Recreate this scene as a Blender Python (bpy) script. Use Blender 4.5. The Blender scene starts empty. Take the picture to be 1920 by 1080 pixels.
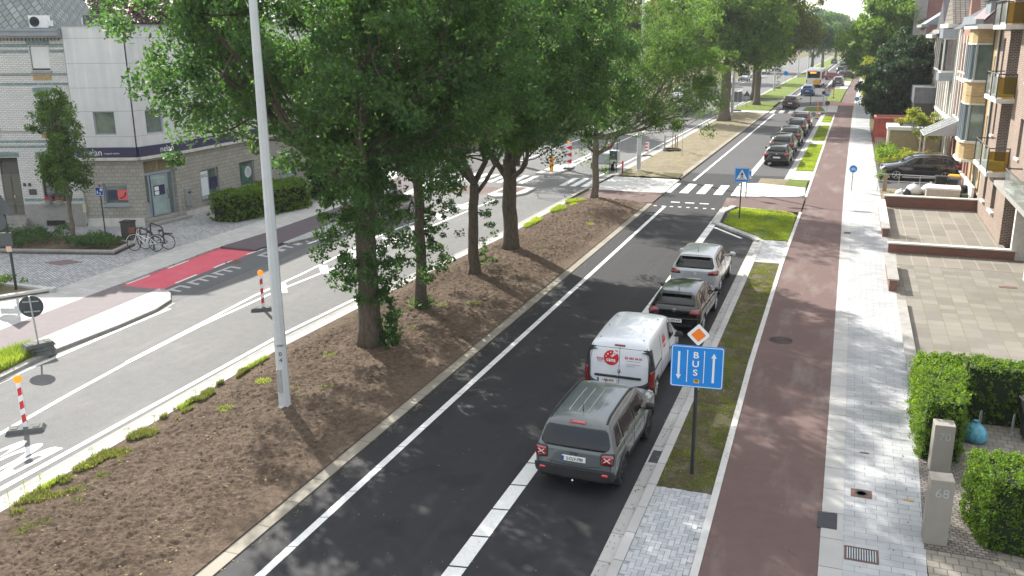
import bpy, bmesh, math, random
import numpy as np
from mathutils import Vector, Matrix, noise
from mathutils.bvhtree import BVHTree
PI=math.pi; R_=math.radians
SC=bpy.context.scene; COL=SC.collection
# ---------------------------------------------------------------- camera (a drone hovering 9.1 m above the verge)
CH=9.1; FP=1700.0
PIT=math.atan(474/1700); YAW=math.atan(646/math.hypot(1700,474)); ROL=R_(-0.4)
def _axes():
    F=Vector((-math.sin(YAW),math.cos(YAW),0)); Rr=Vector((math.cos(YAW),math.sin(YAW),0))
    fw=F*math.cos(PIT)+Vector((0,0,-math.sin(PIT))); up=Rr.cross(fw)
    c,s=math.cos(ROL),math.sin(ROL)
    return Rr*c+up*s, up*c-Rr*s, fw
AR,AU,AF=_axes()
cd=bpy.data.cameras.new('camera'); cam=bpy.data.objects.new('camera',cd); COL.objects.link(cam)
cd.sensor_width=36; cd.lens=36*FP/1920; cd.clip_start=.5; cd.clip_end=3000
m=Matrix.Identity(4)
for i in range(3): m[i][0]=AR[i]; m[i][1]=AU[i]; m[i][2]=-AF[i]
cam.matrix_world=Matrix.Translation((0,0,CH))@m; SC.camera=cam
def G(px,py,z=0):
    """ground point (metres) surveyed from the photograph"""
    d=AF*FP+AR*(px-960)-AU*(py-540); t=(z-CH)/d.z; return (d.x*t,d.y*t)
# ---------------------------------------------------------------- sky, sun, exposure
SUN_EL=R_(35); SUN_DIR=Vector((-.755*math.cos(SUN_EL),.656*math.cos(SUN_EL),math.sin(SUN_EL))).normalized()
w=bpy.data.worlds.new('World'); SC.world=w; w.use_nodes=True
nt=w.node_tree; bg=nt.nodes['Background']; sky=nt.nodes.new('ShaderNodeTexSky'); sky.sky_type='NISHITA'
sky.sun_disc=False; sky.sun_elevation=SUN_EL; sky.sun_rotation=math.atan2(SUN_DIR.x,SUN_DIR.y)
sky.air_density=1.0; sky.dust_density=.6; sky.ozone_density=1.0

# broken white cloud over the blue: thin high cloud lights the shade neutrally
tcw=nt.nodes.new('ShaderNodeTexCoord'); mpw=nt.nodes.new('ShaderNodeMapping'); mpw.inputs['Scale'].default_value=(1,1,3.2); nt.links.new(tcw.outputs['Generated'],mpw.inputs[0])
nzw=nt.nodes.new('ShaderNodeTexNoise'); nzw.inputs['Scale'].default_value=2.3; nzw.inputs['Detail'].default_value=8; nzw.inputs['Roughness'].default_value=.6; nt.links.new(mpw.outputs[0],nzw.inputs['Vector'])
crw=nt.nodes.new('ShaderNodeValToRGB'); crw.color_ramp.elements[0].position=.36; crw.color_ramp.elements[0].color=(.5,.5,.5,1); crw.color_ramp.elements[1].position=.58; crw.color_ramp.elements[1].color=(.92,.92,.92,1); nt.links.new(nzw.outputs['Fac'],crw.inputs[0])
mxw=nt.nodes.new('ShaderNodeMixRGB')
spw=nt.nodes.new('ShaderNodeSeparateXYZ'); nt.links.new(tcw.outputs['Generated'],spw.inputs[0]); gw=nt.nodes.new('ShaderNodeMixRGB'); gw.inputs[1].default_value=(2.75,2.95,3.15,1); gw.inputs[2].default_value=(5.6,5.5,5.3,1)
nt.links.new(spw.outputs['Z'],gw.inputs[0]); nt.links.new(gw.outputs[0],mxw.inputs[2]); nt.links.new(crw.outputs[0],mxw.inputs[0]); nt.links.new(sky.outputs[0],mxw.inputs[1])
nt.links.new(mxw.outputs[0],bg.inputs[0]); bg.inputs[1].default_value=.15
sd=bpy.data.lights.new('sun','SUN'); sun=bpy.data.objects.new('sun',sd); COL.objects.link(sun)
sd.energy=4.5; sd.angle=R_(.55); sd.color=(1,.95,.87)
sun.rotation_euler=SUN_DIR.to_track_quat('Z','Y').to_euler(); sun.location=(-40,40,60)
SC.view_settings.view_transform='Standard'; SC.view_settings.look='None'
SC.view_settings.exposure=1.1; SC.view_settings.gamma=1
SC.cycles.max_bounces=6; SC.cycles.transparent_max_bounces=6
# ---------------------------------------------------------------- mesh helpers
class MB:
    def __init__(s): s.v=[];s.f=[];s.M=None
    def _a(s,pts):
        i=len(s.v)
        for p in pts:
            p=Vector(p)
            if s.M is not None: p=s.M@p
            s.v.append(tuple(p))
        return i
    def poly(s,pts): i=s._a(pts); s.f.append(tuple(range(i,i+len(pts)))); return s
    def box(s,x0,y0,z0,x1,y1,z1):
        i=s._a([(x0,y0,z0),(x1,y0,z0),(x1,y1,z0),(x0,y1,z0),(x0,y0,z1),(x1,y0,z1),(x1,y1,z1),(x0,y1,z1)])
        for q in ((0,3,2,1),(4,5,6,7),(0,1,5,4),(1,2,6,5),(2,3,7,6),(3,0,4,7)): s.f.append(tuple(i+k for k in q))
        return s
    def prism(s,pts,z0,z1):
        n=len(pts); a=sum(pts[k][0]*pts[(k+1)%n][1]-pts[(k+1)%n][0]*pts[k][1] for k in range(n))
        if a<0: pts=pts[::-1]
        i=s._a([(p[0],p[1],z0) for p in pts]+[(p[0],p[1],z1) for p in pts])
        s.f.append(tuple(i+n+k for k in range(n))); s.f.append(tuple(i+n-1-k for k in range(n)))
        for k in range(n):
            l=(k+1)%n; s.f.append((i+k,i+l,i+n+l,i+n+k))
        return s
    def tube(s,path,r,n=8,cap=True):
        path=[Vector(p) for p in path]; rr=r if hasattr(r,'__len__') else [r]*len(path)
        rings=[]; ref=None
        for k,p in enumerate(path):
            d=(path[min(k+1,len(path)-1)]-path[max(k-1,0)])
            d=d.normalized() if d.length>1e-9 else Vector((0,0,1))
            if ref is None:
                ref=Vector((0,0,1)) if abs(d.z)<.9 else Vector((1,0,0))
                a=ref.cross(d).normalized()
            else:
                a=(a-d*a.dot(d)); a=a.normalized() if a.length>1e-6 else Vector((1,0,0))
            b=d.cross(a)
            i=s._a([p+(a*math.cos(2*PI*q/n)+b*math.sin(2*PI*q/n))*rr[k] for q in range(n)]); rings.append(i)
        for k in range(len(rings)-1):
            i,j=rings[k],rings[k+1]
            for q in range(n): s.f.append((i+q,i+(q+1)%n,j+(q+1)%n,j+q))
        if cap:
            s.f.append(tuple(rings[0]+n-1-q for q in range(n))); s.f.append(tuple(rings[-1]+q for q in range(n)))
        return s
    def lathe(s,prof,c=(0,0,0),axis='z',n=20):
        """prof: list of (radius, height along axis)"""
        rings=[]
        for r,h in prof:
            pts=[]
            for q in range(n):
                a=2*PI*q/n; x,y=r*math.cos(a),r*math.sin(a)
                p={'z':(x,y,h),'x':(h,x,y),'y':(x,h,y)}[axis]
                pts.append((p[0]+c[0],p[1]+c[1],p[2]+c[2]))
            rings.append(s._a(pts))
        for k in range(len(rings)-1):
            i,j=rings[k],rings[k+1]
            for q in range(n): s.f.append((i+q,i+(q+1)%n,j+(q+1)%n,j+q))
        s.f.append(tuple(rings[0]+n-1-q for q in range(n))); s.f.append(tuple(rings[-1]+q for q in range(n)))
        return s
    def build(s,name,mat,parent=None,smooth=False,bevel=0,auto=True):
        me=bpy.data.meshes.new(name); me.from_pydata(s.v,[],s.f); me.update()
        uvl=me.uv_layers.new(name='UVMap'); n=len(me.polygons)
        co=np.array(s.v,dtype=np.float32).reshape(-1,3)
        uvs=np.zeros((len(me.loops),2),dtype=np.float32)
        for p in me.polygons:
            nx,ny,nz=p.normal
            for li in p.loop_indices:
                x,y,z=co[me.loops[li].vertex_index]
                if abs(nz)>.75: uvs[li]=(x,y)
                else:
                    l=math.hypot(nx,ny) or 1; uvs[li]=(x*-ny/l+y*nx/l,z)
        uvl.data.foreach_set('uv',uvs.ravel())
        if smooth:
            me.polygons.foreach_set('use_smooth',[True]*n)
            if auto:
                try: me.set_sharp_from_angle(angle=R_(38))
                except Exception: pass
        o=bpy.data.objects.new(name,me); COL.objects.link(o)
        if mat is not None: me.materials.append(mat)
        if parent is not None: o.parent=parent
        if bevel:
            b=o.modifiers.new('bevel','BEVEL'); b.width=bevel; b.segments=2; b.limit_method='ANGLE'; b.angle_limit=R_(40)
        return o
def tag(o,label=None,cat=None,group=None,kind=None):
    if label: o['label']=label
    if cat: o['category']=cat
    if group: o['group']=group
    if kind: o['kind']=kind
    return o
def thing(name,label,cat,loc=(0,0,0),rz=0,group=None):
    o=bpy.data.objects.new(name,None); COL.objects.link(o); o.location=loc; o.rotation_euler=(0,0,rz)
    o.empty_display_size=.3
    return tag(o,label,cat,group)
def dup(root,loc,rz,label=None,group=None,scale=None,mats=None):
    def cp(o,par):
        c=o.copy(); COL.objects.link(c); c.parent=par
        if mats and c.type=='MESH':
            for sl in c.material_slots:
                if sl.material and sl.material.name in mats:
                    sl.link='OBJECT'; sl.material=mats[sl.material.name] if sl.material is None else mats.get(sl.material.name,sl.material)
        for ch in list(o.children): cp(ch,c)
        return c
    ch0=list(root.children)
    r=root.copy(); COL.objects.link(r); r.location=loc; r.rotation_euler=(0,0,rz)
    if scale: r.scale=scale if hasattr(scale,'__len__') else (scale,)*3
    if label: r['label']=label
    if group: r['group']=group
    for ch in ch0: cp(ch,r)
    return r
# ---------------------------------------------------------------- materials
MATS={}
class NT:
    def __init__(s,name):
        s.m=bpy.data.materials.new(name); s.m.use_nodes=True; s.t=s.m.node_tree
        s.b=s.t.nodes['Principled BSDF']; s.o=s.t.nodes['Material Output']; MATS[name]=s.m
    def n(s,t,**k):
        x=s.t.nodes.new(t)
        for a,b in k.items():
            if a.startswith('i_'): x.inputs[a[2:]].default_value=b
            else: setattr(x,a,b)
        return x
    def l(s,a,b): s.t.links.new(a,b)
    def co(s,kind='Object',scale=None):
        tc=s.n('ShaderNodeTexCoord'); o=tc.outputs[kind]
        if scale:
            mp=s.n('ShaderNodeMapping'); mp.inputs['Scale'].default_value=scale; s.l(o,mp.inputs[0]); o=mp.outputs[0]
        return o
    def noise(s,vec,scale,detail=4,rough=.6):
        x=s.n('ShaderNodeTexNoise'); x.inputs['Scale'].default_value=scale; x.inputs['Detail'].default_value=detail
        x.inputs['Roughness'].default_value=rough
        if vec is not None: s.l(vec,x.inputs['Vector'])
        return x.outputs['Fac']
    def ramp(s,fac,stops):
        x=s.n('ShaderNodeValToRGB'); e=x.color_ramp.elements
        while len(e)<len(stops): e.new(.5)
        for k,(p,c) in enumerate(stops):
            e[k].position=p; e[k].color=(c,c,c,1) if not hasattr(c,'__len__') else (*c,1)
        s.l(fac,x.inputs[0]); return x.outputs[0]
    def mix(s,fac,a,b,mode='MIX'):
        x=s.n('ShaderNodeMixRGB',blend_type=mode)
        for i,v in enumerate((fac,a,b)):
            if isinstance(v,(int,float)): x.inputs[i].default_value=v if i==0 else (v,v,v,1)
            elif isinstance(v,tuple): x.inputs[i].default_value=(*v,1)
            else: s.l(v,x.inputs[i])
        return x.outputs[0]
    def bump(s,h,st=.3,dist=.02,prev=None):
        x=s.n('ShaderNodeBump'); x.inputs['Strength'].default_value=st; x.inputs['Distance'].default_value=dist
        s.l(h,x.inputs['Height'])
        if prev is not None: s.l(prev,x.inputs['Normal'])
        s.l(x.outputs[0],s.b.inputs['Normal']); return x.outputs[0]
    def col(s,c):
        if isinstance(c,tuple): s.b.inputs['Base Color'].default_value=(*c,1)
        else: s.l(c,s.b.inputs['Base Color'])
    def set(s,**k):
        mp=dict(rough='Roughness',metal='Metallic',coat='Coat Weight',coatr='Coat Roughness',spec='Specular IOR Level',trans='Transmission Weight',emit='Emission Strength',alpha='Alpha')
        for a,b in k.items(): s.b.inputs[mp[a]].default_value=b
        return s
def plain(name,c,rough=.6,metal=0,var=.12,scale=6,coat=0,spec=.5,bump=0,coord='Object'):
    t=NT(name); v=t.co(coord)
    f=t.noise(v,scale,5)
    lo=tuple(x*(1-var) for x in c); hi=tuple(min(1,x*(1+var)) for x in c)
    t.col(t.ramp(f,[(.3,lo),(.7,hi)])); t.set(rough=rough,metal=metal,coat=coat,spec=spec)
    if bump: t.bump(t.noise(v,scale*8,3),bump,.01)
    return t.m
def glossy_paint(name,c,metal=.0,rough=.28,coat=1.0):
    t=NT(name); v=t.co('Object'); f=t.noise(v,3,4)
    dust=t.ramp(f,[(.45,0.0),(.8,.12)])
    t.col(t.mix(dust,c,(.35,.33,.3))); t.set(rough=rough,metal=metal,coat=coat,coatr=.06); return t.m
def emis(name,c,s):
    t=NT(name); t.col(c); t.b.inputs['Emission Color'].default_value=(*c,1); t.set(emit=s,rough=.4); return t.m
# ground materials ------------------------------------------------
def asphalt(name,base,spk,patch=.12,rough=.8,tracks=None,dust=None):
    t=NT(name); v=t.co('Object')
    big=t.noise(v,.35,5,.6); mid=t.noise(v,3.0,4); fine=t.noise(v,95,2,.7)
    c1=tuple(x*(1-patch) for x in base); c2=tuple(x*(1+patch) for x in base)
    c=t.ramp(big,[(.3,c1),(.7,c2)])
    sp=t.ramp(fine,[(.42,0.0),(.62,1.0)])
    c=t.mix(sp,c,spk)
    c=t.mix(t.ramp(mid,[(.35,.0),(.75,.25)]),c,tuple(x*.65 for x in base))
    if dust:
        d=t.noise(t.co('Object',(1,.25,1)),1.1,6,.65); c=t.mix(t.ramp(d,[(.52,0.0),(.75,.45)]),c,dust)
    if tracks:   # polished wheel tracks and pale dusty streaks along the lane
        st=t.noise(t.co('Object',(2.2,.05,1)),1.0,4,.6); c=t.mix(t.ramp(st,[(.50,0.0),(.72,.35)]),c,(.045,.044,.046))
        sc_=t.noise(t.co('Object',(1,.6,1)),2.6,7,.8); c=t.mix(t.ramp(sc_,[(.60,0.0),(.74,.4)]),c,(.075,.072,.07))
        bl=t.noise(v,.9,3,.5); c=t.mix(t.ramp(bl,[(.58,0.0),(.66,.35)]),c,(.008,.008,.009))
    t.col(c); t.set(rough=rough,spec=.32)
    t.bump(fine,.55,.006); return t.m
M_asn=asphalt('asphalt_new',(.014,.0145,.016),(.045,.045,.05),.2,.75,tracks=1)
M_aso=asphalt('asphalt_old',(.092,.092,.093),(.235,.235,.233),.14,.85,dust=(.24,.235,.225))
M_asm=asphalt('asphalt_mid',(.055,.055,.058),(.12,.12,.12),.14,.8)
M_asd=asphalt('asphalt_shoulder',(.10,.105,.11),(.16,.16,.165),.1,.85)
M_cyc=asphalt('cycle_asphalt',(.118,.074,.068),(.17,.118,.108),.14,.85,dust=(.30,.27,.25))
M_cyl=asphalt('cycle_asphalt_left',(.15,.13,.135),(.23,.2,.205),.1,.85)
M_cyld=asphalt('cycle_asphalt_brown',(.105,.085,.095),(.14,.115,.125),.1,.85)
def M_paintf():
    t=NT('road_paint'); v=t.co('Object'); f=t.noise(v,18,5,.7); g=t.noise(v,2.2,4)
    c=t.ramp(f,[(.25,(.5,.5,.49)),(.45,(.72,.72,.7)),(.7,(.8,.8,.78))]); c=t.mix(t.ramp(g,[(.5,0.0),(.8,.35)]),c,(.42,.42,.4))
    t.col(c); t.set(rough=.6); t.bump(t.noise(v,90,2),.3,.004); return t.m
M_paint=M_paintf()
def M_rep():
    t=NT('red_paint'); v=t.co('Object'); f=t.noise(v,1.2,5,.7)
    t.col(t.ramp(f,[(.3,(.55,.075,.115)),(.7,(.64,.105,.15))])); t.set(rough=.7); t.bump(t.noise(v,90,2),.4,.005); return t.m
M_redp=M_rep()
def pavers(name,c1,c2,mortar,w,h,off=.5,ms=.012,scale=1.0,coord='Object',rot=0,moss=None,stain=None,rough=.8,bump=.4,blotch=.15):
    t=NT(name); v=t.co(coord)
    mp=t.n('ShaderNodeMapping'); mp.inputs['Rotation'].default_value=(0,0,rot); t.l(v,mp.inputs[0]); v2=mp.outputs[0]
    b=t.n('ShaderNodeTexBrick',offset=off); b.inputs['Scale'].default_value=1/scale if scale!=1 else 1
    b.inputs['Brick Width'].default_value=w; b.inputs['Row Height'].default_value=h; b.inputs['Mortar Size'].default_value=ms
    b.inputs['Mortar Smooth'].default_value=.15; b.inputs['Bias'].default_value=0
    b.inputs['Color1'].default_value=(*c1,1); b.inputs['Color2'].default_value=(*c2,1); b.inputs['Mortar'].default_value=(*mortar,1)
    t.l(v2,b.inputs['Vector']); c=b.outputs['Color']
    g=t.noise(v,.7,6,.65); c=t.mix(t.ramp(g,[(.35,0.0),(.75,blotch*3)]),c,tuple(x*.6 for x in c1))
    if stain: c=t.mix(t.ramp(t.noise(v,.5,6,.7),[(.5,0.0),(.66,.6)]),c,stain)
    if moss:
        mf=t.ramp(t.noise(v,.6,5,.6),[(.42,0.0),(.6,1.0)]); mm=t.mix(1.0,mf,b.outputs['Fac'],'MULTIPLY'); c=t.mix(mm,c,moss)
    c=t.mix(t.ramp(t.noise(v,60,2),[(.3,0.0),(.8,.18)]),c,tuple(x*.5 for x in c1))
    t.col(c); t.set(rough=rough)
    inv=t.n('ShaderNodeMath',operation='SUBTRACT'); inv.inputs[0].default_value=1; t.l(b.outputs['Fac'],inv.inputs[1])
    bb=t.bump(inv.outputs[0],bump,.01); t.bump(t.noise(v,70,2),.15,.004,bb)
    return t.m
M_pavR=pavers('grey_block_paving',(.34,.355,.37),(.43,.44,.45),(.17,.175,.18),.40,.2,.5,.006,stain=(.5,.5,.49),blotch=.1)
M_pavL=pavers('light_block_paving',(.46,.45,.43),(.55,.54,.52),(.25,.24,.23),.3,.3,.5,.007,rot=.12)
M_cob=pavers('cobble_paving',(.32,.33,.345),(.56,.56,.56),(.13,.13,.13),.22,.11,.5,.012,rot=.5,bump=.7)
M_conc=plain('pale_concrete',(.52,.51,.49),.85,var=.1,scale=2.5,bump=.25)
M_kerb=pavers('kerb_concrete',(.43,.425,.41),(.5,.49,.475),(.16,.155,.15),50,1.0,.0,.012,rot=0)
M_kerbd=pavers('kerb_dirty',(.25,.225,.18),(.34,.31,.25),(.1,.09,.08),50,1.0,.0,.014,stain=(.24,.2,.15))
M_kerbx=plain('kerb_plain',(.30,.29,.275),.85,var=.15,scale=3,bump=.2)
M_tile=pavers('garden_tiles',(.17,.157,.132),(.26,.24,.205),(.17,.155,.13),.5,.5,0,.012,moss=(.13,.16,.04),stain=(.22,.2,.175))
M_tile2=pavers('garden_tiles_plain',(.19,.172,.14),(.26,.235,.195),(.36,.34,.30),.6,1.6,0,.02,stain=(.25,.22,.19))
M_oldpv=pavers('old_block_paving',(.24,.215,.185),(.33,.3,.26),(.13,.12,.09),.22,.22,.5,.012,moss=(.12,.14,.05))
M_cobr=pavers('brown_setts',(.16,.135,.12),(.27,.24,.22),(.07,.065,.055),.12,.09,.5,.012,bump=.8)
def soilmat(name,dark,lite,dry=None):
    t=NT(name); v=t.co('Object'); a=t.noise(v,.5,6,.7); b=t.noise(v,7,6,.75); c=t.noise(v,38,5,.8)
    k=t.ramp(b,[(.36,dark),(.62,lite)]); k=t.mix(t.ramp(a,[(.45,0.0),(.7,.5)]),k,tuple(x*1.25 for x in lite))
    k=t.mix(t.ramp(c,[(.25,.75),(.5,0.0)]),k,tuple(x*.45 for x in dark))
    k=t.mix(t.ramp(c,[(.66,0.0),(.78,.5)]),k,tuple(min(1,x*1.7) for x in lite))
    k=t.mix(t.ramp(t.noise(t.co('Object',(1,1.3,1)),2.1,6,.8),[(.60,0.0),(.68,.55)]),k,(.30,.235,.17)) if not dry else k
    if dry: k=t.mix(t.ramp(t.noise(v,1.6,7,.75),[(.5,0.0),(.62,1.0)]),k,dry)
    t.col(k); t.set(rough=.95,spec=.2); n=t.bump(c,1.0,.05); n=t.bump(b,.8,.09,n); t.bump(t.noise(v,85,3,.7),.8,.02,n); return t.m
M_soil=soilmat('soil',(.098,.068,.047),(.235,.175,.128))
M_soilf=soilmat('dry_soil',(.2,.165,.11),(.33,.285,.2),(.3,.27,.15))
M_soilg=soilmat('grass_soil',(.085,.08,.035),(.15,.14,.065),(.21,.185,.12))
M_lawn=soilmat('lawn_base',(.12,.17,.03),(.19,.25,.055))
def leafmat(name,c,c2,tr,trc,gl=.6,vary=True):
    t=NT(name); g=t.n('ShaderNodeNewGeometry')
    k=t.ramp(g.outputs['Random Per Island'],[(0,c),(.5,tuple((a+b)/2 for a,b in zip(c,c2))),(1,c2)])
    if vary: bigv=t.ramp(t.noise(t.co('Object'),.55,4,.6),[(.32,(.62,.72,.72)),(.52,(1,1,1)),(.70,(1.35,1.28,1.0))]); k=t.mix(1.0,k,bigv,'MULTIPLY')
    t.col(k); t.set(rough=gl,spec=.3)
    tl=t.n('ShaderNodeBsdfTranslucent'); t.l(t.mix(1.0,k,trc,'MULTIPLY'),tl.inputs[0])
    mx=t.n('ShaderNodeMixShader'); mx.inputs[0].default_value=tr
    t.l(t.b.outputs[0],mx.inputs[1]); t.l(tl.outputs[0],mx.inputs[2]); t.l(mx.outputs[0],t.o.inputs[0]); return t.m
M_lfA=leafmat('leaves_dark',(.034,.072,.030),(.072,.135,.046),.42,(2.9,3.1,1.5))
M_lfB=leafmat('leaves_fresh',(.042,.085,.02),(.082,.145,.035),.42,(3.4,3.2,1.4))
M_lfE=leafmat('leaves_feathery',(.045,.092,.026),(.085,.150,.040),.42,(3.0,3.0,1.2))
M_lfG=leafmat('leaves_bright',(.07,.13,.03),(.13,.21,.05),.45,(2.6,2.6,1.3))
M_grd=leafmat('worn_grass',(.12,.16,.035),(.25,.27,.09),.3,(2,2,1.2))
M_lfC=leafmat('leaves_olive',(.06,.085,.02),(.115,.14,.035),.42,(2.8,2.6,1.4))
M_lfD=leafmat('leaves_deep',(.018,.042,.02),(.04,.08,.032),.25,(2.2,2.2,1.2))
M_lfP=leafmat('leaves_purple',(.05,.025,.03),(.11,.06,.06),.3,(1.6,1.2,1.2))
M_lfY=leafmat('leaves_yellow',(.16,.2,.03),(.28,.3,.06),.45,(2,2,1.2))
M_hedge=leafmat('hedge_leaves',(.055,.11,.018),(.15,.235,.03),.35,(2.8,2.8,1.2))
M_grass=leafmat('grass_blades',(.19,.26,.04),(.36,.42,.09),.35,(2.2,2.2,1.2),.5)
M_grassy=leafmat('weed_leaves',(.08,.11,.03),(.24,.24,.10),.35,(2,2,1.2),.5)
def barkm(name,c):
    t=NT(name); v=t.co('Object',(1,1,.28)); f=t.noise(v,14,6,.75); g=t.noise(t.co('Object'),2,4)
    k=t.ramp(f,[(.3,tuple(x*.4 for x in c)),(.7,tuple(x*1.35 for x in c))]); k=t.mix(t.ramp(g,[(.5,0.0),(.75,.5)]),k,(.10,.12,.05))
    t.col(k); t.set(rough=.95); t.bump(f,1.0,.05); return t.m
M_bark=barkm('bark',(.12,.095,.07)); M_barkp=barkm('bark_pale',(.2,.165,.13))
# metal, glass, plastics
M_galv=plain('galvanised',(.45,.47,.48),.45,.5,.1,9)
M_lamp=plain('lamp_post_grey',(.56,.585,.59),.45,.1,.06,3,coat=.2)
M_dkmet=plain('dark_metal',(.045,.05,.055),.45,.4,.2,5)
M_blk=plain('black_plastic',(.018,.018,.02),.5,0,.3,6)
M_rub=plain('rubber',(.02,.02,.02),.85,0,.25,10)
M_rubg=plain('recycled_rubber',(.10,.105,.10),.85,0,.25,8,bump=.3)
M_wht=plain('white_plastic',(.78,.78,.77),.4,0,.05,4)
M_red=plain('reflective_red',(.62,.03,.03),.4,0,.08,5)
M_org=plain('orange_plastic',(.9,.2,.02),.4,0,.08,5)
M_yel=plain('yellow_plastic',(.85,.42,.02),.45,0,.1,5)
M_blue=plain('sign_blue',(.008,.235,.68),.35,0,.05,3)
M_sgw=plain('sign_white',(.80,.82,.84),.35,0,.03,3)
M_sgk=plain('sign_black',(.02,.02,.02),.4,0,.05,3)
M_sgb=plain('sign_back',(.07,.08,.09),.5,.4,.15,3)
M_win=None
def glassm(name,c,rough=.04):
    t=NT(name); v=t.co('Object'); t.col(t.ramp(t.noise(v,1.3,3),[(.3,c),(.75,tuple(x*1.8+.01 for x in c))])); t.set(rough=rough,spec=.9,coat=1.0,coatr=.02); return t.m
M_win=glassm('window_glass',(.03,.035,.04)); M_carg=plain('car_glass',(.008,.009,.010),.06,0,.4,2,coat=.25,spec=.5)
M_wing=glassm('window_glass_green',(.10,.13,.11))
def tglass(name,c,tr):
    t=NT(name); t.col(c); t.set(rough=.05,spec=.8); tb=t.n('ShaderNodeBsdfTransparent'); tb.inputs[0].default_value=(*[min(1,x*1.7+.12) for x in c],1)
    mx=t.n('ShaderNodeMixShader'); mx.inputs[0].default_value=tr; t.l(t.b.outputs[0],mx.inputs[1]); t.l(tb.outputs[0],mx.inputs[2]); t.l(mx.outputs[0],t.o.inputs[0]); return t.m
M_gyel=tglass('yellow_glass',(.26,.20,.03),.72); M_gclr=tglass('balcony_glass',(.45,.47,.46),.7)
M_frw=plain('white_frame',(.72,.72,.70),.5,0,.05,4); M_frg=plain('grey_frame',(.30,.35,.39),.45,0,.06,4); M_frd=plain('dark_frame',(.05,.05,.05),.5,0,.1,4)
M_stone=plain('white_stone',(.60,.58,.53),.8,0,.12,4,bump=.2); M_stoneg=plain('grey_stone',(.30,.29,.27),.85,0,.16,3,bump=.2)
M_zinc=plain('zinc',(.27,.30,.33),.5,.3,.1,4)
M_slate=pavers('slate_tiles',(.06,.06,.068),(.10,.10,.11),(.03,.03,.03),.25,.18,.5,.01,coord='UV')
M_rooft=pavers('clay_roof_tiles',(.20,.17,.14),(.30,.26,.21),(.07,.06,.05),.24,.33,.0,.035,coord='UV',bump=.9)
def brick(name,c1,c2,mo,w=.21,h=.075,ms=.010,blotch=.12,**k): return pavers(name,c1,c2,mo,w,h,.5,ms,coord='UV',blotch=blotch,**k)
M_bkA=brick('brick_pinkish',(.185,.118,.09),(.31,.21,.16),(.40,.355,.30),ms=.013)
M_bkD=brick('brick_brown_and_shaded',(.10,.065,.055),(.19,.125,.10),(.42,.38,.33),ms=.012)  # brown brick of one house, also the painted shade tone of the balcony recess
M_bkY=brick('brick_yellow',(.46,.33,.15),(.62,.46,.24),(.34,.25,.14),ms=.012)
M_bkR=brick('brick_red',(.30,.12,.085),(.39,.17,.12),(.30,.26,.22))
M_bkR2=brick('brick_dull_red',(.26,.105,.09),(.33,.15,.13),(.26,.21,.19),blotch=.2)
M_bkW=brick('brick_white_glazed',(.66,.65,.62),(.76,.75,.72),(.28,.27,.25),.22,.085,.010)
M_bkT=brick('brick_turquoise_glazed',(.16,.30,.29),(.34,.42,.41),(.16,.16,.15),.2,.08,.010)
M_blkb=brick('block_beige',(.36,.34,.30),(.45,.425,.375),(.23,.215,.19),.30,.19,.012)
M_panel=None
def panelm():
    t=NT('metal_cladding'); v=t.co('UV'); s=t.noise(t.co('UV',(2.2,.12,1)),1.6,3,.5); f=t.noise(v,1.5,5)
    k=t.ramp(s,[(.35,(.60,.61,.60)),(.6,(.66,.665,.65)),(.72,(.74,.74,.72))]); k=t.mix(t.ramp(f,[(.4,0.0),(.8,.2)]),k,(.34,.34,.33))
    t.col(k); t.set(rough=.45,metal=.0,spec=.5); return t.m
M_panel=panelm()
M_navy=plain('navy_band',(.035,.035,.085),.5,0,.05,4)
M_wood=plain('weathered_wood',(.30,.23,.15),.8,0,.2,7,bump=.3); M_woodl=plain('timber_cladding',(.33,.26,.15),.8,0,.15,5,bump=.3)
M_rust=plain('container_red',(.34,.065,.045),.55,0,.3,2.5,bump=.2)
def txt(s,size,align='CENTER',bold=0):
    c=bpy.data.curves.new('lettering','FONT'); c.body=s; c.size=size; c.align_x=align; c.align_y='CENTER'; c.offset=bold
    o=bpy.data.objects.new('tmp',c); COL.objects.link(o); dg=bpy.context.evaluated_depsgraph_get()
    me=bpy.data.meshes.new_from_object(o.evaluated_get(dg)); vs=[v.co.copy() for v in me.vertices]; fs=[tuple(p.vertices) for p in me.polygons]
    bpy.data.objects.remove(o); bpy.data.curves.remove(c); bpy.data.meshes.remove(me); return vs,fs
def lettering(s,size,M,mat,parent=None,name='lettering',sx=1,sy=1,bold=0,align='CENTER'):
    """flat letters placed by matrix M (text x right, text y up)"""
    vs,fs=txt(s,size,align,bold); b=MB(); b.M=M; i=b._a([(v.x*sx,v.y*sy,0) for v in vs]); b.f=[tuple(i+k for k in f) for f in fs]
    return b.build(name,mat,parent)
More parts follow.
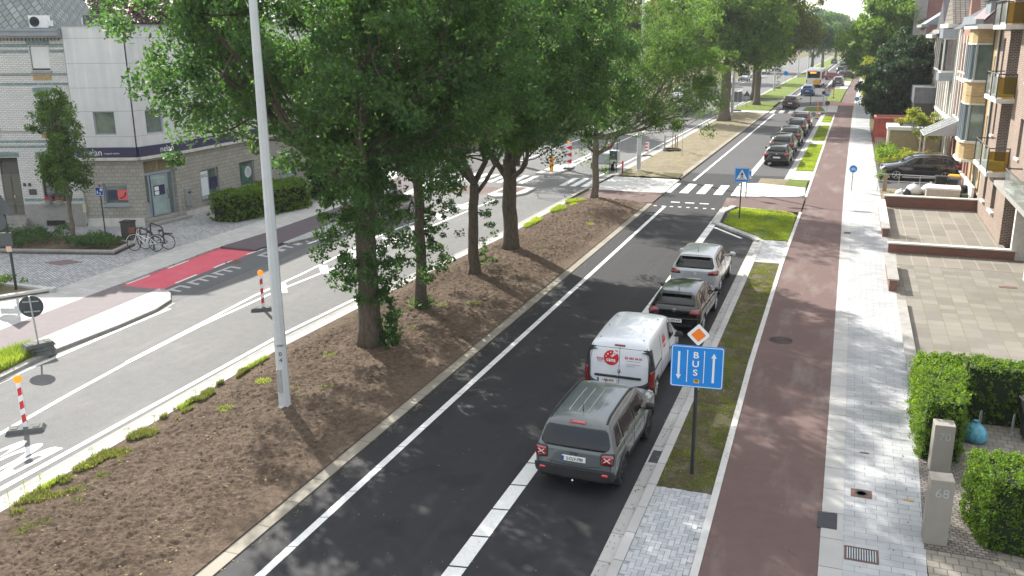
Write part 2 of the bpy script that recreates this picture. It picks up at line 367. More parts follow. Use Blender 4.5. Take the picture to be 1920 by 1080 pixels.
# ================================================================ GROUND
def interp(pl,Y):
    if Y<=pl[0][0]: return pl[0][1]
    for (a,xa),(b,xb) in zip(pl,pl[1:]):
        if Y<=b: return xa+(xb-xa)*(Y-a)/(b-a)
    return pl[-1][1]
def bend(Y,k=1.0): return 0 if Y<57 else k*(.016*(min(Y,112)-57)+.02*max(0,Y-112))
def line(x,k=1.0,Y0=-20,Y1=520): return [(y,x+bend(y,k)) for y in [Y0,57,75,95,112,150,200,300,Y1] if Y0<=y<=Y1] 
def strip(name,A,B,Y0,Y1,z,mat,step=6.0,kind='structure',z0=None,parent=None,obj=None):
    """A,B polylines [(Y,X)]: left and right edge. z0 -> closed slab with side faces"""
    ys=sorted(set([Y0,Y1]+[y for y,_ in A+B if Y0<y<Y1]+[Y0+i*step for i in range(1,int((Y1-Y0)/step)+1) if Y0+i*step<Y1]))
    b=obj or MB()
    for ya,yb in zip(ys,ys[1:]):
        p=[(interp(A,ya),ya),(interp(B,ya),ya),(interp(B,yb),yb),(interp(A,yb),yb)]
        b.poly([(x,y,z) for x,y in p])
        if z0 is not None:
            for i,j in ((0,3),(2,1)):
                b.poly([(*p[i],z0),(*p[i],z),(*p[j],z),(*p[j],z0)])
    if z0 is not None:
        for yy in (Y0,Y1):
            b.poly([(interp(A,yy),yy,z0),(interp(B,yy),yy,z0),(interp(B,yy),yy,z),(interp(A,yy),yy,z)])
    if obj is not None: return b
    o=b.build(name,mat,parent)
    if kind: o['kind']=kind
    return o
def flat(name,pts,z,mat,z0=None,kind='structure'):
    b=MB()
    if z0 is None: b.poly([(x,y,z) for x,y in pts])
    else: b.prism(pts,z0,z)
    o=b.build(name,mat)
    if kind: o['kind']=kind
    return o
def paint(b,pts,z):  # closed polygon on the ground into a builder
    b.poly([(x,y,z) for x,y in pts]); return b
Gr=MB(); Gr.poly([(-900,-200,-.06),(900,-200,-.06),(900,1500,-.06),(-900,1500,-.06)]); Gr.build('ground',M_soilg)['kind']='structure'
# right carriageway (bus lane + parking bay): asphalt
strip('road',line(-9.75),line(-3.5,.8),-20,420,0,M_asn)
# far part of the carriageway is greyer, older looking
strip('road',[(62,-9.75+bend(62)),*line(-9.75,Y0=62)],line(-3.5,.8),62.0,420,.004,M_asm)
# opposite carriageway
LXr=[(-20,-15.3),(12,-15.45),(22,-15.8),(31,-15.45),(39,-14.85),(50,-14.65),(57,-14.5),(75,-14.1),(100,-13.7),(150,-12.6),(420,-7)]
strip('road',[(-20,-24.2),(23.5,-24.2),(25,-24.2),(60,-24.0),(100,-24.5),(420,-17)],LXr,-20,420,0.002,M_aso)
# side-street apron and far left surroundings
flat('road',[(-24.1,56),(-24.1,70),(-70,84),(-70,70)],.004,M_asm)
# white edge lines ------------------------------------------------
pb=MB(); z=.008
# bus lane line with joint gaps
def dashline(pb,x,wd,Y0,Y1,pitch,gap,z,k=1.0,skew=.06):
    y=Y0
    while y<Y1:
        ye=min(y+pitch-gap,Y1)
        pb.poly([(x+bend(y,k),y,z),(x+wd+bend(y,k),y+skew,z),(x+wd+bend(ye,k),ye+skew,z),(x+bend(ye,k),ye,z)]); y+=pitch
dashline(pb,-9.06,.17,-2,49.0,1.12,.022,z); dashline(pb,-9.02,.17,58.5,112,1.12,.03,.012); dashline(pb,-9.0,.17,121,400,3,.03,.012)
dashline(pb,-5.98,.33,-2,49.2,1.07,.045,z); dashline(pb,-5.98,.33,57.5,111,1.07,.03,.012,.9); dashline(pb,-5.9,.3,170,400,3,.03,.012,.95)
o=pb.build('lane_line',M_paint); o['kind']='structure'
# zebra + dotted bicycle crossing
pb=MB()
for x in (-10.0,-9.0,-8.0,-7.0,-6.0):
    pb.poly([(x,53.6,z),(x+.52,53.6,z),(x+.52,57.2,z),(x,57.2,z)])
for i in range(9):
    for yy in (48.9,):
        x=-9.6+i*.45; pb.poly([(x,yy,z),(x+.17,yy,z),(x+.17,yy+.22,z),(x,yy+.22,z)])
for x in (-8.9,-8.1,-7.3): pb.poly([(x,50.3,z),(x+.5,50.3,z),(x+.5,50.55,z),(x,50.55,z)])
for i in range(6): # far zebra
    x=-8.75+i*1.05; pb.poly([(x,113,.012),(x+.55,113,.012),(x+.55,117,.012),(x,117,.012)])
for i in range(13): # opposite road zebra
    x=-23.6+i*.7
    if -19.4<x<-17.2: continue
    pb.poly([(x,54.0,z),(x+.38,54.0,z),(x+.38,57.4,z),(x,57.4,z)])
pb.build('crossing_stripes',M_paint)['kind']='structure'
# opposite carriageway markings
pb=MB()
def gline(pb,pts,w,z=.009):
    pts=[Vector((*p,0)) for p in pts]
    for i in range(len(pts)-1):
        d=(pts[i+1]-pts[i]).normalized(); n=Vector((-d.y,d.x,0))*w/2
        pb.poly([(*(pts[i]-n).xy,z),(*(pts[i]+n).xy,z),(*(pts[i+1]+n).xy,z),(*(pts[i+1]-n).xy,z)])
gline(pb,[(-16.05,-5),(-16.0,12),(-16.15,19),(-16.25,23),(-16.0,29)],.15)          # edge line beside the verge
gline(pb,[(-18.35,5),(-18.35,14.4),(-18.75,17),(-19.05,19.5),(-19.3,23),(-19.35,27.5),(-19.0,33),(-18.9,40)],.13)
gline(pb,[(-19.1,19.5),(-19.75,26.5),(-19.85,30),(-20.3,37),(-20.1,42),(-19.6,47.5)],.13)
gline(pb,[(-18.9,40),(-18.6,48)],.13)
def stripe(pb,a,b,w,z=.0095): gline(pb,[a,b],w,z)
for yy,wd in ((27.4,.35),(30.4,.35),(33.2,.5),(36.2,.6),(39,.6),(42,.6),(45,.6)):
    xl=-19.7-.0*yy; stripe(pb,(-19.8,yy+1.0),(-19.0,yy-.1),wd)
gline(pb,[(-21.35,5),(-21.3,14),(-21.4,19),(-21.55,22),(-21.6,24.3)],.16)
gline(pb,[(-22.6,34.7),(-22.35,38),(-22.5,44)],.14)
# hatch and line beyond crossing
gline(pb,[(-15.2,58),(-14.8,75),(-14.3,100),(-13.2,150)],.14); gline(pb,[(-18.9,62),(-18.6,80),(-18.2,110),(-17,160)],.14)
gline(pb,[(-18.3,62),(-18.4,75)],.14)
for yy in (63,66,69,72): stripe(pb,(-18.8,yy+1),(-18.3,yy),.5)
gline(pb,[(-22.7,62),(-22.4,90),(-21.5,130),(-18,220)],.14)
pb.build('lane_line',M_paint)['kind']='structure'
# BUS lettering for oncoming traffic
Mx=Matrix.Translation((-16.95,13.15,.010))@Matrix.Rotation(PI,4,'Z')
o=lettering('BUS',1.0,Mx,M_paint,None,'road_lettering',sx=.80,sy=4.0,bold=.015); o['kind']='structure'
# comb marks along the red patch
pb=MB()
def comb(x,y0,n,flip=1):
    pb.poly([(x,y0,z),(x+.14,y0,z),(x+.14,y0+n*.55+.15,z),(x,y0+n*.55+.15,z)])
    for i in range(n+1):
        yy=y0+i*.55; pb.poly([(x+.14,yy,z),(x+.62*flip,yy-.1,z),(x+.62*flip,yy+.07,z),(x+.14,yy+.17,z)])
for y0 in (25.7,27.3,28.8): comb(-23.35,y0,2)
for y0 in (32.0,33.3,34.6): comb(-23.45,y0,2)
o=pb.build('comb_markings',plain('worn_paint',(.42,.42,.41),.8,var=.2,scale=9)); o['kind']='structure'
# verge kerbs --------------------------------------------------
strip('kerb',line(-10.06),line(-9.75),-20,49.5,.024,M_kerbd,z0=-.05); strip('kerb',line(-10.15),line(-9.85),59,112,.07,M_kerbd,z0=-.05)
strip('kerb',line(-10.1),line(-9.85),121,400,.1,M_kerbx,z0=-.05)
LXk=[(y,x+.32) for y,x in LXr]
strip('kerb',LXr,LXk,-20,48.6,.05,M_kerb,z0=-.05); strip('kerb',LXr,LXk,59,112,.05,M_kerb,z0=-.05); strip('kerb',LXr,LXk,122,400,.05,M_kerb,z0=-.05)
# gutter beside opposite road
strip('gutter',[(y,x-.28) for y,x in LXr],LXr,-20,400,.006,M_kerbx)
# parking kerb (right)
strip('gutter',line(-3.52,.8),line(-3.24,.8),-20,41.6,.010,M_kerb); strip('kerb',line(-3.24,.8),line(-3.06,.8),-20,41.6,.10,M_kerb,z0=-.05)
strip('gutter',line(-3.52,.8),line(-3.24,.8),60.5,112,.012,M_kerb); strip('kerb',line(-3.24,.8),line(-3.06,.8),60.5,112,.10,M_kerb,z0=-.05)
# diagonal kerb at the end of the bay
K=[(-3.24,41.6),(-3.5,42.0),(-5.75,44.9),(-5.75,47.9),(-5.35,49.6)]
def ribbon(name,pts,w,z,mat,z0,inner=1):
    b=MB(); P=[Vector((*p,0)) for p in pts]; N=[]
    for i,p in enumerate(P):
        d=(P[min(i+1,len(P)-1)]-P[max(i-1,0)]).normalized(); N.append(Vector((-d.y,d.x,0))*w*inner)
    for i in range(len(P)-1):
        q=[P[i],P[i]+N[i],P[i+1]+N[i+1],P[i+1]]
        b.prism([(v.x,v.y) for v in q],z0,z)
    o=b.build(name,mat); o['kind']='structure'; return o
ribbon('kerb',[(-3.1,41.6),(-3.4,42.2),(-5.5,45.0),(-5.6,48.0),(-5.2,49.8)],.32,.1,M_kerb,-.05)
flat('kerb',[(-5.95,44.7),(-5.6,44.95),(-5.6,49.8),(-5.95,49.8)],.016,M_kerbx)
stripe_b=MB(); gline(stripe_b,[(-5.6,44.1),(-4.1,42.0)],.16,.012); stripe_b.build('lane_line',M_paint)['kind']='structure'
# cycle path ---------------------------------------------------
CL=[(-20,-1.72),(14,-1.74),(25,-1.9),(37,-1.92),(48,-1.8),(71,-1.62),(111,-1.3),(150,-.6),(220,1.0),(400,4.6)]
CR=[(-20,.2),(57,.2),(72,.28),(115,.56),(150,1.0),(210,1.9),(400,6.5)]
ZC=.085
strip('cycle_path',CL,CR,-20,400,ZC,M_cyc,z0=-.05)
strip('kerb',[(y,x-.14) for y,x in CL],CL,-20,49.0,.105,M_conc,z0=-.05); strip('kerb',[(y,x-.14) for y,x in CL],CL,53.8,111.5,.105,M_conc,z0=-.05)
# pavement with concrete edge band
strip('kerb',CR,[(y,x+.4) for y,x in CR],-20,400,.098,M_kerb,z0=-.05)
PR=[(-20,1.9),(15.4,1.98),(19,2.1),(26,2.2),(400,2.2)]
PR2=[(y,x+(0 if y<100 else .018*(y-100))) for y,x in [(-20,1.9),(15.4,1.98),(19,2.1),(26,2.2),(60,2.2),(100,2.2),(200,2.4),(400,5)]]
strip('pavement',[(y,x+.4) for y,x in CR],PR2,-20,400,.092,M_pavR,z0=-.05)
# strip between parking kerb and cycle path
def patch(name,Y0,Y1,z,mat,xl=None):
    A=line(xl if xl is not None else -3.06,.8); B=[(y,x-.14) for y,x in CL]
    return strip(name,A,B,Y0,Y1,z,mat,z0=-.05)
G1=(17.0,37.3)
patch('pavement',-20,17.0,.070,M_pavR); patch('grass_strip',17.0,37.3,.078,M_soilg); patch('pavement',37.3,41.6,.088,M_pavR)
# herringbone blocks laid in the near strip
hb=MB(); rnd=random.Random(3)
def hbx(x0,y0,x1,y1):
    e=.004
    if x0<-3.05 or x1>-1.88 or y1>17.0 : return
    zz=.088+rnd.uniform(-.0015,.0015); hb.box(x0+e,y0+e,.06,x1-e,y1-e,zz)
Wb=.105; Lb=.21
# classic herringbone lattice: pairs repeated along two step vectors
for a in range(-60,60):
    for b_ in range(-40,60):
        ox=-3.05+(a*Wb)+(b_*2*Wb); oy=9.0+(a*Wb)-(b_*2*Wb)
        if oy<8.5 or oy>17.2 or ox<-3.6 or ox>-1.6: continue
        hbx(ox,oy,ox+Lb,oy+Wb); hbx(ox,oy+Wb,ox+Wb,oy+Wb+Lb)
M_hb=leafmat('herringbone_blocks',(.33,.345,.36),(.47,.48,.49),0,(1,1,1),.8,vary=False)
hb.build('pavement',M_hb)['kind']='structure'
# grass wedge with pedestrian sign
gp=[(-3.2,42.0),(-5.3,45.0),(-5.35,48.2),(-4.9,49.3),(-2.6,48.9),(-2.02,48.1),(-2.02,41.7),(-3.0,41.6)]
flat('lawn',gp,.085,M_lawn,z0=-.05)
ribbon('kerb',[(-2.02,48.0),(-2.25,48.6),(-2.7,49.0),(-5.0,49.5)],.12,.1,M_conc,-.05)
# brown path crossing the strip, and the pale refuge slab
flat('cycle_path',[(-5.7,49.6),(-1.86,49.0),(-1.86,53.5),(-5.4,52.6)],.0835,M_cyc,z0=-.05)
flat('cycle_path',[(-6.0,49.9),(-5.68,49.9),(-5.4,52.6),(-6.1,52.8)],.012,M_cyc)
flat('pavement',[(-5.6,52.9),(-5.75,57.8),(-4.9,58.2),(-2.0,57.2),(-1.9,54.6),(-2.2,53.9),(-3.0,53.5)],.095,M_conc,z0=-.05)
flat('soil_bed',[(-4.9,58.2),(-4.9,60.3),(-3.06,60.3),(-2.02,57.2+3),(-1.97,57.2)],.09,M_soilf,z0=-.05)
flat('lawn',[(-3.3,58.0),(-3.1,60.4),(-2.0,60.3),(-1.98,57.3)],.097,M_lawn)
patch('pavement',60.4,64.3,.09,M_conc)
patch('lawn',64.3,80.6,.09,M_lawn); patch('pavement',80.6,83.4,.095,M_conc); patch('lawn',83.4,97.5,.09,M_lawn)
patch('pavement',97.5,101.2,.095,M_conc); patch('lawn',101.2,108.5,.09,M_lawn)
patch('cycle_path',108.5,115,.092,M_cyc)
flat('lawn',[(-5.2,115.5),(-4.9,122),(-3.2,124),(-2.5,116)],.1,M_lawn,z0=-.05)
flat('pavement',[(-6.0,115),(-6.0,122),(-2.2,126),(-1.2,126),(-1.2,115)],.08,M_conc,z0=-.05)
strip('red_crossing',[(100,-4),(200,-1)],CR,126,132,ZC+.012,plain('faded_red_paint',(.48,.25,.23),.8,var=.15))
patch('lawn',132,165,.095,M_lawn,-4.0); patch('pavement',165,190,.09,M_conc,-4.0)
patch('lawn',190,222,.095,M_lawn,-3.0); patch('pavement',222,226,.1,M_conc); patch('lawn',226,330,.095,M_lawn)
# verge (central reservation) between the carriageways ----------
def soilmesh(name,A,B,Y0,Y1,nx,step,z,amp,mat,seed,hump=.12,ends=(0,0)):
    ny=int((Y1-Y0)/step); v=[];f=[]
    for j in range(ny+1):
        y=Y0+(Y1-Y0)*j/ny; xa,xb=interp(A,y),interp(B,y)
        for i in range(nx+1):
            t=i/nx; x=xa+(xb-xa)*t; e=min(t,1-t)*2; e=min(1,e*3.5)
            ey=min(1,(y-Y0)/1.0+.0,(Y1-y)/1.0) if ends==(1,1) else 1
            q=Vector((x*1.3,y*1.3,seed)); 
            h=hump*math.sin(PI*t)+e*amp*(noise.noise(q)*.9+noise.noise(q*3.3)*.6+noise.noise(q*5.6)*.55+abs(noise.noise(q*9.5))*1.0+noise.noise(q*17)*.35)
            v.append((x,y,z+max(-.02,h)*max(.0,min(1,e+.1))*ey))
    for j in range(ny):
        for i in range(nx):
            a=j*(nx+1)+i; f.append((a,a+1,a+nx+2,a+nx+1))
    b=MB(); b.v=v;b.f=f; o=b.build(name,mat,smooth=True,auto=False); o['kind']='structure'; return o
VA=[(y,x) for y,x in LXk]; VB=line(-10.05)
soilmesh('soil',VA,VB,4,49.4,110,.045,.05,.06,M_soil,3.1)
flat('soil',[(-16,-20),(-10.1,-20),(-10.1,4.05),(-15.0,4.05)],.06,M_soil)
flat('cycle_path',[(-14.3,49.3),(-9.8,49.6),(-9.8,53.0),(-14.2,53.0)],.05,M_cyc,z0=-.05)
flat('pavement',[(-14.4,53.0),(-9.8,53.0),(-9.8,58.4),(-14.1,58.6)],.055,M_conc,z0=-.05)
soilmesh('soil',VA,VB,58.5,112,24,.35,.06,.06,M_soilf,7.7,.06)
flat('lawn',[(-13.9,58.6),(-9.9,58.5),(-9.95,60.6),(-13.7,60.9)],.13,M_soilg)
flat('pavement',[(-13.6,111.8),(-8.9,111.8),(-8.8,115),(-13.5,115)],.09,M_conc,z0=-.05)
strip('lawn',[(115,-13.2),(120,-13.3),(131,-12.6)],[(115,-8.9),(131,-8.6)],115,131,.1,M_lawn,z0=-.05)
flat('road',[(-14,131),(-8.4,131),(-8.2,137),(-14,137)],.012,M_asm)
strip('lawn',[(y,x+.32) for y,x in LXr],line(-10.1),137,205,.12,M_lawn,z0=-.05)
flat('road',[(-12,205),(-6.9,205),(-6.7,213),(-12,213)],.012,M_asm)
strip('lawn',[(y,x+.32) for y,x in LXr],line(-10.1),213,400,.12,M_lawn,z0=-.05)
# refuge islands in the opposite road
for pts,mt in (([(-19.45,49.0),(-19.4,52.4),(-17.5,52.2),(-17.5,50.2),(-18.0,49.0),(-18.8,48.5)],M_conc),([(-19.5,58.0),(-19.3,62.4),(-18.0,62.3),(-17.8,60.6),(-18.3,58.0)],M_conc)):
    flat('traffic_island',pts,.12,mt,z0=-.02)
flat('cycle_path',[(-23.6,49.5),(-19.5,49.5),(-19.5,52.2),(-23.6,52.2)],.010,M_cyc); flat('cycle_path',[(-19.2,49.7),(-18.0,49.9),(-18.0,52),(-19.2,52)],.124,M_cyc)
# ---- left side: light paved quay, cycle track, plaza
ZL=.10
kl=[(-21.3,5),(-21.3,14),(-21.45,17.2),(-21.85,19.5),(-21.8,22),(-21.9,23.8),(-22.2,24.9),(-22.8,25.6),(-23.4,25.95)]
isl=[p for p in kl]+[(-23.55,26.1),(-23.0,19.4),(-22.6,12),(-22.6,5)]
flat('pavement',isl,ZL,M_pavL,z0=-.05); ribbon('kerb',kl,.13,ZL+.012,M_kerbx,-.05,inner=-1)
ribbon('gutter',[(x+.02,y) for x,y in kl[:7]],.3,.008,M_kerbx,-.02,inner=-1)
flat('lawn',[(-22.7,12),(-22.95,17.5),(-22.75,19.0),(-21.95,19.2),(-21.55,17.1),(-21.45,12)],ZL+.016,M_lawn)
# cycle track, near (grey), red patch, far (brown)
BL=[(5,-24.6),(20.3,-24.95),(25.8,-25.4),(32.2,-25.8),(35.8,-25.6),(43,-25.75),(48.3,-26.6),(56,-28.2)]
BR=[(5,-22.55),(19.4,-22.98),(26.1,-23.55),(33.1,-23.95),(33.7,-23.6),(39.8,-23.85),(48,-24.4),(56,-25.6)]
strip('cycle_path',BL,BR,5,25.95,ZL+.003,M_cyl,z0=-.05)
strip('red_crossing',BL,BR,25.95,32.6,.012,M_redp)
strip('road',[(25,-25.6),(36,-26.0)],[(25,-22.0),(36,-22.3)],25.0,35.5,.006,M_asd)
strip('cycle_path',BL,BR,32.6,56,ZL+.003,M_cyld,z0=-.05)
pb=MB()
for y0 in (26.4,28.9): gline(pb,[(interp(BL,y0)+.05,y0),(interp(BL,y0+1.35)+.05,y0+1.35)],.12,.018)
for y0 in (27.1,29.6,32.0): gline(pb,[(interp(BR,y0)-.07,y0),(interp(BR,y0+1.35)-.07,y0+1.35)],.12,.018)
pb.build('lane_line',M_paint)['kind']='structure'
strip('pavement',[(y,x+.02) for y,x in BR],[(34.2,-23.3),(37,-22.65),(40,-22.9),(46,-23.6),(56,-24.6)],34.2,56,ZL,M_pavR,z0=-.05)
ribbon('kerb',[(-23.4,34.3),(-22.65,37),(-22.8,40),(-23.5,46),(-24.5,56)],.14,ZL+.01,M_kerbx,-.05,inner=-1)
# paler walkway and cobbled plaza in front of the corner building
strip('pavement',[(5,-26.6),(20,-26.9),(25.8,-27.2),(32,-27.6),(36,-27.5),(43,-27.6),(48,-28.6),(56,-30.4)],BL,5,56,ZL-.002,M_pavL,z0=-.05)
flat('plaza',[(-60,5),(-26.6,5),(-26.9,20),(-27.2,25.8),(-27.6,32),(-27.5,36),(-27.6,43),(-28.6,48),(-30.4,56),(-36,56),(-33,36.5),(-60,26)],ZL-.004,M_cob,z0=-.05)
flat('pavement',[(-60,14),(-29.0,22.9),(-27.0,25.0),(-26.7,12),(-26.5,5),(-60,5)],ZL+.002,M_pavL)
flat('plaza',[(-60,26),(-30,38),(-30,58),(-60,58)],ZL-.012,M_cob)
# right front gardens --------------------------------------------
ZG=.10
def yard(name,x0,x1,Y0,Y1,mat,z=ZG): return flat(name,[(x0,Y0),(x1,Y0),(x1,Y1),(x0,Y1)],z,mat,z0=-.05)
yard('driveway',2.0,14,-20,17.6,M_oldpv,.088); yard('driveway',2.12,14,17.6,20.6,M_cobr,.083); yard('driveway',2.2,14,20.6,23.4,M_oldpv,.086)
flat('driveway',[(1.98,16.2),(3.2,16.2),(3.2,20.3),(2.12,20.3)],.097,M_cobr)
yard('terrace',2.2,14,23.4,38.6,M_tile); yard('terrace',2.2,14,38.6,41.0,M_tile2,.105)
yard('terrace',2.2,6.9,41.2,51.9,M_tile2,.11); yard('yard',2.2,6.9,52.1,58.4,M_soilf,.10); yard('driveway',2.2,6.9,58.4,70,M_asm,.10)
yard('yard',2.2,6.9,70,130,M_soilg,.09)
# grass and weeds -------------------------------------------------
def blades(name,poly_fn,n,h,mat,seed,wd=.012,lean=.5,kind='stuff',z=.09,clump=None):
    """n grass blades as single slim triangles"""
    r=np.random.default_rng(seed); P=poly_fn(r,n); n=len(P)
    hh=h*(.4+.9*r.random(n)); a=r.random(n)*2*np.pi; l=lean*hh*r.random(n); b=r.random(n)*2*np.pi
    wv=wd*(.6+.8*r.random(n)); V=np.zeros((n,3,3),np.float32)
    V[:,0]=P; V[:,1]=P; V[:,2]=P
    V[:,0,0]-=np.cos(a)*wv; V[:,0,1]-=np.sin(a)*wv; V[:,1,0]+=np.cos(a)*wv; V[:,1,1]+=np.sin(a)*wv
    V[:,2,0]+=np.cos(b)*l; V[:,2,1]+=np.sin(b)*l; V[:,2,2]+=hh
    me=bpy.data.meshes.new(name); me.vertices.add(3*n); me.loops.add(3*n); me.polygons.add(n)
    me.vertices.foreach_set('co',V.ravel()); me.loops.foreach_set('vertex_index',np.arange(3*n,dtype=np.int32))
    me.polygons.foreach_set('loop_start',np.arange(0,3*n,3,dtype=np.int32)); me.update(calc_edges=True); me.materials.append(mat)
    o=bpy.data.objects.new(name,me); COL.objects.link(o)
    if kind: o['kind']=kind
    return o
def noisefield(P,sc,seed):
    return np.array([noise.noise(Vector((p[0]*sc,p[1]*sc,seed))) for p in P])
def strip_pts(A,B,Y0,Y1,z,thr=None,sc=.9,seed=1,zj=0):
    def fn(r,n):
        y=Y0+(Y1-Y0)*r.random(n); t=r.random(n)
        xa=np.interp(y,[p[0] for p in A],[p[1] for p in A]); xb=np.interp(y,[p[0] for p in B],[p[1] for p in B])
        P=np.stack([xa+(xb-xa)*t,y,np.full(n,z)],1)
        if thr is not None: P=P[noisefield(P,sc,seed)>thr]
        return P
    return fn
CLm=[(y,x-.16) for y,x in CL]; KA=line(-3.05,.8)
blades('grass',strip_pts(KA,CLm,17.1,37.2,.078,.10,1.7,2),38000,.045,M_grd,1,.008)
def gpoly(pts,z,thr=None,sc=1,seed=0):
    xs=[p[0] for p in pts]; ys=[p[1] for p in pts]; n_=len(pts)
    def fn(r,n):
        x=min(xs)+(max(xs)-min(xs))*r.random(n); y=min(ys)+(max(ys)-min(ys))*r.random(n); ins=np.zeros(n,bool)
        for i in range(n_):
            (x1,y1),(x2,y2)=pts[i],pts[(i+1)%n_]
            c=((y1>y)!=(y2>y))&(x<(x2-x1)*(y-y1)/((y2-y1) or 1e-9)+x1); ins^=c
        P=np.stack([x,y,np.full(n,z)],1)[ins]
        if thr is not None: P=P[noisefield(P,sc,seed)>thr]
        return P
    return fn
blades('grass',gpoly(gp,.085,-.25,.8,4),42000,.07,M_grass,2,.012)
blades('grass',strip_pts(KA,CLm,64.4,80.5,.09),22000,.07,M_grass,3,.02); blades('grass',strip_pts(KA,CLm,83.5,97.4,.09),16000,.07,M_grass,4,.025)
blades('grass',strip_pts(KA,CLm,101.3,108.4,.09),7000,.07,M_grass,5,.03)
blades('grass',gpoly([(-22.7,12),(-22.95,17.5),(-22.75,19.3),(-21.95,19.5),(-21.6,17.1),(-21.5,12)],.11),30000,.26,M_grass,6,.012,.7)
# weeds along the left edge of the soil
WB=[(4,-13.6),(11.5,-13.6),(13.2,-14.0),(14.8,-14.6),(17.5,-14.9),(20,-15.2),(26,-15.1),(36,-14.7),(40,-14.1),(44,-14.0),(49.3,-13.3)]
WA=[(y,x+.02) for y,x in LXk]
blades('weeds',strip_pts(WA,WB,5,20.6,.07,.07,1.9,5),60000,.10,M_grassy,7,.013,.8)
blades('weeds',strip_pts(WA,[(y,x+.15) for y,x in WA],5,22,.07,.16,1.2,6),9000,.10,M_grass,8,.011,.8)
blades('weeds',strip_pts(WA,WB,40,49.3,.08,.05,.9,7),14000,.16,M_grass,9,.016,.7)
def scat(pts,rad,per):
    def fn(r,n):
        c=np.array(pts)[r.integers(0,len(pts),n)]; a=r.random(n)*2*np.pi; d=rad*np.sqrt(r.random(n))
        return np.stack([c[:,0]+np.cos(a)*d,c[:,1]+np.sin(a)*d,np.full(n,.14)],1)
    return fn
rr=random.Random(5)
blades('weeds',scat([(-12.6,18.4),(-13.0,18.9),(-12.3,19.3),(-14.2,19.2),(-13.6,21.6),(-12.4,24.6),(-12.6,27.3),(-11.6,27.8),(-12.4,37.2),(-11.9,36.0),(-13.6,33.0),(-11.4,42.3),(-12.0,44.8),(-14.0,17.3)],.22,0),1500,.08,M_grass,10,.012,.9)
# taller weed stalks
tw=MB(); r_=random.Random(8)
for y in [11.8,12.2,12.6,13.6,14.0,15.2,15.9,17.5,18.3]:
    x=interp(LXk,y)+r_.uniform(.05,.35); h=r_.uniform(.18,.42)
    tw.tube([(x,y,.07),(x+.02,y,.07+h/2),(x-.01,y+.02,.07+h)],.006,4)
    for k in range(int(h*45)):
        zz=.09+h*r_.random(); a=r_.uniform(0,6.28); l=.06*(1.2-zz); 
        tw.poly([(x,y,zz),(x+l*math.cos(a)-.012,y+l*math.sin(a),zz+.03),(x+1.6*l*math.cos(a),y+1.6*l*math.sin(a),zz+.02),(x+l*math.cos(a)+.012,y+l*math.sin(a)+.01,zz+.02)])
tw.build('weed_stalks',M_grass)['kind']='stuff'
# clods and pebbles lying on the soil
cl=MB(); r_=random.Random(12)
for k in range(5200):
    y=5+r_.random()**.8*40; t=r_.uniform(.06,.94); xa,xb=interp(VA,y),interp(VB,y); x=xa+(xb-xa)*t; s=r_.choice([.010,.012,.016,.02,.034])*r_.uniform(.6,1.3)
    z0=.10+.12*math.sin(PI*t)
    p=[(r_.uniform(-.5,.5)*s*.3,r_.uniform(-.5,.5)*s*.3) for _ in range(6)]
    i=cl._a([(x+s,y,z0),(x,y+s*.8,z0+.2*s),(x-s*.9,y,z0),(x,y-s,z0),(x+p[0][0],y+p[0][1],z0+s*.8),(x,y,z0-s*.6)])
    for q in ((0,1,4),(1,2,4),(2,3,4),(3,0,4),(1,0,5),(2,1,5),(3,2,5),(0,3,5)): cl.f.append(tuple(i+a for a in q))
cl.build('soil_clods',plain('clod_soil',(.17,.125,.09),.95,var=.4,scale=4))['kind']='stuff'
# drain grates and covers (each set in the surface)
def grate(name,label,x,y,w,l,z,n,rot=0,cat='drain grate',mat=None,frame=None,diag=0,along='x'):
    t=thing(name,label,cat,(x,y,z),rot)
    b=MB(); b.box(-w/2,-l/2,-.01,w/2,l/2,.002); b.build('base',M_blk,t)
    b=MB(); 
    for i in range(n):
        if along=='x':
            yy=-l/2+(i+.5)*l/n; b.poly([(-w/2+.02,yy-l/n*.22-diag,.006),(w/2-.02,yy-l/n*.22+diag,.006),(w/2-.02,yy+l/n*.22+diag,.006),(-w/2+.02,yy+l/n*.22-diag,.006)])
        else:
            xx=-w/2+(i+.5)*w/n; b.box(xx-w/n*.22,-l/2+.02,.003,xx+w/n*.22,l/2-.02,.008)
    b.build('bars',mat or M_galv,t)
    if frame:
        b=MB(); e=.03
        b.box(-w/2-e,-l/2-e,-.01,w/2+e,-l/2,.006);b.box(-w/2-e,l/2,-.01,w/2+e,l/2+e,.006);b.box(-w/2-e,-l/2,-.01,-w/2,l/2,.006);b.box(w/2,-l/2,-.01,w/2+e,l/2,.006)
        b.build('frame',frame,t)
    return t
M_rusty=plain('rusty_iron',(.16,.09,.07),.8,.3,.3,12)
x,y=G(1549,975,.1); grate('drain_grate','square gutter grate with slanted bars beside the red cycle path',x+.02,y,.36,.62,.101,9,0,diag=.05,mat=M_dkmet)
x,y=G(1615,1040,.1); grate('drain_grate','grey barred cover with a rusty frame in the pavement blocks, nearest the camera',x,y,.52,.42,.096,12,0,'access cover',frame=M_rusty,along='y')
x,y=G(1615,925,.1)
t=thing('access_cover','small square iron cover in the grey pavement blocks beside the gatepost 70',"access cover",(x,y,.096))
b=MB(); b.box(-.2,-.17,-.01,.2,.17,.004); b.build('plate',M_rusty,t); b=MB(); b.lathe([(.13,.004),(.13,.008),(.09,.008),(.09,.004)]); b.build('lid',M_dkmet,t)
x,y=G(1621,849,.1); tag(flat('marker_plate',[(x-.09,y-.035),(x+.09,y-.035),(x+.09,y+.035),(x-.09,y+.035)],.098,M_rusty,z0=.09,kind=None),'tiny rusty plate in the middle of the pavement blocks','plate')
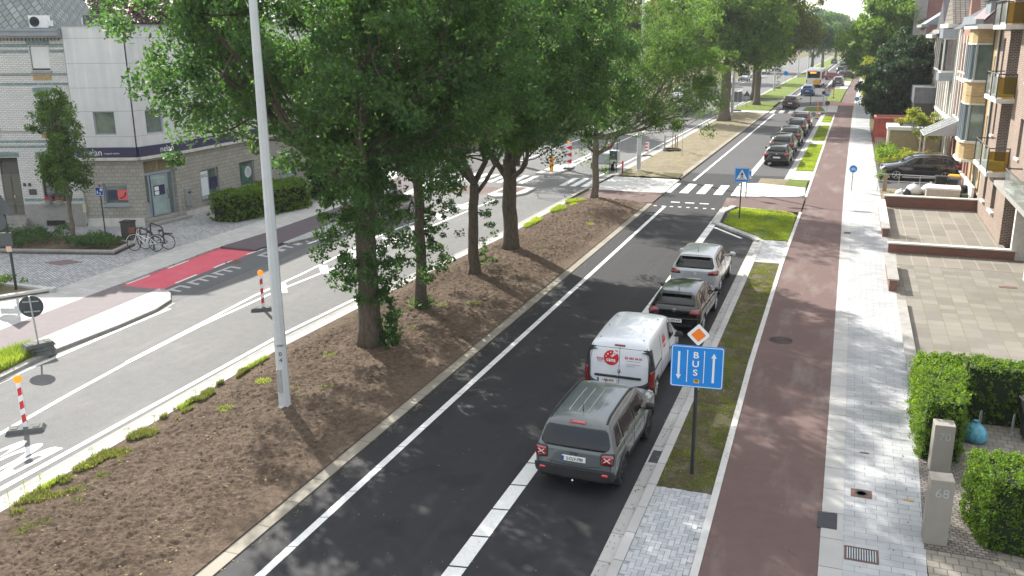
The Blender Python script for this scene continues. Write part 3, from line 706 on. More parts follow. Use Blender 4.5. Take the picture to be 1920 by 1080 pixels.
x,y=G(1704,938,.1); tag(flat('marker_plate',[(x-.10,y-.035),(x+.10,y-.035),(x+.10,y+.035),(x-.10,y+.035)],.101,plain('marker_ochre',(.42,.25,.06),.7,var=.3,scale=20),z0=.09,kind=None),'small yellow marker plate at the pavement edge beside gatepost 68','plate')
x,y=G(1229,857,0); grate('drain_grate','dark gutter grate in the parking kerb beside the grey car',x+.03,y,.27,.62,.013,8,0,diag=.03,mat=M_dkmet)
x,y=G(1580,436,.1); grate('drain_grate','small gutter grate by the cycle path near the crossing',x+.2,y,.3,.4,.1,6,0,mat=M_dkmet)
x,y=G(1464,637,.1)
t=thing('manhole_cover','round manhole cover sunk in the red cycle path','manhole cover',(x,y,ZC+.002)); b=MB()
for k in range(6): b.lathe([(.36-.06*k,0),(.36-.06*k,.006),(.335-.06*k,.006),(.335-.06*k,0)],n=28)
b.build('lid',plain('manhole_iron',(.14,.10,.095),.7,.1),t)
x,y=G(119,492,.1); tag(flat('access_cover',[(x-.75,y-.3),(x+.25,y-.45),(x+.75,y+.3),(x-.25,y+.45)],ZL+.004,plain('rust_brown_cover',(.17,.12,.12),.8),z0=.09,kind=None),'rust brown rectangular cover in the cobbled plaza before the planter','access cover')
x,y=G(437,492,0)
t=thing('manhole_cover','round rust stained manhole cover between the comb markings','manhole cover',(x,y,.012)); b=MB(); b.lathe([(.33,0),(.33,.006),(.26,.006),(.26,.003),(.12,.003),(.12,.006)],n=24); b.build('lid',M_rusty,t)
# ================================================================ TREES
def leafmesh(C,Rr,per,size,seed,shape=(1,1,.8),droop=.25,elong=1.9):
    """C (N,3) clump centres, Rr (N,) radii -> one mesh of folded leaf quads"""
    r=np.random.default_rng(seed); N=len(C); n=N*per
    c=np.repeat(C,per,0); rad=np.repeat(Rr,per)
    d=r.normal(size=(n,3)); d/=np.linalg.norm(d,axis=1)[:,None]; q=r.random(n)**.45
    P=c+d*(rad*q)[:,None]*np.array(shape)
    a=r.normal(size=(n,3)); a[:,2]-=droop*2; a/=np.linalg.norm(a,axis=1)[:,None]   # leaf axis
    u=r.normal(size=(n,3))*.9; u[:,2]+=.9; b=np.cross(a,u); b/=(np.linalg.norm(b,axis=1)[:,None]+1e-9)
    nn=np.cross(a,b); s=size*(.6+.8*r.random(n))[:,None]
    V=np.zeros((n,4,3),np.float32)
    V[:,0]=P-a*s*.5; V[:,1]=P+b*s/elong*.5+nn*s*.10; V[:,2]=P+a*s*.5; V[:,3]=P-b*s/elong*.5+nn*s*.10
    me=bpy.data.meshes.new('crown'); me.vertices.add(4*n); me.loops.add(4*n); me.polygons.add(n)
    me.vertices.foreach_set('co',V.ravel()); me.loops.foreach_set('vertex_index',np.arange(4*n,dtype=np.int32))
    me.polygons.foreach_set('loop_start',np.arange(0,4*n,4,dtype=np.int32)); me.update(calc_edges=True); return me
def crownobj(me,mat,parent,name='crown'):
    o=bpy.data.objects.new(name,me); COL.objects.link(o); me.materials.append(mat)
    if parent: o.parent=parent
    return o
def tree(name,label,x,y,h,r0,fork,lobes,ncl,per,leaf,lm,bm,seed,z0=.1,group=None,crad=(.45,.9),lean=(0,0),forks=2,extra=None,fill=.5,droop=.25,shell=.5,elong=1.9,cat='tree'):
    """lobes: (dx,dy,z,rx,ry,rz) ellipsoids measured from the tree's foot"""
    rnd=random.Random(seed); R=np.random.default_rng(seed)
    t=thing(name,label,cat,(x,y,z0),0,group)
    vol=np.array([l[3]*l[4]*l[5] for l in lobes])**.67; vol/=vol.sum()
    C=[];RR=[]
    for k in range(ncl):
        l=lobes[R.choice(len(lobes),p=vol)]
        d=R.normal(size=3); d/=np.linalg.norm(d); q=shell+(1-shell)*R.random()**.6 if R.random()>fill*.5 else R.random()*shell
        q*=1+.12*R.normal()
        C.append([l[0]+d[0]*l[3]*q,l[1]+d[1]*l[4]*q,max(1.0,l[2]+d[2]*l[5]*q)]); RR.append(R.uniform(*crad))
    if extra:
        for e in extra: C.append(list(e[:3])); RR.append(e[3])
    C=np.array(C);RR=np.array(RR)
    # trunk
    b=MB(); path=[];rad=[]
    n=9
    for i in range(n):
        tt=i/(n-1); zz=fork*tt
        path.append((lean[0]*tt+rnd.uniform(-.05,.05)*min(1,i),lean[1]*tt+rnd.uniform(-.05,.05)*min(1,i),zz-.15)); rad.append(r0*((1.0-.22*tt)+ (.38 if i==0 else .12 if i==1 else 0))*rnd.uniform(.96,1.04))
    b.tube(path,rad,14); top=Vector(path[-1])
    def limb(p0,p1,ra,rb,wob,k=6,nn=7):
        pts=[];rs=[]; p0=Vector(p0);p1=Vector(p1); L=(p1-p0).length
        for i in range(k+1):
            s=i/k; p=p0.lerp(p1,s)+Vector((rnd.uniform(-1,1),rnd.uniform(-1,1),rnd.uniform(-.5,.5)))*wob*L*(0 if i in(0,k) else 1)
            p.z+=-.12*L*math.sin(PI*s)*(.6) ; pts.append(p); rs.append(ra+(rb-ra)*s)
        b.tube(pts,rs,nn,cap=True); return pts
    for li,l in enumerate(lobes):
        c=Vector(l[:3]); s0=top if li%2==0 else Vector(path[int((n-1)*rnd.uniform(.75,1))])
        if c.z<fork*.9: s0=Vector(path[min(n-1,max(1,int((n-1)*c.z/fork*.8)))])
        ra=r0*(.62 if li<forks else .4); pts=limb(s0,c,ra,ra*.35,.05)
        idx=[k for k in range(ncl) if abs(C[k][0]-c.x)<l[3]*1.05 and abs(C[k][1]-c.y)<l[4]*1.05 and abs(C[k][2]-c.z)<l[5]*1.05]
        rnd.shuffle(idx)
        for k in idx[:9]:
            s=pts[rnd.randint(2,len(pts)-1)]; limb(s,C[k],ra*.3,.015,.06,5,5)
    b.build('trunk',bm,t,smooth=True,auto=False)
    if extra:
        me=leafmesh(C[:ncl],RR[:ncl],per,leaf,seed,droop=droop,elong=elong); crownobj(me,lm,t)
        me=leafmesh(C[ncl:],RR[ncl:],40,leaf*.72,seed+1,droop=droop,elong=1.6); crownobj(me,lm,t,'leaves')
    else:
        me=leafmesh(C,RR,per,leaf,seed,droop=droop,elong=elong); crownobj(me,lm,t)
    return t
MED='trees in the soil verge between the carriageways'
# tree 1: thick trunk with shoots round it
ex=[]
R=random.Random(21)
for k in range(270):
    a=R.uniform(0,6.28); zz=R.uniform(1.6,5.6)+R.uniform(-.3,.3); rr=(.30+1.0*math.sin(PI*min(1,(zz-1.1)/4.6)))*R.uniform(.35,1.25)
    ex.append((math.cos(a)*rr,math.sin(a)*rr,max(1.2,zz),R.uniform(.13,.30)))
for k in range(34): ex.append((.62+R.uniform(-.22,.28),-.05+R.uniform(-.3,.3),R.uniform(.05,1.8),R.uniform(.10,.2)))
tree('broadleaf_tree','thick trunked tree nearest the white lamp post, with leafy shoots around its trunk',-12.87,22.82,15,.33,6.0,
 [(0,0,10.5,4.2,4.0,4.8),(-4.2,-.8,9.0,2.9,2.4,3.6),(-5.2,1.5,7.8,1.9,2.0,2.3),(-3.0,-2.8,9.6,2.2,2.0,3.3),(2.6,1.6,9.0,2.6,2.8,3.9),(1.2,-1.8,9.6,2.2,2.0,3.8),(-2.0,2.4,7.0,2.6,2.4,2.5),(-.3,-.6,6.4,2.4,2.0,1.9),(1.8,1.0,6.2,1.7,1.8,1.6)],
 690,125,.145,M_lfA,M_bark,11,group=MED,extra=ex,crad=(.34,.68),shell=.4)
ex=[]
for k in range(80):
    a=R.uniform(-1.4,1.8); zz=R.uniform(1.0,4.8); rr=R.uniform(.15,1.35); ex.append((math.cos(a)*rr,math.sin(a)*rr,zz,R.uniform(.10,.24)))
for k in range(7): ex.append((R.uniform(-.3,.7),R.uniform(-.4,.2),R.uniform(.15,.4),.28))
tree('broadleaf_tree','slim dark tree standing directly behind the thick trunked tree, leafy at its foot',-13.06,26.8,15,.19,6.0,
 [(0,0,9.2,3.0,2.8,4.2),(-3.2,1.5,8.2,2.6,2.4,3.6),(-2.6,2.6,6.6,2.2,2.0,2.3),(2.2,.5,9.6,2.4,2.2,3.8),(.2,.2,5.9,1.7,1.6,1.6)],440,120,.14,M_lfA,M_bark,12,group=MED,extra=ex,crad=(.34,.66))
ex=[]
for k in range(16): ex.append((.5+R.uniform(-.2,.35),R.uniform(-.3,.3),R.uniform(.3,3.4),R.uniform(.14,.24)))
tree('broadleaf_tree','tree with a trunk forking low into two limbs, middle of the near verge row',-13.13,31.64,14,.22,3.7,
 [(-1.2,-.2,7.6,2.4,2.4,3.3),(.9,.4,8.8,2.6,2.6,4.4),(-3.2,.8,6.3,2.0,2.2,2.0),(2.4,.8,7.8,2.2,2.4,3.2),(-1.6,.2,5.2,1.3,1.3,1.2)],380,120,.14,M_lfA,M_bark,13,group=MED,extra=ex,crad=(.34,.66))
tree('broadleaf_tree','stout straight tree in the verge, second from the crowd barrier',-13.3,36.16,15,.34,4.1,
 [(-1.0,0,8.6,2.6,2.6,3.4),(1.4,.8,9.6,3.4,3.2,4.6),(3.2,1.6,7.0,2.2,2.2,2.6),(-3.4,1.0,8.8,2.8,2.8,3.6),(3.2,-.4,10.0,2.6,2.6,3.6),(1.6,-1.4,5.4,1.4,1.3,2.0),(0,0,6.6,2.0,2.0,1.9),(-2.0,.4,6.4,1.6,1.6,1.6)],580,125,.145,M_lfA,M_bark,14,group=MED,crad=(.36,.70))
tree('broadleaf_tree','leaning tree on the far side of the opposite lane, seen through the verge row',-22.4,62,10,.3,3.4,
 [(.5,0,7.0,3.0,3,3.2),(3.4,1,6.0,2.2,2.2,2.0),(-3,0,7.6,3,3,3)],120,110,.2,M_lfA,M_bark,24,group=None,crad=(.5,.95))
# tree 5: feathery, brighter
tree('feathery_tree','slender tree with feathery light foliage at the crossing end of the soil verge',-13.1,49.58,14,.21,3.6,
 [(0,0,8.0,3.9,3.6,3.2),(3.8,1.2,6.8,2.6,2.6,2.6),(5.2,2.0,5.2,1.6,1.8,1.9),(-3.4,1.0,8.4,2.8,2.8,2.8),(4.0,2.6,8.6,3.0,2.8,2.6),(-1.6,-.5,6.2,1.9,1.6,1.9),(5.2,2.4,6.4,1.6,1.7,2.4),(2.0,.4,5.4,2.0,1.8,1.8),(3.6,1.0,4.6,1.4,1.3,1.0),(-3.6,.6,5.6,1.6,1.6,1.5)],
 560,100,.16,M_lfE,M_barkp,15,group=MED,crad=(.34,.7),fill=.35,elong=3.2,
 extra=[(.5,.1,1.6,.35),(-.5,0,2.0,.4),(.7,.3,2.3,.4),(-.9,.1,2.6,.35),(.3,-.3,3.0,.45)])
# rows further along the verge
far=[]
fA=tree('plane_tree','large plane tree with a pale stout trunk beside the square sign board',-12.42,100.5,16,.62,6.0,
 [(0,0,11.5,5.0,5.0,5.0),(-4.5,0,9.4,3.2,3.2,3.6),(4.2,0,9.6,3.2,3.4,4.0),(1.5,-3,7.6,2.6,2.6,2.4),(-6.5,-1.5,6.5,2.4,2.4,3.0)],330,95,.34,M_lfB,M_barkp,16,crad=(.7,1.35))
fB=tree('plane_tree','tall olive green tree on the short green verge past the second zebra crossing',-11.3,124.68,17,.42,5.4,
 [(0,0,11.6,5.4,5.2,5.4),(4.4,.5,10.4,3.4,3.4,4.6),(-4,0,10,3.4,3.4,4.4),(1,-1,7.2,3.6,3.6,2.2)],330,95,.36,M_lfC,M_barkp,17,crad=(.7,1.3))
def more(src,x,y,rz,sc,label,group='far street trees'): return dup(src,(x,y,.1),rz,label,group,sc)
more(fB,-12.6,134,1.3,1.0,'tall olive tree directly behind the tree past the second zebra crossing')
fH=tree('street_tree','far dark green tree on the verge beyond the bus',-8.6,226,15,.4,4,
 [(0,0,8.6,4.4,4.4,4.6),(3,0,7.6,3,3,3.6),(-3,1,9.6,3.4,3.4,3.6)],150,80,.5,M_lfA,M_barkp,18,crad=(.8,1.5))
more(fH,-7.4,262,2.0,1.05,'far tree on the verge, second beyond the bus')
more(fH,-5.0,310,.7,1.15,'far tree on the verge, third beyond the bus')
more(fH,-3.4,372,.3,1.2,'farthest tree on the verge close to the end of the street')
# right side
tree('large_tree','large round green tree on the right pavement before the tall brick block',3.9,121,15,.4,4,
 [(0,0,9.6,4.0,4.4,4.6),(-2.6,0,7.6,3.0,3.2,3.4),(2.6,0,8.0,2.6,3,3.6),(-.6,1,12.4,2.6,2.6,2.0)],360,95,.34,M_lfG,M_bark,31,crad=(.6,1.15))
tree('dark_tree','dense dark green bushy tree hanging over the red container',4.6,92,9,.3,2.5,
 [(0,0,4.6,3.4,3.8,4.1),(.2,0,7.0,2.0,2.4,1.9),(-1.0,-.6,4.0,2.4,2.6,2.6),(1.4,-1,3.6,2.2,2.4,2.4)],520,120,.26,M_lfD,M_bark,32,crad=(.4,.75),shell=.7,droop=.7)
tree('acacia_tree','small pale green tree spilling over the right pavement behind the dark tree',2.9,104,7,.12,2,
 [(0,0,5.0,1.9,1.9,2.4),(-.6,.4,2.8,1.2,1.4,1.8)],90,90,.26,M_lfY,M_bark,33,crad=(.35,.7))
tree('street_tree','big tree right of the street, half hidden behind the large round tree',8,165,16,.4,4,
 [(0,0,9,5,5,5.4),(-4,0,7,3,3.4,4)],150,80,.45,M_lfA,M_bark,34,crad=(.8,1.4))
more(fH,4.6,205,1.1,.75,'far right street tree nearest the parked row end'); more(fH,7.4,262,.4,.95,'far right tree behind the parked cars row'); more(fH,9.8,330,2.4,1.05,'far right tree close to the end of the street'); more(fH,14,420,1.4,1.3,'tree closing the view at the far end, right'); more(fH,1.5,455,2.2,1.1,'tree closing the view at the far end, centre'); more(fH,-14,430,0,1.5,'tree closing the view at the far end, left')
# left pavement trees
tree('young_street_tree','small upright street tree in the planter before the corner building',-32.44,30.92,7,.105,2.6,
 [(0,0,4.7,1.15,1.15,1.8),(-.1,0,6.1,.65,.65,1.0),(.35,-.2,3.2,1.1,1.0,.8),(-.5,.1,3.6,.9,.9,.8)],210,95,.12,M_lfB,M_barkp,41,crad=(.22,.42),fill=.8)
tree('young_street_tree','small street tree cut by the left edge of the photo',-36.6,27.2,7,.1,2.4,
 [(0,0,4.6,1.3,1.3,1.8),(.2,0,3.4,1.1,1.1,.8)],120,90,.12,M_lfB,M_barkp,42,crad=(.22,.42),fill=.8)
# background trees behind the corner buildings
bgt=tree('background_tree','dark green tree rising behind the brick town house roof',-62,60,15,.4,5,
 [(0,0,9,5,5,5),(4,1,8,4,4,4),(-4,0,8.6,4,4,4.4)],200,85,.4,M_lfD,M_bark,51,crad=(.8,1.4))
more(bgt,-72,66,1.0,1.1,'tall dark tree behind the brick town house, left one','background trees over the roofs')
bp=tree('copper_beech','purple leaved beech rising behind the white clad corner building',-57,66,17,.4,5,
 [(0,0,9.6,5.4,5.2,5.6),(5,2,8.4,4,4,4.4),(-4.5,0,8.4,4,4,4)],230,85,.38,M_lfP,M_bark,52,crad=(.8,1.4))
more(bgt,-47,74,2.0,1.05,'green tree behind the white corner building, right of the purple beech','background trees over the roofs')
more(bgt,-41,92,.5,1.1,'tall tree across the side street behind the verge trees','background trees over the roofs')
more(bgt,-36,112,1.7,1.15,'dense tree on the far left pavement behind the verge trees','background trees over the roofs')
more(fB,-26.5,118,2.4,.9,'left pavement tree opposite the plane tree'); more(fB,-27.5,150,.9,.95,'left pavement tree far along the opposite lane'); more(fB,-26,185,2.9,1,'left pavement tree beside the far parked vans'); more(fB,-24,235,.2,1.1,'left pavement tree at the far end of the opposite lane'); more(fB,-31,88,4.0,.85,'left pavement tree seen behind the feathery tree')
more(fA,-13.0,162,1.0,.8,'tree between the lamp posts beyond the green verge') if False else None
def sapling(x,y,label,h=2.6,n=3):
    t=thing('staked_sapling',label,'sapling',(x,y,.1),0,'staked young trees in the verge')
    b=MB(); b.tube([(0,0,0),(.03,0,h*.5),(0,.02,h)],[.03,.025,.01],6)
    R=random.Random(int(y)); C=[];RR=[]
    for k in range(14):
        a=R.uniform(0,6.28); z_=h*R.uniform(.62,1.05); q=R.uniform(.15,.75); C.append((q*math.cos(a),q*math.sin(a),z_)); RR.append(R.uniform(.12,.22)); b.tube([(0,0,z_-.3),C[-1]],[.012,.004],4)
    b.build('trunk',M_barkp,t); crownobj(leafmesh(np.array(C),np.array(RR),16,.13,int(y)),M_lfB,t)
    for k,(sx,sy) in enumerate(((-.55,-.3),(.45,-.35),(.15,.5))[:n]):
        b=MB(); b.tube([(sx,sy,-.1),(sx,sy,1.25)],.045,7); b.build('stake',M_wood,t)
    b=MB(); b.tube([(-.55,-.3,1.1),(0,0,1.15),(.45,-.35,1.1)],.012,4); b.build('tie',M_dkmet,t)
    b=MB(); b.lathe([(.75,0),(.7,.16),(.6,.18),(.55,.06)],n=18); b.build('watering_ring',plain('ring_soil_%d'%int(y),(.05,.045,.03),.95,var=.4,scale=6),t)
sapling(-12.94,72.86,'thin young tree with three wooden stakes in the dry verge'); sapling(-11.6,163,'thin young tree with dark stakes on the green verge near the bus')
# ================================================================ VEHICLES
M_tyre=plain('tyre',(.022,.022,.023),.85,0,.25,12); M_rimd=plain('rim_dark',(.05,.05,.055),.35,.8,.15,6); M_rims=plain('rim_silver',(.55,.56,.57),.3,.85,.1,6)
M_trim=plain('black_trim',(.022,.022,.024),.55,0,.2,6); M_well=plain('wheel_well',(.008,.008,.008),.95,0,.1,4)
M_tl=glassm('tail_lamp',(.16,.003,.004),.1); M_tlb=glassm('tail_lamp_bright',(.34,.010,.012),.12); M_hl=glassm('head_lamp',(.45,.47,.5),.08)
M_chr=plain('chrome',(.7,.7,.7),.15,1,.05,4); M_plw=plain('plate_white',(.78,.78,.76),.45,0,.03,4); M_plr=plain('plate_letters',(.05,.025,.03),.5,0,.05,4)
M_eu=plain('plate_blue',(.01,.06,.40),.4,0,.05,4)
def bodymat(name,c,metal,trim_z=None,arches=True,rough=.3,tc=(.022,.022,.024)):
    t=NT(name); v=t.co('Object'); f=t.noise(v,3,4); k=t.mix(t.ramp(f,[(.5,0.0),(.85,.10)]),c,(.32,.30,.27))
    t.set(rough=rough,metal=metal,coat=1.0,coatr=.05)
    if trim_z:
        sp=t.n('ShaderNodeSeparateXYZ'); t.l(v,sp.inputs[0]); m=t.n('ShaderNodeMath',operation='LESS_THAN'); t.l(sp.outputs['Z'],m.inputs[0]); m.inputs[1].default_value=trim_z
        fac=m.outputs[0]
        k=t.mix(fac,k,tc); cw=t.n('ShaderNodeMath',operation='SUBTRACT'); cw.inputs[0].default_value=1; t.l(fac,cw.inputs[1]); t.l(cw.outputs[0],t.b.inputs['Coat Weight'])
        rg=t.n('ShaderNodeMapRange'); t.l(fac,rg.inputs[0]); rg.inputs[3].default_value=rough; rg.inputs[4].default_value=.6; t.l(rg.outputs[0],t.b.inputs['Roughness'])
        if metal:
            mm=t.n('ShaderNodeMath',operation='MULTIPLY'); t.l(cw.outputs[0],mm.inputs[0]); mm.inputs[1].default_value=metal; t.l(mm.outputs[0],t.b.inputs['Metallic'])
    t.col(k); return t.m
class Car:
    """stations: (y, z_bottom, z_belt, z_top, half width, half width at roof)"""
    def __init__(s,name,label,cat,st,mat,wheels,r=.33,loc=(0,0,0),rz=0,group=None,tw=.215,rim=M_rims,sub=2,spokes=7):
        s.t=thing(name,label,cat,loc,rz,group); b=MB(); rings=[]
        for (y,zb,zt_,z,w,wt) in st:
            half=[(0,zb),(w*.72,zb),(w*.95,zb+.05),(w,zb+(zt_-zb)*.45),(w*.985,zt_-.05),(w*.955,zt_+.01),(wt+.05,z-.075),(wt,z-.03),(wt*.72,z),(0,z+.012)]
            pts=[(x,y,zz) for x,zz in half]+[(-x,y,zz) for x,zz in half[-2:0:-1]]
            rings.append(b._a(pts)); n=len(pts)
        for i,j in zip(rings,rings[1:]):
            for q in range(n): b.f.append((i+q,i+(q+1)%n,j+(q+1)%n,j+q))
        # end caps as rows of quads (right k .. left n-k)
        for ring,fl in ((rings[0],0),(rings[-1],1)):
            h=n//2
            for k in range(0,h):
                a,b2=k,k+1; c_,d=(n-k-1)%n,(n-k)%n
                if k==0: f=(ring,ring+1,ring+n-1)
                elif k==h-1: f=(ring+k,ring+h,ring+n-k)
                else: f=(ring+a,ring+b2,ring+c_,ring+d)
                b.f.append(f if not fl else f[::-1])
        me=bpy.data.meshes.new('body'); me.from_pydata(b.v,[],b.f)
        bm=bmesh.new(); bm.from_mesh(me); bmesh.ops.recalc_face_normals(bm,faces=bm.faces); bm.to_mesh(me); bm.free()
        o=bpy.data.objects.new('body',me); COL.objects.link(o); me.materials.append(mat)
        m=o.modifiers.new('s','SUBSURF'); m.levels=sub; m.render_levels=sub
        W=max(q[4] for q in st); cut=[]
        s.wx=W; 
        for (wy) in wheels:
            for sg in (-1,1):
                c=MB(); c.lathe([(r+.055,-.17),(r+.055,.17)],(0,0,0),'x',28)
                cm=c.build('cut',M_well); cm.location=(sg*(W-.06),wy,r-.005); cut.append(cm)
                bb=o.modifiers.new('b','BOOLEAN'); bb.operation='DIFFERENCE'; bb.object=cm; bb.solver='EXACT'
        bpy.context.view_layer.update(); dg=bpy.context.evaluated_depsgraph_get()
        me2=bpy.data.meshes.new_from_object(o.evaluated_get(dg)); 
        for c in cut: bpy.data.objects.remove(c)
        bpy.data.objects.remove(o)
        me2.name='body'; me2.polygons.foreach_set('use_smooth',[True]*len(me2.polygons))
        try: me2.set_sharp_from_angle(angle=R_(40))
        except Exception: pass
        # wheel wells take the dark material
        for p in me2.polygons:
            c=p.center
            for wy in wheels:
                if abs(math.hypot(c.y-wy,c.z-r+.005)-(r+.055))<.012 or (abs(abs(c.x)-(W-.23))<.01 and math.hypot(c.y-wy,c.z-r)<r+.05): p.material_index=len(me2.materials)-1 if len(me2.materials)>1 else 0
        if len(me2.materials)==1: me2.materials.append(M_well)
        for p in me2.polygons:
            c=p.center
            for wy in wheels:
                if (abs(abs(c.x)-(W-.23))<.01 and math.hypot(c.y-wy,c.z-r)<r+.06): p.material_index=1
        s.body=bpy.data.objects.new('body',me2); COL.objects.link(s.body); s.body.parent=s.t
        bm=bmesh.new(); bm.from_mesh(me2); s.bvh=BVHTree.FromBMesh(bm); bm.free()
        s.r=r
        for wy in wheels:
            for sg in (-1,1): s.wheel(sg*(W-.02),wy,r,tw,sg,rim,spokes)
    def wheel(s,x,y,r,tw,sg,rim,spokes):
        x0,x1=(x-tw,x) if sg>0 else (x+tw,x)
        b=MB(); d=(x1-x0)
        b.lathe([(r*.66,x0),(r*.93,x0),(r,x0+d*.12),(r,x0+d*.85),(r*.93,x1),(r*.68,x1-d*.02),(r*.66,x1-d*.2)],(0,y,r),'x',30)
        o=b.build('wheel',M_tyre,s.t,smooth=True)
        b=MB(); b.lathe([(r*.66,x0+d*.3),(r*.66,x1-d*.06),(r*.60,x1-d*.06),(r*.58,x1-d*.25),(.05,x1-d*.28)],(0,y,r),'x',30)
        for k in range(spokes):
            a=2*PI*k/spokes+.3; ca,sa=math.cos(a),math.sin(a)
            for q in (-.10,.10):
                c2,s2=math.cos(a+q),math.sin(a+q)
                b.tube([(x1-d*.16,y+.05*ca,r+.05*sa),(x1-d*.05,y+r*.61*c2,r+r*.61*s2)],[.022,.016],5)
        b.lathe([(.06,x1-d*.3),(.06,x1-d*.08),(.03,x1-d*.05)],(0,y,r),'x',14)
        b.build('rim',rim,o,smooth=True)
    def project(s,poly,view,off,name,mat,parent=None,step=.07,thick=True):
        """poly in (a,b): view 'rear'/'front' -> (x,z), 'right'/'left' -> (y,z), 'top' -> (x,y)"""
        bm=bmesh.new(); vs=[bm.verts.new((a,b,0)) for a,b in poly]
        f=bm.faces.new(vs); lo=[min(p[i] for p in poly) for i in (0,1)]; hi=[max(p[i] for p in poly) for i in (0,1)]
        for ax in (0,1):
            k=lo[ax]+step
            while k<hi[ax]-1e-4:
                no=(1,0,0) if ax==0 else (0,1,0); co=(k,0,0) if ax==0 else (0,k,0)
                bmesh.ops.bisect_plane(bm,geom=bm.verts[:]+bm.edges[:]+bm.faces[:],plane_co=co,plane_no=no); k+=step
        bm.verts.ensure_lookup_table()
        for v in bm.verts:
            h,nr=s.cast(v.co.x,v.co.y,view); v.co=h+nr*off
        bmesh.ops.recalc_face_normals(bm,faces=bm.faces)
        me=bpy.data.meshes.new(name); bm.to_mesh(me); bm.free(); me.materials.append(mat)
        me.polygons.foreach_set('use_smooth',[True]*len(me.polygons))
        o=bpy.data.objects.new(name,me); COL.objects.link(o); o.parent=parent or s.t
        if thick:
            m=o.modifiers.new('t','SOLIDIFY'); m.thickness=max(.004,off*.9); m.offset=0
        return o
    def cast(s,a,b,view):
        if view=='rear': o,d=Vector((a,-6,b)),Vector((0,1,0))
        elif view=='front': o,d=Vector((a,6,b)),Vector((0,-1,0))
        elif view=='right': o,d=Vector((6,a,b)),Vector((-1,0,0))
        elif view=='left': o,d=Vector((-6,a,b)),Vector((1,0,0))
        else: o,d=Vector((a,b,6)),Vector((0,0,-1))
        h=s.bvh.ray_cast(o,d,12)
        if h[0] is None: h=s.bvh.find_nearest(o+d*(6-.8 if view in('right','left') else 4))
        nr=h[1]; 
        if nr.dot(d)>0: nr=-nr
        return h[0],nr
    def both(s,poly,off,name,mat,**k):
        s.project(poly,'right',off,name,mat,**k); s.project(poly,'left',off,name,mat,**k)
    def mirrorx(s,poly,view,off,name,mat,**k):
        s.project(poly,view,off,name,mat,**k); s.project([(-a,b) for a,b in poly][::-1],view,off,name,mat,**k)
    def lines(s,paths,view,off,wd,mat,name='panel_gaps'):
        o=None
        for p in paths:
            b=MB(); pts=[]
            for (a0,b0),(a1,b1) in zip(p,p[1:]):
                n=max(1,int(math.hypot(a1-a0,b1-b0)/.06))
                for k in range(n): pts.append((a0+(a1-a0)*k/n,b0+(b1-b0)*k/n))
            pts.append(p[-1]); q=[]
            for a,c in pts:
                h,nr=s.cast(a,c,view); q.append(h+nr*off)
            b.tube(q,wd,4); o=b.build(name,mat,s.t)
        return o
    def plate(s,text,x,z,w=.52,h=.11,view='rear',tilt=0):
        hh,nr=s.cast(x,z,view); y=hh.y-.02 if view=='rear' else hh.y+.02; sg=1 if view=='rear' else -1
        b=MB(); b.box(x-w/2,y-.012,z-h/2,x+w/2,y+.03,z+h/2); p=b.build('licence_plate',M_plw,s.t)
        b=MB(); b.box(x-sg*w/2,y-.0145*sg,z-h/2+.004,x-sg*(w/2-.045),y-.012*sg,z+h/2-.004); b.build('plate_strip',M_eu,p)
        M=Matrix.Translation((x+.02*sg,y-.016*sg,z))@Matrix.Rotation(PI/2,4,'X')
        if sg<0: M=Matrix.Translation((x-.02,y+.016,z))@Matrix.Rotation(PI,4,'Z')@Matrix.Rotation(PI/2,4,'X')
        if text: lettering(text,.098,M,M_plr,p,'plate_lettering',sx=.86,bold=.0025)
        return p
    def logo(s,vs,fs,place,view,off,mat,name,parent=None):
        """flat shape vertices (a,b) projected on the body"""
        b=MB(); 
        for a,c in vs:
            h,nr=s.cast(a,c,view); b.v.append(tuple(h+nr*off))
        b.f=list(fs); return b.build(name,mat,parent or s.t)
    def ptext(s,str_,size,a0,b0,view,off,mat,name,sx=1,sy=1,bold=0,align='CENTER',parent=None,flip=1,rot=0):
        vs,fs=txt(str_,size,align,bold); c_,s_=math.cos(rot),math.sin(rot)
        pts=[(a0+flip*(v.x*sx*c_-v.y*sy*s_),b0+v.x*sx*s_+v.y*sy*c_) for v in vs]
        return s.logo(pts,fs,None,view,off,mat,name,parent)
    def mirrors(s,y,z,x,mat,w=.20):
        for sg in (-1,1):
            b=MB(); b.M=Matrix.Translation((sg*(x+.10),y,z))
            b.lathe([(.02,-.11),(.085,-.09),(.10,0),(.095,.07),(.03,.12)],(0,0,0),'x',12)
            for i,v in enumerate(b.v): b.v[i]=(sg*(x+.10)+(v[0]-sg*(x+.10))*1.0,y+(v[1]-y)*.55,z+(v[2]-z)*.85)
            o=b.build('wing_mirror',mat,s.t,smooth=True)
            b=MB(); b.box(sg*(x+.0)-.03,y-.03,z-.09,sg*(x+.0)+.05*sg+.03,y+.03,z-.04); b.build('mirror_arm',M_trim,o)
    def handles(s,pts,mat):
        for (y,z) in pts:
            for v in ('right','left'):
                h,nr=s.cast(y,z,v); b=MB(); b.tube([h+Vector((0,-.09,0))+nr*.01,h+Vector((0,-.05,0))+nr*.035,h+Vector((0,.05,0))+nr*.035,h+Vector((0,.09,0))+nr*.01],.014,6); b.build('door_handle',mat,s.t,smooth=True)
    def rails(s,y0,y1,x,mat,h=.05,r=.017):
        for sg in (-1,1):
            q=[]
            n=8
            for k in range(n+1):
                yy=y0+(y1-y0)*k/n; hh,nr=s.cast(sg*x,yy,'top'); q.append(hh+Vector((0,0,h if 0<k<n else -.01)))
            b=MB(); b.tube(q,r,6); b.build('roof_rail',mat,s.t,smooth=True)
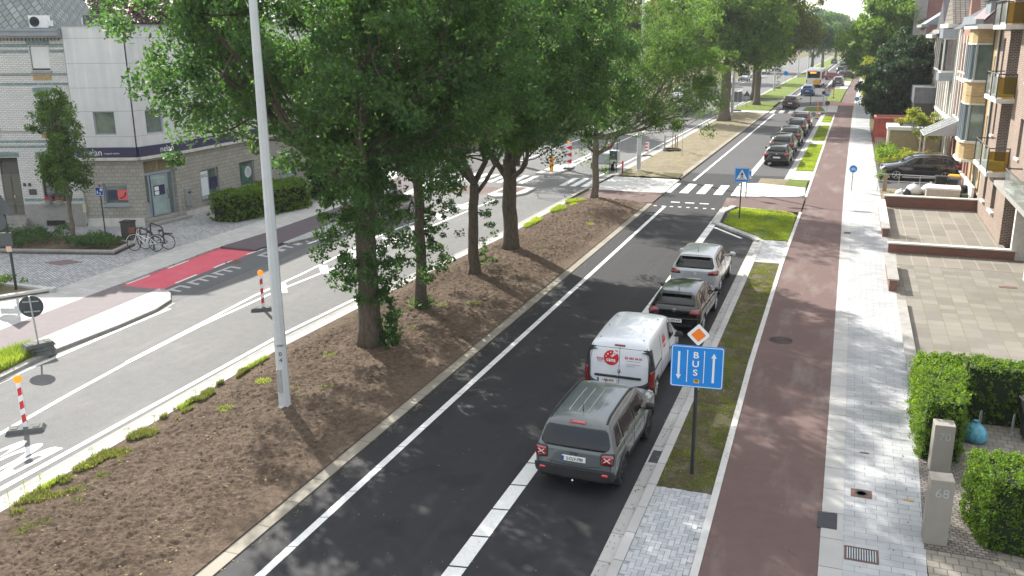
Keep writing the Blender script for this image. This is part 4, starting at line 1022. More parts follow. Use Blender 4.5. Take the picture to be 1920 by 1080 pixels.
    def antenna(s,x,y,l=.25,lean=-.5):
        h,nr=s.cast(x,y,'top'); b=MB(); b.tube([h,h+Vector((0,lean*l*.3,l*.3)),h+Vector((0,lean*l,l))],[.016,.007,.004],5); b.build('antenna',M_trim,s.t)
    def wiper(s,x0,z0,x1,z1):
        b=MB(); pts=[]
        for k in range(7):
            a=x0+(x1-x0)*k/6; c=z0+(z1-z0)*k/6; h,nr=s.cast(a,c,'rear'); pts.append(h+nr*.025)
        b.tube(pts,.009,5); b.build('rear_wiper',M_trim,s.t)
def rrect(x0,z0,x1,z1,r=.05,n=4,top=0):
    """rounded rectangle, `top` = inward taper of the upper edge"""
    P=[]
    for cx,cz,a0 in ((x1-r,z0+r,-90),(x1-top-r,z1-r,0),(x0+top+r,z1-r,90),(x0+r,z0+r,180)):
        for k in range(n+1):
            a=R_(a0+90*k/n); P.append((cx+r*math.cos(a),cz+r*math.sin(a)))
    return P
def circ(x,z,r,n=24,r2=None): return [(x+r*math.cos(2*PI*k/n),z+(r2 or r)*math.sin(2*PI*k/n)) for k in range(n)]
# ---- body profiles -------------------------------------------------------
ST_suvbox=[(-2.09,.44,.96,1.00,.79,.72),(-2.07,.36,.99,1.06,.86,.76),(-2.0,.30,1.02,1.16,.895,.76),(-1.9,.27,1.03,1.42,.90,.71),(-1.83,.25,1.035,1.60,.90,.66),(-1.68,.25,1.04,1.665,.90,.635),(-1.0,.25,1.04,1.69,.90,.64),(0,.25,1.035,1.685,.90,.64),(.45,.25,1.03,1.65,.90,.63),(.72,.25,1.02,1.56,.90,.63),(1.1,.25,1.01,1.26,.90,.70),(1.28,.25,1.01,1.10,.90,.74),(1.7,.27,.99,1.05,.89,.73),(2.0,.32,.94,1.0,.86,.70),(2.1,.42,.88,.93,.79,.64)]
ST_van=[(-2.19,.42,1.08,1.16,.80,.74),(-2.17,.34,1.12,1.35,.865,.78),(-2.14,.28,1.15,1.60,.885,.77),(-2.09,.26,1.18,1.76,.885,.73),(-1.98,.25,1.18,1.815,.885,.70),(-1.2,.24,1.18,1.85,.885,.71),(-.2,.24,1.18,1.86,.885,.71),(.45,.24,1.14,1.83,.885,.69),(.75,.24,1.08,1.74,.885,.67),(1.15,.24,1.03,1.40,.885,.72),(1.42,.24,1.0,1.17,.88,.76),(1.8,.26,.95,1.05,.87,.72),(2.05,.32,.85,.93,.83,.66),(2.16,.42,.75,.80,.74,.6)]
ST_hatch=[(-2.02,.42,.86,.90,.74,.66),(-2.0,.34,.89,.96,.82,.72),(-1.93,.28,.93,1.06,.865,.70),(-1.8,.24,.95,1.22,.875,.66),(-1.66,.23,.95,1.36,.875,.61),(-1.48,.22,.95,1.42,.875,.585),(-.8,.22,.94,1.455,.875,.59),(-.1,.22,.93,1.45,.875,.585),(.3,.22,.92,1.40,.875,.58),(.6,.22,.91,1.27,.875,.62),(.95,.22,.90,1.03,.875,.70),(1.1,.22,.89,.965,.87,.72),(1.6,.25,.83,.90,.86,.70),(1.92,.31,.74,.80,.81,.64),(2.02,.4,.68,.72,.72,.58)]
ST_mpv=[(-2.22,.44,.98,1.03,.78,.70),(-2.2,.36,1.01,1.09,.85,.74),(-2.12,.28,1.04,1.20,.905,.73),(-2.0,.24,1.06,1.38,.915,.69),(-1.86,.23,1.06,1.54,.915,.645),(-1.68,.23,1.06,1.60,.915,.625),(-1.0,.23,1.05,1.635,.915,.63),(-.2,.23,1.03,1.63,.915,.63),(.3,.23,1.01,1.58,.915,.62),(.65,.23,1.0,1.44,.91,.64),(1.05,.23,.98,1.16,.91,.70),(1.3,.24,.96,1.03,.90,.72),(1.75,.27,.88,.95,.88,.7),(2.08,.33,.78,.84,.82,.62),(2.2,.42,.70,.74,.72,.56)]
ST_suv=[(-2.28,.46,.99,1.03,.80,.72),(-2.26,.38,1.02,1.09,.88,.76),(-2.18,.30,1.05,1.20,.93,.74),(-2.05,.27,1.06,1.38,.94,.68),(-1.88,.25,1.06,1.54,.94,.635),(-1.65,.25,1.05,1.60,.94,.62),(-.9,.25,1.04,1.65,.94,.63),(-.1,.25,1.03,1.645,.94,.63),(.3,.25,1.02,1.60,.94,.62),(.62,.25,1.01,1.48,.94,.64),(1.0,.25,1.0,1.22,.94,.72),(1.2,.25,1.0,1.10,.93,.76),(1.75,.28,.94,1.02,.92,.74),(2.15,.34,.85,.91,.86,.66),(2.27,.44,.76,.80,.76,.58)]
def side_glass(c,front,rear,zb,zt,pillars,slope_f=.5,slope_r=.25,drop=0):
    """greenhouse side windows split by pillars at given y"""
    ys=[rear]+list(pillars)+[front]; 
    for k in range(len(ys)-1):
        a,b=ys[k]+.03,ys[k+1]-.03
        bl=(a,zb+ (drop if k==0 else 0)); br=(b,zb); tl=(a+(slope_r if k==0 else 0),zt-(.03 if k==0 else 0)); tr=(b-(slope_f if k==len(ys)-2 else 0),zt-(.02 if k==len(ys)-2 else 0))
        c.both([bl,br,tr,tl],.006,'side_window',M_carg)
# ================= grey compact SUV, nearest =================
gx,gy=-4.62,18.24
M_jg=bodymat('paint_grey',(.105,.122,.126),.0,.56,rough=.3)
c=Car('parked_car','grey boxy car with black lower trim parked nearest the camera','car',ST_suvbox,M_jg,(-1.27,1.30),r=.345,loc=(gx,gy,0.0),rz=R_(-1.2),rim=M_rimd,group='cars parked in the near bay')
c.project([(-.66,1.075),(.66,1.075),(.74,1.13),(.76,1.2),(.69,1.44),(.62,1.50),(-.62,1.50),(-.69,1.44),(-.76,1.2),(-.74,1.13)],'rear',.010,'rear_window',M_carg,step=.05)
side_glass(c,.98,-1.78,1.10,1.50,(-1.25,-.27,),.42,.16)
c.project([(-.62,1.12),(.62,1.12),(.56,1.50),(-.56,1.50)],'front',.006,'windscreen',M_carg)
c.mirrorx(rrect(.585,.80,.86,1.06,.05),'rear',.012,'lamp_surround',M_trim,step=.04); c.mirrorx(rrect(.61,.83,.84,1.03,.04),'rear',.024,'tail_light',M_tl,step=.04)
for sg in (-1,1):
    c.lines([[(sg*.66,.885),(sg*.79,.975)],[(sg*.66,.975),(sg*.79,.885)]],'rear',.034,.012,plain('lamp_cross',(.75,.55,.55),.3),'light_cross')
    c.project(rrect(sg*.69-.065,.55,sg*.69+.065,.61,.02) ,'rear',.042,'fog_light',M_tlb)
c.project([(-.72,.40),(.72,.40),(.86,.50),(.86,.66),(-.86,.66),(-.86,.50)],'rear',.03,'rear_bumper',M_trim,step=.04)
c.project(rrect(-.17,1.555,.17,1.60,.015),'rear',.02,'brake_light',M_tlb)
c.plate('2·CLV-790',0,.855); c.ptext('Jeep',.085,0,.975,'rear',.012,M_trim,'emblem',bold=.004)
c.rails(-1.75,.45,.62,M_trim,.035,.03); c.antenna(0,-1.42,.22,-.2); c.mirrors(.72,1.09,.90,M_trim); c.handles([(-.45,.93),(.45,.93)],M_jg); c.wiper(-.05,1.08,.30,1.11)
c.lines([[(-.36,.52),(-.30,1.06)],[(.62,.52),(.70,1.06)],[(-1.22,1.06),(-1.15,.75),(-.95,.45)]],'right',.0,.006,M_well); c.lines([[(-.36,.52),(-.30,1.06)],[(.62,.52),(.70,1.06)]],'left',.0,.006,M_well)
c.lines([[(-.80,1.04),(-.80,.66),(.80,.66),(.80,1.04)],[(-.55,.64),(-.5,.72)],[(-.60,.74),(-.3,.70),(.3,.70),(.60,.74)]],'rear',.0,.006,M_well)
for x in (-.32,-.11,.11,.32): c.lines([[(x,-1.45),(x,-.1)]],'top',.002,.008,plain('roof_rib_%d'%int(x*100),(.42,.43,.43),.35),'roof_rib')
for sg in (-1,1):
    for wy in (-1.27,1.30):
        b=MB(); pts=[]
        for k in range(13):
            a=PI*k/12; yy=wy+.43*math.cos(a); zz=.345+.43*math.sin(a)
            h,nr=c.cast(yy,min(zz,1.2),'right' if sg>0 else 'left'); pts.append(h+nr*.012)
        b.tube(pts,.028,6); b.build('wheel_arch',M_trim,c.t,smooth=True)
c.mirrorx(circ(.68,.84,.10),'front',.02,'head_light',M_hl)
b=MB(); b.lathe([(.0,0),(.028,.01),(.03,.03),(.02,.05),(.0,.06)],(0,-2.18,.36),'z',10); b.tube([(0,-2.0,.34),(0,-2.18,.34),(0,-2.18,.38)],.014,6); b.build('tow_ball',M_chr,c.t,smooth=True)
c.mirrorx([(.60,1.02),(.86,1.02),(.84,1.46),(.70,1.50)],'rear',.004,'rear_quarter',M_jg) if False else None
# ================= white van ==================
M_vw=bodymat('paint_white',(.74,.76,.80),0,.42,rough=.3); M_lr=plain('logo_red',(.55,.015,.02),.45,0,.04,3); M_lw=plain('logo_white',(.8,.8,.8),.45,0,.03,3)
c=Car('parked_van','white delivery van with a red pizza logo on its rear doors','van',ST_van,M_vw,(-1.38,1.42),r=.325,loc=(-4.88,23.18,0),rz=R_(-.4),group=None,rim=M_rims)
V=c
c.mirrorx([(.79,.55),(.90,.55),(.885,1.58),(.80,1.62)],'rear',.035,'lamp_column',M_trim,step=.03)
for vv in ('right','left'):
    c.project([(-2.19,.55),(-1.93,.55),(-2.0,1.60),(-2.14,1.60)],vv,.035,'lamp_column',M_trim,step=.03)
    c.project([(-2.17,.60),(-2.02,.60),(-2.04,1.0),(-2.12,1.06),(-2.17,1.06)],vv,.05,'tail_light',M_tl,step=.03)
    c.project([(-2.17,.36),(-1.86,.36),(-1.9,.70),(-2.17,.72)],vv,.012,'bumper_corner',M_trim)
    c.project([(.28,1.17),(.98,1.13),(.92,1.30),(.62,1.58),(.42,1.63),(.30,1.62)],vv,.006,'side_window',M_carg)
    c.lines([[(-1.9,.98),(-.95,1.02)]],vv,.012,.018,M_trim,'sliding_rail'); c.lines([[(.22,.35),(.22,1.66)],[(.22,1.66),(.5,1.7),(.85,1.5),(1.25,1.08),(1.25,.6)],[(-.85,.35),(-.85,1.64)]],vv,0,.006,M_well)
c.mirrorx([(.81,.62),(.87,.62),(.87,1.02),(.82,1.05)],'rear',.05,'tail_light',M_tl,step=.03)
c.lines([[(0,.42),(0,1.66)],[(-.74,1.60),(.74,1.60)]],'rear',.0,.006,M_well); c.lines([[(-.78,.42),(-.79,1.2),(-.72,1.66)],[(.78,.42),(.79,1.2),(.72,1.66)]],'rear',0,.006,M_well)
c.project(rrect(-.14,1.655,.14,1.70,.015),'rear',.016,'brake_light',M_tl)
c.project(rrect(-.66,.80,.60,.86,.02),'rear',.03,'door_handle_bar',M_trim); c.plate('1·FJB-974',-.32,.70)
c.project(circ(0,.98,.035,12,.05),'rear',.012,'emblem_shape',M_trim) ; c.project([(0,.945),(.018,.98),(0,1.015),(-.018,.98)],'rear',.02,'emblem_shape',M_chr)
b=MB(); b.box(-.80,-2.26,.30,.80,-2.15,.50); b.build('rear_bumper',M_trim,c.t,bevel=.03)
c.mirrors(.98,1.13,.90,M_trim); c.handles([(.35,.92)],M_trim)
for x in (-.42,-.2,.2,.42): c.lines([[(x,-1.7),(x,.3)]],'top',-.002,.008,M_vw,'roof_rib')
for x in (-.58,.58):
    for y in (-1.9,-1.0,-.1):
        h,nr=c.cast(x,y,'top'); b=MB(); b.lathe([(.02,0),(.02,.012)],tuple(h),'z',8); b.build('roof_cap',M_trim,c.t)
def pizza(c,x,z,view,sc,fl=1):
    # red pizza disc with one slice lifted out of its upper right
    a0,a1=R_(40),R_(72); rr=.215*sc; n=26
    fan=[(x,z)]+[(x+rr*math.cos(a1+(2*PI-(a1-a0))*k/n),z+rr*math.sin(a1+(2*PI-(a1-a0))*k/n)) for k in range(n+1)]
    q=c.logo(fan,[(0,k+1,k+2) for k in range(n)],None,view,.005,M_lr,'logo_disc')
    for dx,dz,r in ((-.10,.10,.020),(-.02,.155,.016),(-.15,.03,.014),(.0,.06,.017)):
        P=circ(x+dx*sc,z+dz*sc,r*sc,9); c.logo(P,[tuple(range(9))],None,view,.008,M_lw,'logo_dot',parent=q)
    ox,oz=x+.022*sc,z+.03*sc; am=[R_(44),R_(56),R_(68)]
    P=[(ox+.205*sc*math.cos(a),oz+.205*sc*math.sin(a)) for a in am]+[(ox+.228*sc*math.cos(a),oz+.228*sc*math.sin(a)) for a in am[::-1]]
    c.logo(P,[(0,1,4,5),(1,2,3,4)],None,view,.007,M_lr,'slice_crust',parent=q)
    P=circ(ox+.12*sc*math.cos(am[1]),oz+.12*sc*math.sin(am[1]),.018*sc,8); c.logo(P,[tuple(range(8))],None,view,.007,M_lr,'logo_dot',parent=q)
    return q
q=pizza(c,-.22,1.325,'rear',.95)
c.ptext('tos',.15,-.52,1.285,'rear',.008,M_lr,'lettering',bold=.002,parent=q); c.ptext('cana',.15,-.225,1.27,'rear',.009,M_lw,'lettering',bold=.003,parent=q,sx=.92)
c.ptext('PIZZERIA TRATTORIA',.035,-.42,1.205,'rear',.008,M_trim,'lettering',parent=q)
c.ptext('03 455 44 01',.088,.38,1.36,'rear',.008,M_lr,'lettering',bold=.003); c.ptext('www.pizzeria-antwerpen.be',.034,.38,1.285,'rear',.008,M_trim,'lettering'); c.ptext('OP HET MARKTPLEIN 6',.034,.38,1.20,'rear',.008,M_trim,'lettering',sx=1.1); c.ptext('2100 DEURNE',.034,.30,1.15,'rear',.008,M_trim,'lettering',sx=1.1)
q=pizza(c,-.42,1.36,'right',.85); c.ptext('toscana',.14,-.42,1.30,'right',.008,M_lw,'lettering',bold=.003,parent=q)
c.project([(-.62,1.18),(.62,1.18),(.55,1.62),(-.55,1.62)],'front',.006,'windscreen',M_carg)
# ================= black hatchback =================
M_bk=bodymat('paint_black',(.006,.006,.007),0,None,rough=.16)
c=Car('parked_car','black hatchback parked between the white van and the silver car','car',ST_hatch,M_bk,(-1.22,1.33),r=.315,loc=(-4.52,28.93,0),rz=R_(-1.5),rim=M_rims,group='cars parked in the near bay')
c.project([(-.62,1.05),(.62,1.05),(.66,1.10),(.56,1.36),(-.56,1.36),(-.66,1.10)],'rear',.006,'rear_window',M_carg)
side_glass(c,.92,-1.62,.99,1.33,(-1.05,-.12),.55,.30,.05); c.project([(-.56,1.02),(.56,1.02),(.5,1.34),(-.5,1.34)],'front',.006,'windscreen',M_carg)
c.mirrorx([(.50,.80),(.84,.78),(.86,.92),(.80,.97),(.52,.93)],'rear',.012,'tail_light',M_tl); c.plate('1·HCF-419',0,.565)
c.project(circ(0,.90,.055,20),'rear',.012,'emblem_shape',M_chr); c.project(circ(0,.90,.043,20),'rear',.016,'emblem_shape',M_bk); c.lines([[(-.032,.925),(-.013,.865),(0,.90),(.013,.865),(.032,.925)]],'rear',.022,.005,M_chr,'emblem')
c.lines([[(-.70,.72),(.70,.72)],[(-.50,.74),(-.48,.98)],[(.50,.74),(.48,.98)]],'rear',.0,.005,M_well); c.lines([[(-.80,.66),(0,.64),(.80,.66)]],'rear',.006,.008,M_bk,'crease')
c.lines([[(-.2,.3),(-.15,.98)],[(.85,.3),(.88,.95)],[(-1.0,.98),(-.9,.4)]],'right',0,.005,M_well); c.handles([(-.35,.86),(.55,.84)],M_bk); c.mirrors(.72,.99,.86,M_bk); c.antenna(0,-1.30,.2,-.5); c.wiper(-.02,1.06,.30,1.08)
b=MB(); b.box(-.50,-1.80,1.385,.50,-1.52,1.41); b.build('spoiler',M_bk,c.t,bevel=.01); c.project(rrect(-.6,.36,.6,.44,.03),'rear',.01,'diffuser',M_trim)
# ================= silver MPV =================
M_sl=bodymat('paint_silver',(.55,.56,.57),.35,None,rough=.3)
c=Car('parked_car','silver people carrier parked at the front of the near row','car',ST_mpv,M_sl,(-1.35,1.42),r=.325,loc=(-4.66,33.66,0),rz=R_(-.6),rim=M_rims,group='cars parked in the near bay')
c.project([(-.68,1.13),(.68,1.13),(.72,1.22),(.60,1.50),(-.60,1.50),(-.72,1.22)],'rear',.006,'rear_window',M_carg)
side_glass(c,1.12,-1.95,1.10,1.50,(-1.35,-.35,.55),.55,.22,.05); c.project([(-.58,1.14),(.58,1.14),(.52,1.48),(-.52,1.48)],'front',.006,'windscreen',M_carg)
c.mirrorx([(.50,.92),(.86,.92),(.88,1.02),(.84,1.10),(.54,1.04)],'rear',.014,'tail_light',M_tl); c.plate('1·FJF-120',0,.70)
c.lines([[(-.05,.945),(0,.985),(.05,.945)],[(-.05,.905),(0,.945),(.05,.905)]],'rear',.012,.008,M_chr,'emblem'); c.lines([[(-.72,.62),(.72,.62)]],'rear',0,.006,M_well); c.project(rrect(-.68,.36,.68,.44,.03),'rear',.01,'diffuser',M_trim)
c.lines([[(-.38,.3),(-.33,1.06)],[(.72,.3),(.78,1.04)],[(-1.3,1.08),(-1.2,.5)]],'right',0,.006,M_well); c.handles([(-.5,.95),(.45,.93)],M_sl); c.mirrors(.90,1.08,.90,M_sl); c.antenna(0,-1.45,.22,-.35)
b=MB(); b.box(-.54,-2.03,1.545,.54,-1.78,1.57); b.build('spoiler',M_sl,c.t,bevel=.01)
c.lines([[(-.9,.58),(.95,.56)]],'right',.006,.02,M_trim,'door_moulding'); 
for o_ in COL.objects:
    if o_.parent is None and o_.get('category') in ('car','van') : o_.scale=(.952,)*3; o_.location.x+=.045; o_.location.y-=.055
# ================= far cars from shared prototypes =================
def simple(st,name,label,paint,wheels,r,kind,loc,rz,group=None,rim=M_rims,plate=True,cat='car'):
    c=Car(name,label,cat,st,paint,wheels,r=r,loc=loc,rz=rz,group=group,rim=rim,sub=2,spokes=5)
    zt=max(q[3] for q in st); zb=st[5][2]; L=st[-1][0]
    c.project([(-.60,zb+.10),(.60,zb+.10),(.55,zt-.10),(-.55,zt-.10)],'rear',.008,'rear_window',M_carg,step=.15)
    side_glass(c,L-1.12,st[0][0]+.36,zb+.05,zt-.13,(-1.0,-.1),.5,.28); c.project([(-.60,zb+.10),(.60,zb+.10),(.52,zt-.12),(-.52,zt-.12)],'front',.008,'windscreen',M_carg,step=.15)
    c.mirrorx([(.52,zb-.14),(.85,zb-.14),(.86,zb-.0),(.56,zb-.02)],'rear',.014,'tail_light',M_tlb); c.mirrorx([(.48,zb-.32),(.8,zb-.32),(.8,zb-.18),(.52,zb-.22)],'front',.014,'head_light',M_hl)
    if plate: c.plate('',0,zb-.30)
    c.project(rrect(-.7,.36,.7,.48,.03),'rear',.01,'bumper_insert',M_trim); c.project(rrect(-.5,.42,.5,.58,.03),'front',.01,'grille',M_trim)
    c.mirrors(L-1.35,zb+.06,st[7][4],paint); return c
P=lambda n,c_,m=0,z=None,r=.22: bodymat(n,c_,m,z,rough=r)
BAY='cars parked beyond the crossing'
h1=simple(ST_hatch,'parked_car','black hatchback with bright tail lights, first in the row past the zebra crossing',P('paint_black2',(.012,.012,.014)),(-1.22,1.33),.32,'h',(-4.42,68.7,0),R_(-1),BAY); h1.project(circ(0,.88,.05,14),'rear',.014,'emblem',M_chr)
s1=simple(ST_suv,'parked_car','dark bronze sports utility car, second in the row past the zebra crossing',P('paint_dark',(.028,.022,.020)),(-1.35,1.42),.35,'s',(-4.48,74.6,0),R_(-1),BAY)
m1=simple(ST_mpv,'parked_car','charcoal car, third in the row past the zebra crossing',P('paint_charcoal',(.022,.024,.027)),(-1.35,1.42),.33,'m',(-4.32,81.2,0),R_(-1),BAY)
m2=dup(m1.t,(-4.25,88.8,0),R_(-1),'charcoal grey car, fourth in the row past the zebra crossing')
s3=simple(ST_suv,'parked_car','dark red car at the far end of the row past the zebra crossing',P('paint_red',(.16,.012,.018)),(-1.35,1.42),.35,'s',(-4.2,96.2,0),R_(-1),BAY)
s4=dup(s1.t,(-6.75,121.5,0),R_(-1.5),'black sports utility car driving over the far zebra crossing','cars driving away from the camera')
s5=simple(ST_suv,'moving_car','blue sports utility car driving behind the bus',P('paint_blue',(.02,.13,.36)),(-1.35,1.42),.35,'s',(-5.9,147.6,0),R_(-1.5),'cars driving away from the camera')
s6=simple(ST_hatch,'moving_car','red car turning beside the front of the bus',P('paint_red2',(.28,.02,.03)),(-1.22,1.33),.32,'h',(-3.2,199,0),R_(-75))
s7=simple(ST_suv,'moving_car','grey car waiting at the side street between the lawn strips',P('paint_steel',(.12,.125,.135),.3),(-1.35,1.42),.35,'s',(-1.95,174.6,.09),R_(-3),None)
FAR='cars parked far along the street'
dup(m1.t,(-.8,203,0),R_(-70),'dark car crossing beyond the red turning car')
def recolor(root,c_,name):
    nm=P(name,c_)
    for ch in root.children:
        if ch.type=='MESH' and ch.name.startswith(('body','wing_mirror')):
            for sl in ch.material_slots:
                if sl.material and sl.material.name.startswith('paint'): sl.link='OBJECT'; sl.material=nm
cols=[(.03,.045,.10),(.04,.09,.22),(.1,.14,.2),(.03,.03,.035),(.3,.32,.35),(.02,.08,.07),(.05,.05,.06),(.4,.4,.42),(.06,.02,.02)]
lab=['navy','blue','slate blue','black','silver','dark green','charcoal','light grey','maroon']
orda=['first','second','third','fourth','fifth','sixth','seventh','eighth','ninth']
for k in range(9):
    y=231+k*8.5; d=dup([s1.t,m1.t][k%2],(-2.3+.021*(y-231),y,0),R_(-1.2),'%s car, %s of the far parked row beyond the side street'%(lab[k],orda[k]),FAR); recolor(d,cols[k],'paint_far_%d'%k)
d=dup(m1.t,(-5.1,300,0),R_(-1.2),'dark car driving far away ahead of the bus','cars driving away from the camera')
d=dup(s1.t,(-3.2,379,0),R_(-1.2),'farthest dark car driving away near the end of the street','cars driving away from the camera')
# opposite carriageway
d=dup(s1.t,(-22.05,41.0,0),R_(-1),'dark car standing in the opposite lane, hidden behind the trunks and leafy shoots')
d=dup(m1.t,(-34.5,56.5,.1),R_(62),'dark car parked behind the clipped hedge by the corner building')
w1=simple(ST_van,'parked_van','white van parked on the left behind the plane tree',P('paint_white2',(.7,.71,.72)),(-1.38,1.42),.33,'v',(-22.6,131,0),R_(178),cat='van')
dup(w1.t,(-20.3,168,0),R_(176),'white van coming toward the camera far down the opposite lane'); dup(m1.t,(-21.4,176,0),R_(176),'dark car parked far left beside the white vans')
vans=[(-19.9,190,'silver car in the opposite lane behind the green verge',(.35,.36,.37)),(-19.0,204,'light grey car coming far down the opposite lane',(.45,.45,.46)),(-21.2,150,'black car parked on the left past the square sign board',(.02,.02,.02)),(-18.6,222,'pale silver car near the far lamp posts',(.5,.5,.5)),(-17.4,240,'dark blue car near the far end of the opposite lane',(.03,.04,.08)),(-18.9,262,'white car farthest down the opposite lane',(.6,.6,.6)),(-22.8,108,'dark car parked left of the plane tree trunk',(.03,.03,.035))]
for k,(x,y,l,cc) in enumerate(vans): d=dup([s1.t,m1.t][k%2],(x,y,0),R_(177),l); recolor(d,cc,'paint_opp_%d'%k)
# black SUV on the driveway, facing the street
Q=simple(ST_suv,'parked_car','black sports utility car parked side-on in the front garden driveway',bodymat('paint_blueblack',(.010,.012,.018),0,None,rough=.12),(-1.42,1.40),.37,'s',(4.55,62.7,.10),R_(90+4))
for v in ('right','left'): Q.lines([[(-1.92,1.17),(-1.6,1.42),(-.6,1.52),(.35,1.46),(1.1,1.09)]],v,.012,.010,M_chr,'window_trim'); Q.lines([[(-.15,.35),(-.12,1.05)],[(.88,.35),(.92,1.02)]],v,0,.005,M_well)
Q.project([(-2.25,.93),(-1.98,.93),(-1.95,1.05),(-2.22,1.05)],'left',.02,'tail_light_side',M_tlb,step=.04); Q.rails(-1.5,.3,.6,M_chr); Q.handles([(-.35,.92),(.6,.90)],M_blk)
# bus ------------------------------------------------------------
t=thing('city_bus','white city bus with a yellow swirl and orange route display, seen from behind','bus',(-6.0,168.5,0),R_(-1.5)); M_bw=plain('bus_white',(.70,.71,.70),.35,0,.04,2,coat=.5)
b=MB(); b.prism(rrect(-1.27,0,1.27,11.8,.22,5),.32,3.0); b.build('body',M_bw,t,bevel=.08)
b=MB(); b.box(-1.05,-.012,1.62,1.05,.03,2.72); b.build('rear_window',M_carg,t); b=MB(); b.box(-.62,-.03,2.42,.35,-.012,2.62); b.build('route_display',emis('orange_display',(1,.18,.03),2.0),t)
b=MB(); b.box(-1.0,1.2,3.0,1.0,5,3.25); b.build('roof_unit',M_bw,t,bevel=.05); b=MB(); b.box(-1.2,-.03,.30,1.2,.1,.55); b.build('bumper',M_trim,t)
for sg in (-1,1):
    b=MB(); b.box(sg*1.12-.1,-.02,.8,sg*1.12+.1,.03,1.35); b.build('tail_light',M_tlb,t)
    for y in (2.6,9.0): b=MB(); b.lathe([(.48,-.15),(.48,.15)],(sg*1.14,y,.48),'x',20); b.build('wheel',M_tyre,t)
    b=MB(); b.box(sg*1.275-.01,.5,1.3,sg*1.275+.01,11.2,2.6); b.build('side_window',M_carg,t)
b=MB(); 
for k,(dx,dz,r) in enumerate(((0.15,.95,.28),(.45,1.15,.3),(.7,.85,.3),(.4,.7,.22),(.75,1.25,.2))): b.poly([(dx+r*math.cos(a*PI/6),-.016-.001*k,dz+r*math.sin(a*PI/6)) for a in range(12)])
b.build('yellow_swirl',M_yel,t)
b=MB(); b.tube([(1.3,11.6,2.6),(1.55,11.9,2.5)],.03,5); b.box(1.45,11.8,2.0,1.65,12.0,2.5); b.build('mirror',M_trim,t)
# ================================================================ BUILDINGS
def facade_mb(b,W,z0,z1,ops,dep=.18,d0=0.0,u0=0.0):
    """front wall in plane d=d0 with rectangular openings and their reveals"""
    us=sorted(set([u0,u0+W]+[o[0] for o in ops]+[o[1] for o in ops])); zs=sorted(set([z0,z1]+[o[2] for o in ops]+[o[3] for o in ops]))
    us=[u for u in us if u0-1e-6<=u<=u0+W+1e-6]; zs=[z for z in zs if z0-1e-6<=z<=z1+1e-6]
    for ua,ub in zip(us,us[1:]):
        for za,zb in zip(zs,zs[1:]):
            um,zm=(ua+ub)/2,(za+zb)/2
            if any(o[0]<um<o[1] and o[2]<zm<o[3] for o in ops): continue
            b.poly([(ua,d0,za),(ub,d0,za),(ub,d0,zb),(ua,d0,zb)])
    for o in ops:
        a,c,e,f=o[:4]; d1=d0+dep
        b.poly([(a,d0,e),(a,d1,e),(a,d1,f),(a,d0,f)]); b.poly([(c,d1,e),(c,d0,e),(c,d0,f),(c,d1,f)])
        b.poly([(a,d0,f),(a,d1,f),(c,d1,f),(c,d0,f)]); b.poly([(a,d1,e),(a,d0,e),(c,d0,e),(c,d1,e)])
    return b
def window(t,a,c,e,f,d=.14,fm=None,gm=None,split=1,hs=(),sill=None,fw_=.06,name='window',shutter=None,sd=.08):
    fm=fm or M_frw; gm=gm or M_win
    b=MB(); b.box(a,d-.04,e,a+fw_,d+.04,f); b.box(c-fw_,d-.04,e,c,d+.04,f); b.box(a+fw_,d-.04,e,c-fw_,d+.04,e+fw_); b.box(a+fw_,d-.04,f-fw_,c-fw_,d+.04,f)
    for k in range(1,split): u=a+(c-a)*k/split; b.box(u-fw_/2,d-.035,e+fw_,u+fw_/2,d+.035,f-fw_)
    for h in hs: b.box(a+fw_,d-.036,e+(f-e)*h-fw_/2,c-fw_,d+.036,e+(f-e)*h+fw_/2)
    w=b.build(name,fm,t)
    p=MB(); p.box(a+.01,d+.002,e+.01,c-.01,d+.02,f-.01); p.build('pane',gm,w)
    if sill is not None: s=MB(); s.box(a-.08,-sd,e-.10,c+.08,d-.05,e-.003); s.build('sill',sill,w)
    if shutter:
        s=MB(); n=max(2,int((f-e)*shutter/.055))
        z1=f-.02; z0=f-(f-e)*shutter
        for k in range(n): zz=z0+(z1-z0)*k/n; s.box(a+.03,d-.075,zz+.004,c-.03,d-.055,zz+(z1-z0)/n); 
        s.box(a+.02,d-.058,z0,c-.02,d-.048,z1); s.build('roller_shutter',M_frw,w)
    return w
def mir(o): return o
# ---- left: white clad corner building ----------------------------
A1=R_(21); P1=Vector((-32.23,35.24)); u1=Vector((math.cos(A1),math.sin(A1)))
t=thing('corner_building','white metal clad corner building with beige block ground floor and navy sign band','building',(P1.x,P1.y,.1),A1)
Zr=9.55
ops=[(-1.86,-.66,1.10,2.15)]
b=MB(); facade_mb(b,2.82,.42,3.30,ops,.16,0,-2.82); 
# chamfer and right wall in the same local frame
def loc(pw): v=Vector(pw)-P1; return Vector((v.x*math.cos(A1)+v.y*math.sin(A1),-v.x*math.sin(A1)+v.y*math.cos(A1)))
a2=R_(84)-A1; c2=Vector((0,0)); L2=2.55; e2=c2+Vector((math.cos(a2),math.sin(a2)))*L2; a3=R_(92)-A1; L3=16
def sub(mb,o,ang): mb.M=Matrix.Translation((o.x,o.y,0))@Matrix.Rotation(ang,4,'Z'); return mb
sub(b,c2,a2); facade_mb(b,L2,.2,3.30,[(.28,2.28,.3,3.15)],.35,0,0)
sub(b,e2,a3); rops=[(1.66,3.23,.75,2.2),(5.19,6.66,.65,2.15),(9.5,11.2,.65,2.15)]; facade_mb(b,L3,.25,3.30,rops,.16,0,0)
b.M=None; b.build('ground_floor_wall',M_blkb,t)
b=MB(); b.box(-2.82,.0,-.15,0,.3,.418)
for f in b.f[:0]: pass
sub(b,e2,a3); b.box(0,.002,-.15,L3,.3,.248); b.M=None; b.build('plinth',M_stone,t)
